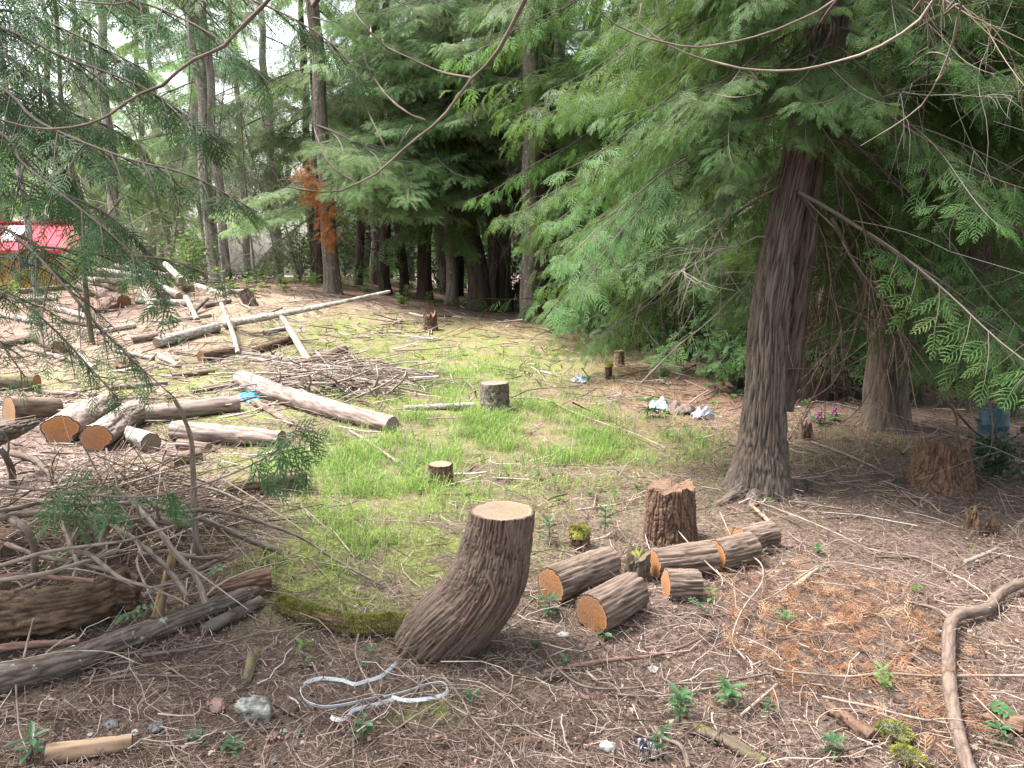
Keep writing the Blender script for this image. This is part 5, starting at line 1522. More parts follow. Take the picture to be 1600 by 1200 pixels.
for (a, b, w, bark, c0, c1, lab, lf) in (
        ((62, 552), (128, 566), (9, 10), 'shaggy', None, 'cut_pale', 'pale log between the split red ended one and the hanging sprig tips', (0, 0)),
        ((150, 520), (212, 508), (8, 8), 'pale', None, None, 'slim pale log behind the short tan ended log', (0, 0)),
        ((100, 500), (172, 512), (9, 8), 'log_grey', None, 'cut_red', 'grey log lying behind the sapling foot', (0, 0)),
        ((88, 482), (140, 496), (10, 10), 'pale', None, None, 'pale log just left of the reddish earth mound', (0, 0)),
        ((0, 540), (50, 528), (11, 11), 'log_grey', 'cut_red', None, 'grey log meeting the left edge above the yellow mossed one', (0, 0)),
        ((250, 505), (330, 492), (7, 6), 'log_white', None, None, 'thin white pole behind the fallen pole butt', (0, 0)),
        ((180, 548), (240, 560), (7, 7), 'log_white', None, None, 'thin white pole pointing at the mossy dark hump', (0, 0)),
        ((60, 612), (150, 618), (8, 7), 'shaggy', None, None, 'thin pale log behind the orange ended cedar log', (0, 0)),
        ((168, 606), (262, 598), (8, 8), 'shaggy', 'cut_pale', None, 'thin pale log behind the hollowed orange end log', (0, 0)),
        ((300, 610), (372, 600), (9, 9), 'log_grey', None, None, 'grey log just above the blue tarp scrap', (0, 0)),
        ((205, 425), (240, 410), (7, 6), 'pale', None, None, 'short pole sticking up behind the pile', (.5, .7)),
        ((318, 478), (360, 470), (8, 7), 'shaggy', None, None, 'short pale log between the pile and the lichen hung pole', (0, 0)),
        ((412, 520), (450, 512), (8, 7), 'log_white', None, None, 'short white log right of the lichen hung pole', (0, 0)),
        ((270, 588), (335, 580), (9, 8), 'log_moss', None, None, 'mossy log lying left of the dark red ended one', (0, 0))):
    log('felled_log', lab, a, b, w, bark, 'fir' if bark == 'pale' else 'cedar', c0, c1, LG, lift=lf)

LP = 'stacked logs at the back left'
for (a, b, w, bark, c0, c1, lab, lf) in (
        ((128, 447), (194, 471), (18, 21), 'log_grey', None, 'cut_red', 'largest grey log at the front foot of the log pile', (0, 0)),
        ((150, 441), (193, 452), (11, 14), 'log_grey', None, 'cut_red', 'log resting on the largest one in the log pile, red end right', (.22, .22)),
        ((136, 436), (158, 438), (9, 9), 'pale', 'cut_pale', 'cut_pale', 'short pale billet at the left of the log pile', (.3, .3)),
        ((152, 437), (198, 441), (9, 11), 'log_grey', None, 'cut_pale', 'log with a bright tan round end high in the log pile', (.38, .38)),
        ((156, 422), (238, 434), (9, 9), 'pale', None, None, 'long pale log across the top of the log pile', (.5, .4)),
        ((180, 415), (262, 430), (8, 8), 'pale', None, None, 'topmost pale log slanting along the back of the pile', (.55, .45)),
        ((236, 425), (255, 460), (9, 9), 'pale', None, 'cut_pale', 'pale log sliding forward off the middle of the pile', (.4, .05)),
        ((252, 447), (280, 463), (10, 12), 'pale', None, 'cut_pale', 'pale log with tan end at the right foot of the pile', (.05, .05)),
        ((258, 412), (284, 438), (9, 11), 'pale', None, 'cut_red', 'log with an orange end above the yellow mossy hump', (.4, .25)),
        ((303, 446), (350, 461), (11, 9), 'pale', None, None, 'pale log lying right of the pile, toward the tilted stump', (0, 0)),
        ((352, 456), (386, 456), (8, 8), 'pale', None, None, 'short pale log touching the tilted grey stump', (0, 0)),
        ((213, 470), (298, 474), (10, 11), 'pale', None, None, 'pale log lying crosswise in front of the log pile', (0, 0)),
        ((291, 464), (308, 500), (8, 9), 'pale', None, 'cut_red', 'pale log pointing forward with red end, front right of the pile', (.1, 0)),
        ((222, 450), (238, 484), (9, 13), 'pale', None, None, 'grey log pointing forward out of the pile middle', (.3, .02)),
        ((300, 490), (325, 466), (7, 5), 'log_dark', None, None, 'thin dark log leaning by the forward pointing one', (.02, .15)),
        ((20, 470), (90, 466), (9, 9), 'pale', None, None, 'pale log lying below the red roofed shed', (.1, .1)),
        ((30, 455), (110, 448), (8, 8), 'log_grey', None, None, 'grey log lying closest to the red roofed shed', (.15, .15)),
        ((0, 492), (70, 505), (9, 9), 'pale', None, None, 'pale log at the left edge in front of the shed', (0, 0))):
    log('pile_log', lab, a, b, w, bark, 'fir' if bark == 'pale' else 'cedar', c0, c1, LP, lift=lf)

# ------------------------------------------------------------ sticks
def stick(label, pts, w, mat='stick', lifts=None, group=None, name='stick', side=0, seed=0, seg=None, kinks=.0, cat='stick'):
    n = len(pts)
    lifts = lifts if lifts is not None else [.02] * n
    if isinstance(lifts, (int, float)):
        lifts = [lifts] * n
    q = []
    for i, (a, b) in enumerate(pts):
        g_ = G(a, b, lifts[i])
        ww = w[0] + (w[1] - w[0]) * i / (n - 1)
        q.append((*g_, ww * mpp(g_) / 2))
    s = spline(q, max(26, n * 9))
    g = np.random.default_rng(seed + hash_(label) % 1000)
    s[:, 3] *= 1 + .12 * pn(np.arange(len(s)) * .6, seed, 1)
    t = tube(s[:, :3], s[:, 3], seg or (18 if max(w) > 7 else 9), 'stick', seed, .10, depth=min(.0016, s[:, 3].mean() * .12))
    mb = MB().add(t['V'], t['F'], 0, bk=t['bk'], fis=t['fis'])
    cap(mb, t, 0, 0, .001, 0, seed, (1, .5)); cap(mb, t, 1, 0, .001, 0, seed, (1, .5))
    if side:
        i = g.integers(len(s) // 5, len(s) - 2, side)
        T = norm(np.gradient(s[:, :3], axis=0))[i]
        d = norm(T + g.normal(0, .7, (side, 3)) + [0, 0, .15])
        L = (.10 + .22 * g.random(side))[:, None, None]
        u = np.linspace(0, 1, 6)[None, :, None]
        pp = s[i, :3][:, None] + d[:, None] * u * L + g.normal(0, .3, (side, 1, 3)) * u ** 2 * L
        V, F, ix = batch_tubes(pp, s[i, 3][:, None] * .5 * (1 - .75 * u[0, :, 0])[None], 4)
        mb.add(V, F, 0, bk=V, fis=np.zeros(len(V)))
    base = (q[n // 2][0], q[n // 2][1], hs(q[n // 2][0], q[n // 2][1]))
    return solo(name, label, cat, mb, M[mat], base, group)
BP = 'sticks of the brush pile at the left'
SB = [
    ('thickest stick, running level from the left edge across the brush pile top', [(-40, 815), (0, 810), (50, 802), (120, 805), (175, 811), (225, 812), (300, 818)], (11, 14), 'stick', .40, 2),
    ('long pale stick running down right through the brush pile, tip at dark trunk', [(200, 775), (215, 792), (250, 832), (275, 865), (305, 897), (322, 942)], (7, 11), 'stick_pale', [.48, .44, .38, .3, .22, .12], 3),
    ('long thin stick sweeping up right from the left edge over the whole pile', [(-30, 892), (0, 884), (60, 866), (100, 858), (160, 850), (207, 842), (275, 820), (330, 802)], (8, 3), 'stick_pale', .46, 1),
    ('curved stick rising from lower left edge to the pile middle', [(-20, 908), (50, 900), (100, 888), (150, 872), (185, 858)], (8, 7), 'stick_pale', .40, 2),
    ('kinked stick going down right from the pile middle to the dark trunk', [(118, 861), (142, 868), (160, 882), (190, 904), (225, 915), (265, 930), (295, 945)], (9, 3), 'stick', .42, 2),
    ('pale stick slanting down right, ending near the leaning ochre board', [(165, 815), (205, 838), (217, 848), (250, 877), (272, 902), (293, 931)], (6, 8), 'stick_pale', [.4, .4, .38, .3, .22, .16], 1),
    ('upright stick standing taller than everything else in the brush pile', [(322, 882), (308, 850), (304, 806), (302, 745), (299, 690), (288, 655), (272, 624)], (13, 5), 'stick_pale', [.02, .16, .3, .5, .68, .8, .9], 1),
    ('arched pinkish stick at the back of the brush pile, near the orange log ends', [(80, 712), (105, 722), (125, 731), (140, 742), (155, 753), (185, 768)], (5, 6), 'stick', .25, 3),
    ('rough branch from the left edge sloping down under the green bough', [(-20, 700), (0, 705), (50, 717), (74, 736), (100, 757), (125, 775), (160, 800)], (11, 7), 'stick', [.4, .4, .36, .32, .3, .3, .3], 4),
    ('long stick reaching far right of the pile, across the moss', [(240, 812), (300, 798), (350, 801), (400, 814), (470, 840), (530, 878), (594, 913)], (8, 3.5), 'stick', [.36, .36, .3, .22, .12, .05, .02], 0),
    ('dark branch sloping right behind the long far reaching stick', [(240, 790), (300, 806), (350, 826), (400, 848), (440, 862)], (9, 10), 'stick', [.3, .26, .18, .1, .04], 2),
    ('short thick branch standing steeply in the pile middle', [(158, 852), (162, 835), (168, 818), (165, 800), (170, 780)], (11, 8), 'stick_pale', [.26, .32, .4, .46, .5], 1),
    ('rough barked branch curving down near the left edge', [(20, 812), (36, 823), (48, 838), (54, 862), (54, 895)], (13, 11), 'stick', [.42, .42, .38, .3, .2], 0),
    ('level stick just behind the thickest one', [(-30, 800), (20, 795), (80, 783), (140, 788), (215, 786)], (8, 7), 'stick', .32, 1),
    ('thin level stick below the green bough, right half of the pile', [(180, 762), (215, 756), (265, 755), (330, 763), (378, 783)], (4, 4), 'stick_pale', .3, 2),
    ('short stick crossing under the thickest one, toward the middle', [(112, 800), (130, 815), (157, 836)], (9, 8), 'stick', [.34, .34, .28], 0),
    ('reddish stick lying level along the bottom of the pile', [(-20, 905), (30, 898), (80, 902), (148, 908)], (9, 8), 'stick_red', .26, 0),
    ('forked pale twig hanging down in front of the leaning ochre board', [(213, 846), (219, 860), (214, 878), (222, 903), (232, 922)], (5, 3), 'stick_pale', .4, 3),
    ('dark stick bridging from the pile to the ochre board and beyond', [(225, 930), (255, 915), (300, 895), (330, 880), (360, 868)], (9, 6), 'stick', [.2, .2, .2, .14, .08], 1),
    ('reddish barked pole under the huge rotten log, parallel to the dark trunk', [(-20, 1016), (40, 1008), (125, 1003)], (15, 10), 'stick_red', .06, 0),
    ('stick hidden low in the pile behind the rough barked branch', [(10, 850), (60, 868), (120, 880), (170, 892)], (8, 7), 'stick', .2, 2),
    ('stick running steeply up from the rotten log to the level sticks', [(115, 905), (120, 880), (110, 850), (95, 815)], (8, 6), 'stick', .26, 1),
    ('low stick crossing the pile from the tiny sawn end to the middle', [(20, 925), (70, 905), (115, 875), (150, 850)], (7, 6), 'stick', .24, 2),
    ('grey stick deep in the pile beneath the upright one', [(215, 870), (260, 862), (310, 872), (350, 868)], (8, 7), 'stick', .14, 2),
    ('stick poking up left of the upright one', [(235, 800), (190, 770), (178, 740), (160, 715)], (5, 3), 'stick', [.4, .45, .5, .5], 3),
    ('branch stub standing behind the pile at the left edge', [(20, 760), (18, 735), (8, 712), (0, 700)], (12, 8), 'stick', [.2, .3, .4, .45], 3)]
for k, (lab, pts, w, mt, lf, sdn) in enumerate(SB):
    stick(lab, pts, w, mt, lf, BP, 'brush_stick', sdn, k)
SF = [
    ('thin stick lying parallel in front of the long dark trunk, right half', [(222, 1024), (270, 1018), (312, 1012), (369, 1000), (420, 985)], (7, 2), 'stick', .03, 1, None),
    ('twiggy stick in litter below the middle of the dark trunk', [(140, 1066), (200, 1056), (265, 1056), (320, 1060)], (5, 4), 'stick', .02, 1, None),
    ('short dark stick in front of the concrete lump', [(300, 1145), (340, 1144), (375, 1142), (443, 1136)], (6, 4), 'stick', .015, 0, None),
    ('grey stick running in from the left edge above the peeled log', [(-20, 1128), (30, 1118), (62, 1112), (137, 1106)], (7, 5), 'stick', .02, 0, None),
    ('white twig standing against the front of the dark trunk', [(25, 1070), (27, 1105), (30, 1140), (45, 1180)], (3.5, 2), 'stick_pale', [.14, .08, .05, .02], 1, None),
    ('pale twig lying over the dark trunk from the left edge', [(-10, 1037), (45, 1028), (94, 1019), (135, 1017), (175, 1020), (210, 1034)], (2.2, 2), 'stick_pale', .24, 1, None),
    ('straight pale twig propped on the rotten log at left', [(37, 1028), (45, 995), (53, 966)], (4, 3), 'stick_pale', [.2, .24, .3], 0, None),
    ('pale twig propped on the trunk, right of the straight one', [(72, 1020), (95, 1003), (117, 993)], (4, 4), 'stick_pale', .22, 0, None),
    ('brown stick beside the cones, behind the stones', [(428, 1100), (460, 1118), (485, 1132), (512, 1160)], (4, 4), 'stick', .015, 0, None),
    ('long curved twig crossing over the white strap', [(572, 950), (556, 1010), (562, 1040), (575, 1065), (588, 1090), (610, 1105), (626, 1117)], (3.2, 3), 'stick_pale', .03, 1, None),
    ('thin twig curving from the strap down to the bottom edge', [(640, 1062), (610, 1080), (585, 1095), (562, 1115), (553, 1140), (552, 1200)], (3, 2.4), 'stick', .035, 1, None),
    ('long thin twig fanning right from the curved stump foot', [(690, 1052), (720, 1090), (740, 1125), (780, 1165), (810, 1200)], (3, 2), 'stick_pale', .03, 2, None),
    ('long thin twig arching right below the curved stump', [(660, 1055), (710, 1105), (770, 1130), (830, 1133), (880, 1120)], (3, 2), 'stick_pale', .03, 1, None),
    ('reddish branch lying in front of the sawn rounds', [(852, 1050), (900, 1040), (957, 1031), (1010, 1026), (1045, 1018), (1085, 1002), (1112, 985)], (8, 4), 'stick_red', .03, 2, None),
    ('bowed thin branch crossing under the reddish one', [(806, 970), (840, 990), (850, 1012), (872, 1045), (912, 1072), (969, 1076), (1053, 1069), (1130, 1065), (1200, 1052)], (3, 4), 'stick', .035, 2, None),
    ('twig under the two leafy seedlings', [(965, 1085), (1030, 1088), (1080, 1080), (1130, 1072), (1190, 1066)], (3, 4), 'stick_pale', .02, 1, None),
    ('pale broken stick with a peeled side, right of the leafy seedlings', [(1158, 1118), (1185, 1095), (1214, 1070)], (6, 6), 'stick_pale', .03, 0, None),
    ('short stubby grey stick in orange needles', [(1242, 917), (1260, 902), (1277, 890)], (8, 7), 'stick_pale', .03, 0, None),
    ('dark crooked root above the mossy log at bottom', [(1024, 1136), (1035, 1152), (1060, 1163), (1070, 1178), (1076, 1200)], (7, 8), 'stick', .03, 0, None),
    ('long thin branch crossing the orange needles level', [(1200, 1040), (1225, 1048), (1319, 1057), (1382, 1052), (1450, 1056), (1530, 1056), (1620, 1056)], (3, 5), 'stick_pale', .05, 2, None),
    ('thin branch running under the forked pole to the right', [(1285, 1089), (1320, 1096), (1360, 1104), (1420, 1120), (1484, 1131)], (5, 4), 'stick_pale', .04, 1, None),
    ('short stick lying right of the forked pole head', [(1508, 878), (1535, 868), (1558, 857)], (7, 5), 'stick_pale', .04, 0, None),
    ('dark stick far behind the orange needles', [(1365, 870), (1410, 871), (1452, 873)], (5, 4), 'stick', .02, 0, None),
    ('reddish broken stick leaning beside the last sawn log', [(1172, 788), (1188, 802), (1204, 818)], (5, 7), 'debark', [.05, .03, .02], 0, None),
    ('long bent twig from the sawn rounds toward the orange needles', [(1125, 800), (1150, 850), (1188, 880), (1190, 910), (1165, 945), (1150, 975), (1145, 1005), (1165, 1030)], (2.5, 3), 'stick_pale', .06, 2, None),
    ('thin arched twig over the long sawn log', [(1060, 830), (1105, 880), (1165, 930), (1200, 935), (1290, 880), (1380, 890)], (2, 2), 'stick_pale', .10, 2, None),
    ('long bare branch lying in grass right of the grey barked stump', [(800, 622), (850, 624), (892, 642), (950, 664), (992, 678), (1040, 700)], (3, 2.5), 'stick_pale', .04, 2, None),
    ('thin arched branch above the long bare one', [(800, 621), (825, 610), (860, 606), (905, 606), (950, 608), (975, 620)], (2, 1.5), 'stick', .12, 1, None),
    ('stick crossing the grass left of centre, down from the long cedar log', [(545, 672), (575, 690), (600, 707), (622, 723)], (4, 5), 'stick_pale', .03, 0, None),
    ('pale stick in shaded litter right of the big cedar', [(1268, 690), (1310, 705), (1350, 722), (1400, 745)], (3, 2), 'stick_pale', .03, 1, None),
    ('long pale stick at the lower right corner', [(1519, 1150), (1550, 1158), (1582, 1166)], (4, 3), 'stick_pale', .04, 0, None),
    ('long thin stick reaching the roots of the big cedar', [(1228, 800), (1300, 830), (1360, 858), (1430, 870), (1480, 890)], (3, 2), 'stick_pale', .04, 2, None)]
for k, (lab, pts, w, mt, lf, sdn, gr) in enumerate(SF):
    stick(lab, pts, w, mt, lf, gr, 'fallen_stick', sdn, 50 + k)

def forked_pole():
    b = G(1490, 1020)
    root = thing('forked_branch', 'thick smooth forked branch lying from the right edge down to the bottom', 'branch', b)
    for pts, w, nm in (([(1530, 1240), (1510, 1189), (1494, 1130), (1484, 1069), (1482, 1020), (1484, 980), (1496, 962), (1520, 956), (1544, 949), (1562, 928), (1590, 913), (1640, 900)], (25, 14), 'main_stem'),
                       ([(1488, 968), (1470, 956), (1450, 948), (1415, 940)], (9, 5), 'side_stem')):
        q = [(*G(a, c, .05 if nm == 'main_stem' else .045), (w[0] + (w[1] - w[0]) * i / (len(pts) - 1)) * 2.6 / FPX / 2 * (G(a, c).y / 2.6)) for i, (a, c) in enumerate(pts)]
        s = spline(q, 130)
        t = tube(s[:, :3], s[:, 3], 36, 'stick', 6, .08)
        part(root, nm, MB().add(t['V'], t['F'], 0, bk=t['bk'], fis=t['fis']), M['stick_smooth'])
M['stick_smooth'] = bark_mat('speckled_smooth_bark', (.175, .13, .105), (.115, .083, .066), (.055, .037, .028), (120, 120, 90), fine=.001)
forked_pole()

# second, finer brush heap beyond the long cedar log: interlaced thin grey branches
g = np.random.default_rng(44)
HB = [('leftmost', 430), ('second', 455), ('third', 480), ('middle', 505), ('fifth', 530), ('sixth', 555), ('seventh', 580), ('rightmost', 610)]
for k, (nm, px) in enumerate(HB):
    a = (px, 630 - g.random() * 20 - (625 - px) * .12); b = (px + 20 + g.random() * 60 * (1 if k % 2 else -1), 568 + g.random() * 20)
    stick('%s of the larger grey branches criss-crossed in the heap beyond the long cedar log' % nm, [a, ((a[0] + b[0]) / 2 + 6, (a[1] + b[1]) / 2), b], (4.5, 2.5), 'stick_pale', [.03, .28, .38], 'branches of the small grey heap', 'heap_branch', 4, 90 + k)
c0 = G(535, 602)
n = 430
a = g.normal(.25, .9, n)
cx, cy = c0.x + g.normal(0, .6, n), c0.y + g.normal(0, .45, n)
L = .35 + .9 * g.random(n)
u = np.linspace(-.5, .5, 5)[None]
pxs = cx[:, None] + np.cos(a)[:, None] * u * L[:, None]
pys = cy[:, None] + np.sin(a)[:, None] * u * L[:, None]
hh = .34 * np.exp(-((cx - c0.x) / .9) ** 2 - ((cy - c0.y) / .7) ** 2) * g.random(n)
pzs = hgt(pxs, pys) + .01 + hh[:, None] + u * g.normal(0, .22, n)[:, None] * (hh[:, None] * 3) + .05 * np.sin(u * 3.14 + 1.57) * g.random(n)[:, None]
V, F, ix = batch_tubes(np.stack([pxs, pys, np.maximum(pzs, hgt(pxs, pys) + .004)], -1), (.0035 + .007 * g.random(n) ** 2)[:, None] * (1.2 - .6 * (u + .5)), 4)
kind(obj('brush_twigs', MB().add(V, F, 0, tint=g.random(n)[ix]).mesh('brush_twigs', M['twig_pale'])), 'stuff')
# fine twigs through the big brush pile
n = 1500
c0 = G(180, 850)
a = g.random(n) * 6.28
cx, cy = c0.x - .1 + g.normal(0, .42, n), c0.y + .1 + g.normal(0, .36, n)
L = .15 + .55 * g.random(n)
pxs = cx[:, None] + np.cos(a)[:, None] * u * L[:, None]; pys = cy[:, None] + np.sin(a)[:, None] * u * L[:, None]
hh = .42 * np.exp(-((cx - c0.x) / .8) ** 2 - ((cy - c0.y) / .5) ** 2) * g.random(n)
pzs = hgt(pxs, pys) + .01 + hh[:, None] + u * g.normal(0, .25, n)[:, None] * (.2 + hh[:, None] * 2)
V, F, ix = batch_tubes(np.stack([pxs, pys, np.maximum(pzs, hgt(pxs, pys) + .004)], -1), (.0012 + .004 * g.random(n) ** 2)[:, None] * (1.2 - .6 * (u + .5)), 3)
kind(obj('pile_twigs', MB().add(V, F, 0, tint=g.random(n)[ix]).mesh('pile_twigs', M['twig'])), 'stuff')
# twigs standing in the dry patch of the grass, right of the grey stump
for (px, py, n, sx, sy, hgh) in ((930, 630, 420, .8, .7, .22), (1000, 600, 240, .7, .8, .2), (1250, 700, 260, .8, .8, .2)):
    c0 = G(px, py)
    cx, cy = c0.x + g.normal(0, sx, n), c0.y + g.normal(0, sy, n)
    d = g.normal(0, 1, (n, 3)) * [1, 1, .5] + [0, 0, .55]
    d = norm(d) * (.08 + hgh * g.random(n))[:, None]
    b = np.stack([cx, cy, hgt(cx, cy)], -1)
    uu = np.linspace(0, 1, 4)[None, :, None]
    pp = b[:, None] + d[:, None] * uu + g.normal(0, .05, (n, 1, 3)) * uu ** 2
    V, F, ix = batch_tubes(pp, np.broadcast_to(.0022 * (1 - .6 * uu[0, :, 0]), (n, 4)), 3)
    kind(obj('dry_stems', MB().add(V, F, 0, tint=.4 + .6 * g.random(n)[ix]).mesh('dry_stems', M['twig_pale'])), 'stuff')

# dead orange cedar sprays on the ground at right
FR_THIN = make_frond(10, 1, wide=.55, seed=9, thick=.7)
def orange_sprays():
    g = np.random.default_rng(9)
    cs = [(1190, 905, 6), (1215, 945, 7), (1180, 960, 6), (1260, 930, 8), (1300, 945, 9), (1330, 925, 6), (1360, 950, 8), (1250, 985, 8), (1300, 1000, 10), (1340, 980, 8), (1210, 1020, 8),
          (1290, 1030, 9), (1240, 1050, 7), (1375, 1015, 6), (1420, 970, 7), (1450, 1000, 5), (1400, 1040, 5), (1200, 1070, 6), (1560, 1000, 4), (1450, 1105, 9), (1445, 1130, 8), (1530, 1090, 4), (1160, 1040, 4)]
    k = 0
    mb = MB()
    for (px, py, m_) in cs:
        m_ = int(m_ * 5.5)
        c = G(px, py)
        o = np.array([c.x, c.y, c.z + .025]) + g.normal(0, 1, (m_, 3)) * [.10, .15, .012]
        o[:, 2] = hgt(o[:, 0], o[:, 1]) + .015 + .04 * g.random(m_)
        d = g.normal(0, 1, (m_, 3)) * [1, 1, .3]
        T_ = FR_THIN
        V, F = scatter(T_[0] * [1, 1, .5], T_[1], axes(d, norm(g.normal(0, .8, (m_, 3)) + [0, 0, 1]), .04 + .09 * g.random(m_) ** 1.5), o)
        mb.add(V, F, 0, tint=np.repeat(np.clip(g.normal(.5, .4, m_), 0, 1), len(T_[0])))
    return kind(obj('dead_orange_sprays', mb.mesh('dead_orange_sprays', M['rust'])), 'stuff')
orange_sprays()

# rusty sprigs hanging on the grey fir
for (lab, pts) in (('rusty dead sprig hanging left of the grey fir at mid height', [(482, 272), (474, 268), (490, 285), (494, 300), (486, 312)]),
                   ('rusty dead sprig clinging to the grey fir below the first', [(510, 330), (505, 345), (512, 360), (508, 375)]),):
    y = 17.0
    c = P(*pts[0], y)
    mb = MB()
    for (a, b) in pts:
        m_ = 20
        o = np.array(P(a, b, y)) + g.normal(0, .11, (m_, 3))
        V, F = scatter(FR_MID[0][0], FR_MID[0][1], axes(g.normal(0, 1, (m_, 3)) * [1, .5, .6] + [0, 0, -.5], g.normal(0, 1, (m_, 3)), .14 + .16 * g.random(m_)), o)
        mb.add(V, F, 0, tip=np.repeat(g.random(m_), len(FR_MID[0][0])))
    pth = spline([tuple(P(515, pts[0][1] + 20, 17.6)), tuple(P(pts[1][0], pts[1][1] + 8, y)), tuple(P(*pts[-1], y))], 12)
    V, F, _ = batch_tubes(pth[None], np.full((1, 12), .012), 4)
    mb.add(V, F, 0, tip=np.zeros(len(V)))
    solo('dead_sprig', lab, 'sprig', mb, M['rust_spray'], c)

# ------------------------------------------------------------ stones, cones, strap, rubbish
def rock(name, label, px, py, w, h, mat, seed, group=None, cat='stone', rough=.35, flat=1.0, moss=0, jag=2.2):
    c = G(px, py)
    m = mpp(c)
    bpy_me = bpy.data.meshes.new('t')
    import bmesh
    bm = bmesh.new()
    bmesh.ops.create_icosphere(bm, subdivisions=5 if w > 30 else 3, radius=1)
    V = np.array([v.co[:] for v in bm.verts]); F = np.array([[v.index for v in f.verts] for f in bm.faces]); bm.free()
    n_ = pn(V[:, 0] * 1.3 + seed, V[:, 1] * 1.3, V[:, 2] * 1.3) + .5 * pn(V[:, 0] * 3 + seed, V[:, 1] * 3, V[:, 2] * 3)
    ridg = 1 - np.abs(pn(V[:, 0] * jag * 2 + seed, V[:, 1] * jag * 2, V[:, 2] * jag * 2)) * 2
    V = V * (1 + rough * n_ + rough * .25 * ridg)[:, None]
    # chip flat facets
    g_ = np.random.default_rng(seed)
    for _ in range(9):
        d = norm(g_.normal(0, 1, 3)[None])[0]
        k = V @ d
        lim = .72 + .12 * g_.random()
        V = V - np.outer(np.maximum(0, k - lim) * .85, d)
    V = V * [w * m / 2, w * m / 2 * .8, h * m / 2 * flat]
    a = seed * 1.3
    V[:, :2] = V[:, :2] @ np.array([[math.cos(a * .1), -math.sin(a * .1)], [math.sin(a * .1), math.cos(a * .1)]])
    cc = np.array([c.x, c.y + w * m * .3, hs(c.x, c.y + w * m * .3) + h * m * .30])
    mb = MB().add(V + cc, F, 0)
    if moss:
        root = thing(name, label, cat, cc, group)
        part(root, 'stone', mb, M[mat])
        rg = np.random.default_rng(seed)
        i = rg.integers(0, len(V), moss); i = i[V[i, 2] > -.1 * V[:, 2].max()]
        nrm = norm(V[i] / [w * m / 2, w * m / 2, h * m / 2])
        d = norm(nrm + rg.normal(0, .5, nrm.shape))
        VV, FF = scatter(np.array([[0, -.15, 0], [0, .15, 0], [1, 0, 0]]), np.array([[0, 1, 2]]), axes(d, rg.normal(0, 1, nrm.shape), .006 + .006 * rg.random(len(i))), V[i] * .99 + cc + rg.normal(0, .002, nrm.shape))
        part(root, 'moss', MB().add(VV, FF, 0), M['moss'], False)
        return root
    return solo(name, label, cat, mb, M[mat], cc, group, smooth=w > 20)
M['concrete'] = plain('rough_concrete', [(.35, (.06, .06, .055, 1)), (.5, (.18, .18, .165, 1)), (.65, (.32, .315, .29, 1))], 38, .95, .012, 60)
M['stone_grey'] = plain('grey_stone', [(.3, (.075, .08, .082, 1)), (.7, (.15, .15, .15, 1))], 12, .8, .002, 60)
M['stone_pink'] = plain('pinkish_stone', [(.3, (.17, .10, .08, 1)), (.7, (.25, .16, .13, 1))], 12, .8, .002, 60)
M['stone_white'] = plain('whitish_stone', [(.3, (.21, .205, .185, 1)), (.7, (.33, .325, .30, 1))], 12, .8, .002, 60)
rock('concrete_lump', 'crumbly pale grey lump of concrete lying left of the white strap', 397, 1132, 56, 46, 'concrete', 3, rough=.42, jag=5)
for (px, py, w, h, mt, lab) in ((337, 1112, 34, 16, 'stone_pink', 'flat pinkish stone left of the concrete lump'), (170, 1140, 28, 14, 'stone_grey', 'flat grey stone above the peeled log'),
                                (240, 1146, 28, 16, 'stone_grey', 'dark grey stone between the peeled log and concrete lump'), (210, 1152, 16, 12, 'stone_white', 'pale stone at the peeled log right end'),
                                (140, 1152, 13, 8, 'stone_white', 'small white stone above the peeled log'), (301, 1156, 30, 10, 'stone_grey', 'flat dark stone under the short stick'),
                                (424, 1158, 24, 9, 'stone_pink', 'low pale stone below the concrete lump'), (442, 1148, 14, 9, 'stone_white', 'small whitish stone right of the low pale one'),
                                (465, 1154, 14, 13, 'stone_grey', 'upright grey pebble near the brown cone'), (472, 1166, 12, 9, 'stone_white', 'whitish pebble below the upright grey one'),
                                (447, 1156, 10, 8, 'stone_pink', 'pink pebble among the small stones'), (265, 1118, 12, 6, 'stone_pink', 'tan pebble left of the flat pinkish stone'),
                                (949, 1178, 26, 24, 'stone_white', 'white angular block at the bottom edge'), (1021, 1052, 20, 9, 'stone_white', 'white flat chip right of the reddish branch'),
                                (882, 1000, 22, 12, 'stone_white', 'white flake below the nearest sawn round'), (427, 1194, 14, 10, 'stone_grey', 'bluish stone at the bottom edge'),
                                (513, 1190, 9, 7, 'stone_white', 'tiny white pebble at the bottom, below the strap'), (592, 1158, 8, 6, 'stone_white', 'tiny bright pebble left of the lone cone')):
    rock('stone', lab, px, py, w, h, mt, px % 41, flat=.9)
rock('mossy_rock', 'rock with bright yellow moss beside the crumbling red log', 1402, 1165, 48, 34, 'stone_grey', 5, moss=6000, cat='rock')
rock('mossy_rock', 'yellow mossy rock touching the bottom edge, right of the other one', 1424, 1200, 50, 28, 'stone_grey', 6, moss=6000, cat='rock')
rock('moss_hump', 'yellow green moss hump at the back under the log with an orange end', 290, 456, 26, 14, 'rot_pale', 7, moss=1500, cat='moss hump')
rock('moss_hump', 'mossy dark hump under the hanging sprig tips', 195, 582, 46, 26, 'rot_pale', 8, moss=1500, cat='moss hump')
rock('soil_mound', 'reddish mound of earth below the largest pile log', 160, 487, 50, 26, 'stone_pink', 9, cat='mound')

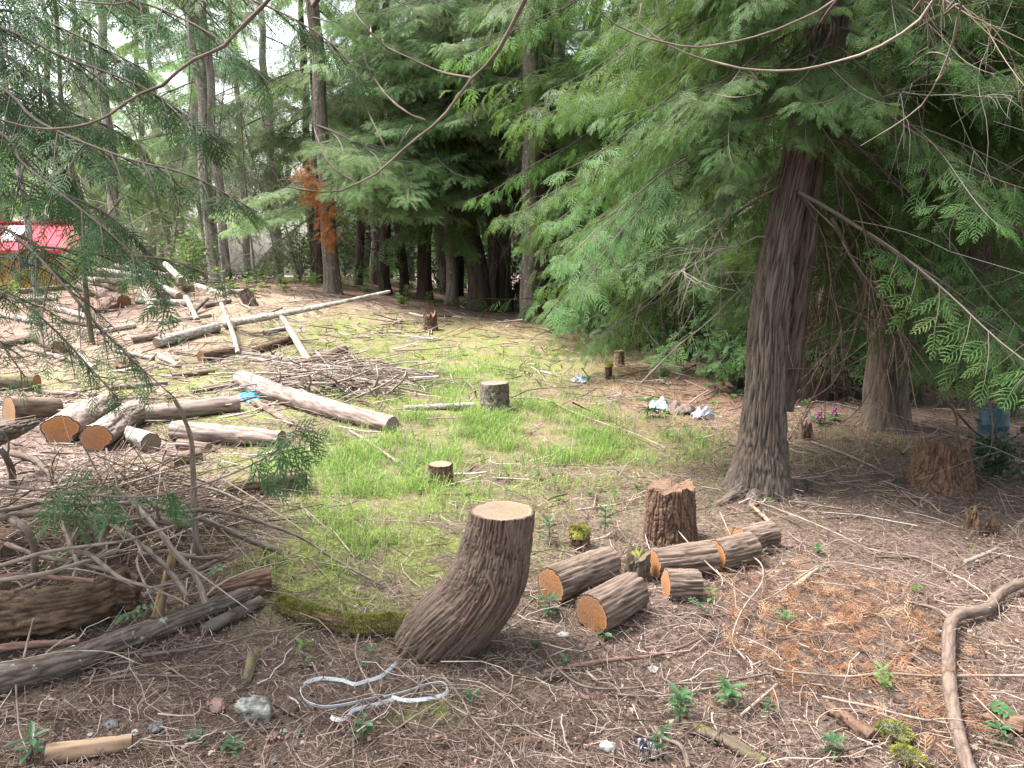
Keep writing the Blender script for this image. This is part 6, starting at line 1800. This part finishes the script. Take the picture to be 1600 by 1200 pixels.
def cone(label, px, py, w, seed):
    c = G(px, py); m = mpp(c); L = w * m * 1.25
    g = np.random.default_rng(seed)
    V0 = np.array([[0, -.5, 0], [0, .5, 0], [.8, .35, .1], [1, 0, .2], [.8, -.35, .1]])
    F0 = np.array([[0, 1, 2], [0, 2, 4], [2, 3, 4]])
    n = 70
    t = np.arange(n) / n
    a = t * n * 2.4
    r = L * .16 * np.sin(np.pi * (t * .85 + .12))
    ang = g.random() * 3
    ax_ = np.array([math.cos(ang), math.sin(ang), .15]); ax_ /= np.linalg.norm(ax_)
    s1 = norm(np.cross(ax_, [0, 0, 1.0])[None])[0]; s2 = np.cross(s1, ax_)
    d = s1 * np.cos(a)[:, None] + s2 * np.sin(a)[:, None]
    o = np.array([c.x, c.y, c.z + L * .3]) + ax_ * ((t - .5) * L)[:, None] + d * (r * .4)[:, None]
    V, F = scatter(V0, F0, axes(d + ax_ * .6, np.broadcast_to(ax_, d.shape), r * 1.5 + .001), o)
    solo('pine_cone', label, 'cone', MB().add(V, F, 0, tint=np.repeat(.1 + .3 * g.random(n), 5)), M['flake'], c, smooth=False)
cone('brown cone lying alone below the white strap', 693, 1168, 17, 1)
cone('brown cone on a stick end, right of the concrete lump', 458, 1118, 18, 2)
cone('small dark cone directly under the strap right loop', 630, 1136, 11, 3)

def strap():
    lb = [(620, 1038), (607, 1050), (595, 1060), (570, 1068), (553, 1072), (535, 1066), (505, 1063), (485, 1067), (472, 1076), (471, 1088), (480, 1100), (500, 1107), (520, 1107), (545, 1103), (575, 1096), (610, 1090),
          (640, 1082), (665, 1073), (690, 1070), (699, 1077), (697, 1086), (680, 1093), (650, 1097), (632, 1097), (612, 1092)]
    tail = [(612, 1093), (590, 1100), (565, 1106), (552, 1110), (545, 1118), (535, 1124), (522, 1124), (517, 1120)]
    b = G(585, 1090)
    root = thing('strap', 'flat white strap looped in a figure eight on the litter', 'strap', b)
    for nm, pts, lz in (('band', lb, .022), ('band', tail, .030)):
        n = len(pts) * 10
        gs = [G(a, c_, lz) for a, c_ in pts]
        zm = sum(v.z for v in gs) / len(gs)
        gs = [P(a, c_, v.y) if False else Vector((v.x, v.y, .35 * v.z + .65 * (zm + .0))) for (a, c_), v in zip(pts, gs)]
        c = spline(gs, n)
        c[:, 2] = np.maximum(c[:, 2], hgt(c[:, 0], c[:, 1]) + .030)
        T = norm(np.gradient(c, axis=0))
        sd_ = norm(np.cross(T, [0, 0, 1.0]))
        tw = 1.22 + .12 * np.sin(np.linspace(0, 5, n))
        wv = sd_ * np.cos(tw)[:, None] + np.array([0, 0, 1.0]) * np.sin(tw)[:, None]
        nv = np.cross(T, wv)
        hw, ht = .0066, .0007
        R4 = np.stack([c + wv * hw + nv * ht, c + wv * hw - nv * ht, c - wv * hw - nv * ht, c - wv * hw + nv * ht], 1)
        i_ = np.arange(n - 1)[:, None] * 4; j_ = np.arange(4)[None]
        F = np.stack([i_ + j_, i_ + (j_ + 1) % 4, i_ + 4 + (j_ + 1) % 4, i_ + 4 + j_], -1).reshape(-1, 4)
        part(root, nm, MB().add(R4.reshape(-1, 3), F, 0), M['strap'], False)
M['strap'] = plain('white_webbing', [(.3, (.42, .45, .47, 1)), (.7, (.52, .54, .55, 1))], 30, .5, .0006, 300)
strap()

def sheet(name, label, px, py, w, d, h, mat, seed, cat, fold=1.7):
    """crumpled plastic or cloth lying in folds"""
    c = G(px, py); m = mpp(c)
    n = 44
    u, v = np.meshgrid(np.linspace(-1, 1, n), np.linspace(-1, 1, n))
    rr = np.sqrt(u ** 2 + v ** 2)
    edge = 1 + .25 * pn(u * 1.4 + seed, v * 1.4, 3)
    x = u * w * m / 2 * edge; y = v * d * m / 2 * edge
    z = h * m * np.clip(1 - rr ** 2 * .8, 0, 1) * (.6 + .8 * np.abs(pn(u * fold * .6 + seed, v * fold * .6, 1)) * 1.6)
    z = z + h * m * .35 * (1 - np.abs(pn(u * fold + seed, v * fold, 7)) * 2.5) + h * m * .12 * pn(u * fold * 4, v * fold * 4, seed)
    z = np.maximum(z, .004)
    X_ = c.x + x; Y_ = c.y + d * m / 2 + y
    V = np.stack([X_, Y_, hgt(X_, Y_) + z], -1).reshape(-1, 3)
    i = np.arange(n - 1)[:, None] * n; j = np.arange(n - 1)[None]
    F = np.stack([i + j, i + j + 1, i + n + j + 1, i + n + j], -1).reshape(-1, 4)
    keep = (rr[:-1, :-1].ravel() < 1.15)
    top = MB().add(V, F[keep], 0)
    V2 = V - [0, 0, .003]
    top.add(V2, F[keep][:, ::-1], 0)
    return solo(name, label, cat, top, M[mat], c)
def plastic(name, c1, c2, rough=.35):
    t = NT(name)
    col = t.mix(t.noise(t.n('TexCoord').outputs['Object'], 9, 3), c1, c2)
    t.b.inputs['Specular IOR Level'].default_value = .5
    return t.done(col, rough)
M['bag_white'] = plastic('white_plastic', (.27, .30, .33), (.15, .18, .21))
M['bag_grey'] = plastic('grey_plastic', (.24, .28, .32), (.14, .17, .20))
M['bag_brown'] = plastic('brown_cloth', (.075, .05, .045), (.14, .10, .09), .8)
M['bag_black'] = plastic('black_plastic', (.008, .010, .018), (.018, .020, .030), .25)
M['tarp_blue'] = plastic('blue_tarp', (.02, .24, .50), (.04, .34, .60), .5)
sheet('plastic_bag', 'crumpled white plastic bag, left of the rubbish lying by the big cedar', 1034, 646, 34, 36, 17, 'bag_white', 3, 'bag')
sheet('cloth_heap', 'dark brown crumpled cloth lying between the two plastic bags', 1068, 650, 44, 36, 16, 'bag_brown', 4, 'cloth')
sheet('plastic_bag', 'crumpled grey plastic bag, right of the brown cloth', 1101, 656, 34, 30, 14, 'bag_grey', 5, 'bag')
sheet('blue_tarp', 'scrap of bright blue tarp lying behind the long reddish cedar log', 377, 630, 44, 60, 7, 'tarp_blue', 6, 'tarp')
sheet('white_sheet_scrap', 'white scrap in the dry grass near the small snapped stump', 909, 600, 30, 44, 8, 'bag_white', 7, 'scrap')
sheet('black_plastic', 'black plastic sheet showing through litter at the bottom edge', 1016, 1188, 46, 60, 9, 'bag_black', 8, 'plastic sheet')
sheet('black_plastic', 'small black plastic scrap in twigs above the leafy seedlings', 1122, 998, 20, 20, 5, 'bag_black', 9, 'plastic scrap')

def barrel():
    c = P(1546, 722, G(1546, 722).y + .2); z = hs(c.x, c.y)
    root = thing('barrel', 'blue plastic barrel half hidden by boughs behind the root stump', 'barrel', (c.x, c.y, z))
    prof = [(0, 0), (.24, 0), (.27, .03), (.28, .1), (.285, .28), (.30, .30), (.30, .33), (.285, .35), (.285, .55), (.30, .57), (.30, .60), (.285, .62), (.28, .8), (.26, .86), (.235, .88), (.235, .85), (0, .85)]
    k = 48; th = np.linspace(0, 6.2832, k, endpoint=False)
    prof = [(a_ * .38, b_ * .43) for a_, b_ in prof]
    V = np.array([[r_ * math.cos(a) + c.x, r_ * math.sin(a) + c.y, h_ + z] for r_, h_ in prof for a in th])
    i = np.arange(len(prof) - 1)[:, None] * k; j = np.arange(k)[None]
    F = np.stack([i + j, i + (j + 1) % k, i + k + (j + 1) % k, i + k + j], -1).reshape(-1, 4)
    part(root, 'drum', MB().add(V, F, 0), M['barrel_blue'])
    V = np.array([[r_ * math.cos(a) + c.x + .07, r_ * math.sin(a) + c.y - .04, h_ + z] for r_, h_ in ((.018, .367), (.018, .385), (.014, .39), (0, .39)) for a in th])
    part(root, 'bung', MB().add(V, F[:3 * k], 0), M['barrel_blue'])
M['barrel_blue'] = plastic('blue_plastic', (.02, .055, .085), (.025, .065, .10), .6)
barrel()

# ------------------------------------------------------------ the red roofed shed at the back left
def shed():
    y0 = 23.0
    e = P(118, 392, y0)           # right end of the eave
    x1 = e.x; ze = e.z
    x0 = x1 - 4.6
    zr = P(118, 350, y0 + 1.2).z
    z0 = hs((x0 + x1) / 2, y0 + .6) - .1
    root = thing('garden_shed', 'small shed with red metal roof, skylight and orange walls behind the trees', 'shed', ((x0 + x1) / 2, y0 + .6, z0))
    def box(mb, a, b, mat=0):
        xs, ys, zs = (a[0], b[0]), (a[1], b[1]), (a[2], b[2])
        V = [(xs[i], ys[j], zs[k]) for i in (0, 1) for j in (0, 1) for k in (0, 1)]
        mb.add(V, [[0, 1, 3, 2], [4, 6, 7, 5], [0, 4, 5, 1], [2, 3, 7, 6], [0, 2, 6, 4], [1, 5, 7, 3]], mat)
        return mb
    y2 = y0 + 2.0
    ym = y0 + 1.0
    # walls of upright boards
    nb = 20
    wx0, wx1 = x0 + .12, x1 - .42
    bw = (wx1 - wx0) / nb
    bd = None
    for q in range(nb):
        a = wx0 + q * bw
        win = (wx1 - 1.55) < a + bw / 2 < (wx1 - .72)
        segs = [(z0, ze - .55), (ze - .14, ze - .02)] if win else [(z0, ze - .02)]
        for (za, zb) in segs:
            part(root, 'wall_board', box(MB(), (a + .006, y0 + .30 - .008 * (q % 2), za), (a + bw - .006, y0 + .34, zb)), M['orange_board'], False)
    part(root, 'side_wall', box(MB(), (wx1, y0 + .3, z0), (wx1 + .04, y2 - .3, ze - .02)), M['orange_board'], False)
    part(root, 'back_wall', box(MB(), (wx0, y2 - .34, z0), (wx1, y2 - .3, ze - .02)), M['orange_board'], False)
    wf = MB()
    a, b = wx1 - 1.56, wx1 - .70
    for (p_, q_) in (((a, ze - .57), (b, ze - .52)), ((a, ze - .17), (b, ze - .12)), ((a, ze - .52), (a + .05, ze - .17)), ((b - .05, ze - .52), (b, ze - .17)), (((a + b) / 2 - .02, ze - .52), ((a + b) / 2 + .02, ze - .17))):
        box(wf, (p_[0], y0 + .26, p_[1]), (q_[0], y0 + .30, q_[1]))
    w_ = part(root, 'window', wf, M['orange_board'], False)
    pane = obj('pane', box(MB(), (a + .05, y0 + .31, ze - .52), (b - .05, y0 + .318, ze - .17)).mesh('pane', M['dark_glass'], False, offset=root.location), w_)
    # roof: standing seam panels on both slopes
    npan = 14
    pw = (x1 - x0) / npan
    for sgn, (ya, yb) in ((1, (y0, ym)), (-1, (y2, ym))):
        for q in range(npan):
            xa, xb = x0 + q * pw, x0 + (q + 1) * pw
            V = []
            for (yy, zz) in ((ya, ze), (yb, zr)):
                for (xx, up) in ((xa, .05), (xa + .03, .05), (xa + .035, .02), (xb - .002, .02), (xb - .002, 0), (xa, 0)):
                    V.append((xx, yy, zz + up))
            F = [[i, (i + 1) % 6, 6 + (i + 1) % 6, 6 + i] for i in range(6)]
            part(root, 'roof_panel', MB().add(V, F, 0), M['red_metal'], False)
    part(root, 'ridge_cap', box(MB(), (x0 - .02, ym - .09, zr + .03), (x1 + .02, ym + .09, zr + .075)), M['red_metal'], False)
    fb = MB()
    V = [(x1 + .005, y0 - .02, ze - .10), (x1 + .005, y0 - .02, ze + .05), (x1 + .005, ym, zr + .03), (x1 + .005, ym, zr - .14), (x1 + .04, y0 - .02, ze - .10), (x1 + .04, y0 - .02, ze + .05), (x1 + .04, ym, zr + .03), (x1 + .04, ym, zr - .14)]
    fb.add(V, [[0, 1, 2, 3], [4, 7, 6, 5], [0, 4, 5, 1], [1, 5, 6, 2], [2, 6, 7, 3], [3, 7, 4, 0]])
    part(root, 'barge_board', fb, M['red_metal'], False)
    part(root, 'fascia', box(MB(), (x0, y0 - .025, ze - .08), (x1, y0 - .003, ze + .005)), M['red_metal'], False)
    # skylight
    def on_roof(px, f, up):
        return (px, y0 + (ym - y0) * f, ze + (zr - ze) * f + up)
    sx0 = P(4, 370, y0 + .4).x; sx1 = P(33, 370, y0 + .4).x
    def slab(xa, xb, fa, fb_, u0, u1):
        V = [on_roof(xa, fa, u0), on_roof(xb, fa, u0), on_roof(xb, fb_, u0), on_roof(xa, fb_, u0), on_roof(xa, fa, u1), on_roof(xb, fa, u1), on_roof(xb, fb_, u1), on_roof(xa, fb_, u1)]
        return V, [[0, 3, 2, 1], [4, 5, 6, 7], [0, 1, 5, 4], [1, 2, 6, 5], [2, 3, 7, 6], [3, 0, 4, 7]]
    fr = MB()
    xm = (sx0 + sx1) / 2
    for args in ((sx0, sx1, .28, .33), (sx0, sx1, .72, .77), (sx0, sx0 + .045, .33, .72), (sx1 - .045, sx1, .33, .72), (xm - .015, xm + .015, .33, .72)):
        V, F = slab(*args, .06, .12); fr.add(V, F)
    sk = part(root, 'skylight', fr, M['white_frame'], False)
    V, F = slab(sx0 + .045, sx1 - .045, .33, .72, .07, .085)
    obj('pane', MB().add(V, F).mesh('pane', M['sky_glass'], False, offset=root.location), sk)
M['orange_board'] = plain('orange_painted_board', [(.3, (.30, .13, .03, 1)), (.7, (.38, .18, .045, 1))], 4, .7, .002, 30)
M['red_metal'] = plain('red_roof_metal', [(.3, (.36, .025, .05, 1)), (.7, (.44, .04, .07, 1))], 2, .75)
M['white_frame'] = plain('white_frame', [(.3, (.70, .70, .68, 1)), (.7, (.78, .78, .76, 1))], 5, .5)
M['dark_glass'] = plain('dark_window_glass', [(.3, (.05, .06, .08, 1)), (.7, (.08, .09, .11, 1))], 3, .08)
M['sky_glass'] = plain('skylight_glass', [(.3, (.20, .26, .32, 1)), (.7, (.32, .38, .44, 1))], 3, .1)
shed()

# ------------------------------------------------------------ plants one can point at
M['salal_bright'] = leaf_mat('fresh_leaf', (.025, .070, .028), (.048, .118, .042), (.11, .20, .065), .25, .4)
def rosette(label, px, py, n, size, mat='broad_leaf', h=.07, seed=0, name='seedling', cat='plant', up=.5, tiers=2):
    c = G(px, py)
    g = np.random.default_rng(seed + px)
    root = thing(name, label, cat, c)
    dirs, pts = [], []
    for t in range(tiers):
        z = h * (.55 + .45 * t / max(1, tiers - 1))
        m_ = n // tiers
        for q in range(m_):
            a = q * 6.283 / m_ + t * .5 + g.normal(0, .15)
            dirs.append([math.cos(a), math.sin(a), up * (.3 + .8 * t) + g.normal(0, .15) - .25])
            pts.append([c.x, c.y, c.z + z])
    dirs, pts = np.array(dirs), np.array(pts)
    V, F = scatter(LEAF_V * [1, .62, 1], LEAF_T, axes(dirs, np.broadcast_to([0, 0, 1.0], dirs.shape) + g.normal(0, .1, dirs.shape), size * (.8 + .4 * g.random(len(dirs)))), pts)
    sp = np.array([[c.x, c.y, c.z - .01], [c.x, c.y, c.z + h * .5], [c.x, c.y, c.z + h]])
    SV, SF, _ = batch_tubes(sp[None], np.full((1, 3), size * .04), 5)
    part(root, 'stem', MB().add(SV, SF, 0, tint=np.full(len(SV), .3)), M['twig'])
    m_ = len(LEAF_V)
    for q in range(len(dirs)):
        part(root, 'leaf', MB().add(V[q * m_:(q + 1) * m_], LEAF_T, 0, tip=LEAF_TIP), M[mat])
rosette('largest bright leafy seedling, above the mossy log at bottom', 1062, 1130, 18, .060, 'salal_bright', .10, tiers=3)
rosette('second bright leafy seedling, right of the largest', 1138, 1108, 16, .055, 'salal_bright', .08, tiers=2)
rosette('small leafy seedling among the orange needles', 1226, 980, 12, .045, 'salal_bright', .05)
rosette('leafy sprig growing by the left end of the strap', 475, 1022, 7, .045, 'broad_leaf', .04)
rosette('two leafed sprout below the strap sprig', 476, 1042, 5, .035, 'broad_leaf', .03)
rosette('dark leafed sprig standing inside the strap opening', 578, 1048, 9, .04, 'salal', .08)
rosette('dark leafed sprig growing against the curved stump foot', 635, 1008, 7, .035, 'salal', .05)
rosette('leafy sprig beside the nearest sawn round', 858, 965, 12, .06, 'salal', .08)
rosette('broad bright leaves at the foot of the brush pile', 92, 925, 14, .07, 'broad_leaf', .14, tiers=3)
rosette('broad leafed plant at the bottom left corner', 52, 1190, 8, .065, 'salal', .08)
rosette('dark glossy plant below the crumbling red log', 1300, 1185, 14, .045, 'salal', .06)
rosette('bright sprout left of the long thin level branch', 1378, 1075, 8, .05, 'broad_leaf', .07)
rosette('glossy plant right of the forked branch bottom', 1560, 1165, 14, .05, 'salal', .06)
rosette('dark leafed plant by the crumpled white bag', 1012, 652, 16, .13, 'salal', .16)
rosette('leafy sprig left of the little moss capped stump', 858, 850, 14, .06, 'salal', .12, tiers=3)
rosette('leafy plant right of the little moss capped stump', 945, 838, 16, .06, 'salal', .14, tiers=3)
rosette('leafy sprig in front of the long sawn log', 1110, 945, 7, .05, 'broad_leaf', .06)
rosette('small sprig at the strap right loop', 738, 1102, 7, .04, 'salal', .04)

def fern_sprig(label, pts, n, size, mat='salal_bright'):
    """a stalk with opposite leaflets, each leaflet a part"""
    c = G(*pts[0][:2])
    root = thing('fern_sprig', label, 'plant', c)
    s = spline([G(a, b, l_) for a, b, l_ in pts], 30)
    SV, SF, _ = batch_tubes(s[None], np.linspace(.003, .0012, 30)[None], 4)
    part(root, 'stalk', MB().add(SV, SF, 0, tint=np.full(len(SV), .3)), M['twig'])
    T = norm(np.gradient(s, axis=0))
    for q in range(n):
        i = int(4 + 25 * q / n)
        for e in (1, -1):
            sd_ = np.cross(T[i], [0, 0, 1.0]) * e
            d = norm((sd_ + T[i] * .35)[None])
            V, F = scatter(LEAF_V * [1, .8, 1], LEAF_T, axes(d, np.array([[0, -.35, 1.0]]), np.array([size * (1.05 - .5 * q / n)])), s[i][None])
            part(root, 'leaflet', MB().add(V, F, 0, tip=LEAF_TIP), M[mat])
fern_sprig('sprig of paired leaflets arching over the long dark trunk', [(172, 985, .16), (185, 970, .20), (200, 962, .22), (228, 958, .22)], 6, .045)
fern_sprig('second sprig of leaflets, behind and above the first', [(195, 965, .2), (210, 955, .24), (225, 948, .25), (246, 945, .25)], 5, .04)
fern_sprig('sprig of paired leaflets right of the leaning ochre board', [(312, 905, .16), (330, 895, .2), (352, 880, .22)], 5, .045)
fern_sprig('pale green sprig of leaflets in front of the third sawn round', [(1105, 955, .02), (1090, 943, .06), (1078, 932, .07)], 5, .035)
fern_sprig('yellow green sprig rising through the level branch at right', [(1390, 1085, .03), (1382, 1065, .08), (1372, 1045, .1)], 5, .04, 'broad_leaf')
fern_sprig('fern sprig at the lower right corner by the broken log', [(1540, 1110, .03), (1558, 1105, .06), (1582, 1120, .06)], 5, .05)

def foxglove(label, px, py, h):
    c = G(px, py); m = mpp(c); H = h * m
    g = np.random.default_rng(px)
    root = thing('foxglove', label, 'flower', c)
    s = np.array([[c.x, c.y, c.z], [c.x + .02, c.y, c.z + H * .5], [c.x + .01, c.y, c.z + H]])
    SV, SF, _ = batch_tubes(s[None], np.array([[.006, .005, .003]]), 5)
    part(root, 'stem', MB().add(SV, SF, 0, tip=np.full(len(SV), .3)), M['salal_bright'])
    n = 12
    a = g.random(5) * 6.28
    V, F = scatter(LEAF_V, LEAF_T, axes(np.stack([np.cos(a), np.sin(a), np.full(5, .3)], -1), np.tile([0, 0, 1.0], (5, 1)), np.full(5, .14)), np.tile([c.x, c.y, c.z + .02], (5, 1)))
    part(root, 'leaves', MB().add(V, F, 0, tip=np.tile(LEAF_TIP, 5)), M['salal_bright'])
    k = 7; th = np.linspace(0, 6.283, k, endpoint=False)
    for q in range(n):
        f = q / n
        zc = c.z + H * (.45 + .5 * f)
        b = q * 2.4
        d = np.array([math.cos(b), math.sin(b), -.6]); d /= np.linalg.norm(d)
        s1 = norm(np.cross(d, [0, 0, 1.0])[None])[0]; s2 = np.cross(s1, d)
        L = .036 * (1.1 - .6 * f)
        rings = [np.array([c.x, c.y, zc]) + d * L * t + (s1 * np.cos(th)[:, None] + s2 * np.sin(th)[:, None]) * L * r_ for t, r_ in ((0, .08), (.4, .22), (.85, .26), (1, .36))]
        i = np.arange(3)[:, None] * k; j = np.arange(k)[None]
        F = np.stack([i + j, i + (j + 1) % k, i + k + (j + 1) % k, i + k + j], -1).reshape(-1, 4)
        part(root, 'blossom', MB().add(np.concatenate(rings), F, 0), M['pink'])
M['pink'] = plain('foxglove_pink', [(.3, (.24, .05, .18, 1)), (.7, (.34, .11, .28, 1))], 30, .6)
foxglove('pink foxglove at the back beyond the crumpled bags', 1030, 588, 26)
foxglove('left of the two foxgloves standing right of the big cedar', 1280, 662, 24)
foxglove('right of the two foxgloves standing right of the big cedar', 1303, 658, 27)

# small red flag ribbon on the logs
rock('red_scrap', 'tiny red scrap lying on the pale logs near the barkless white one', 186, 668, 7, 7, 'red_metal', 4, cat='scrap')
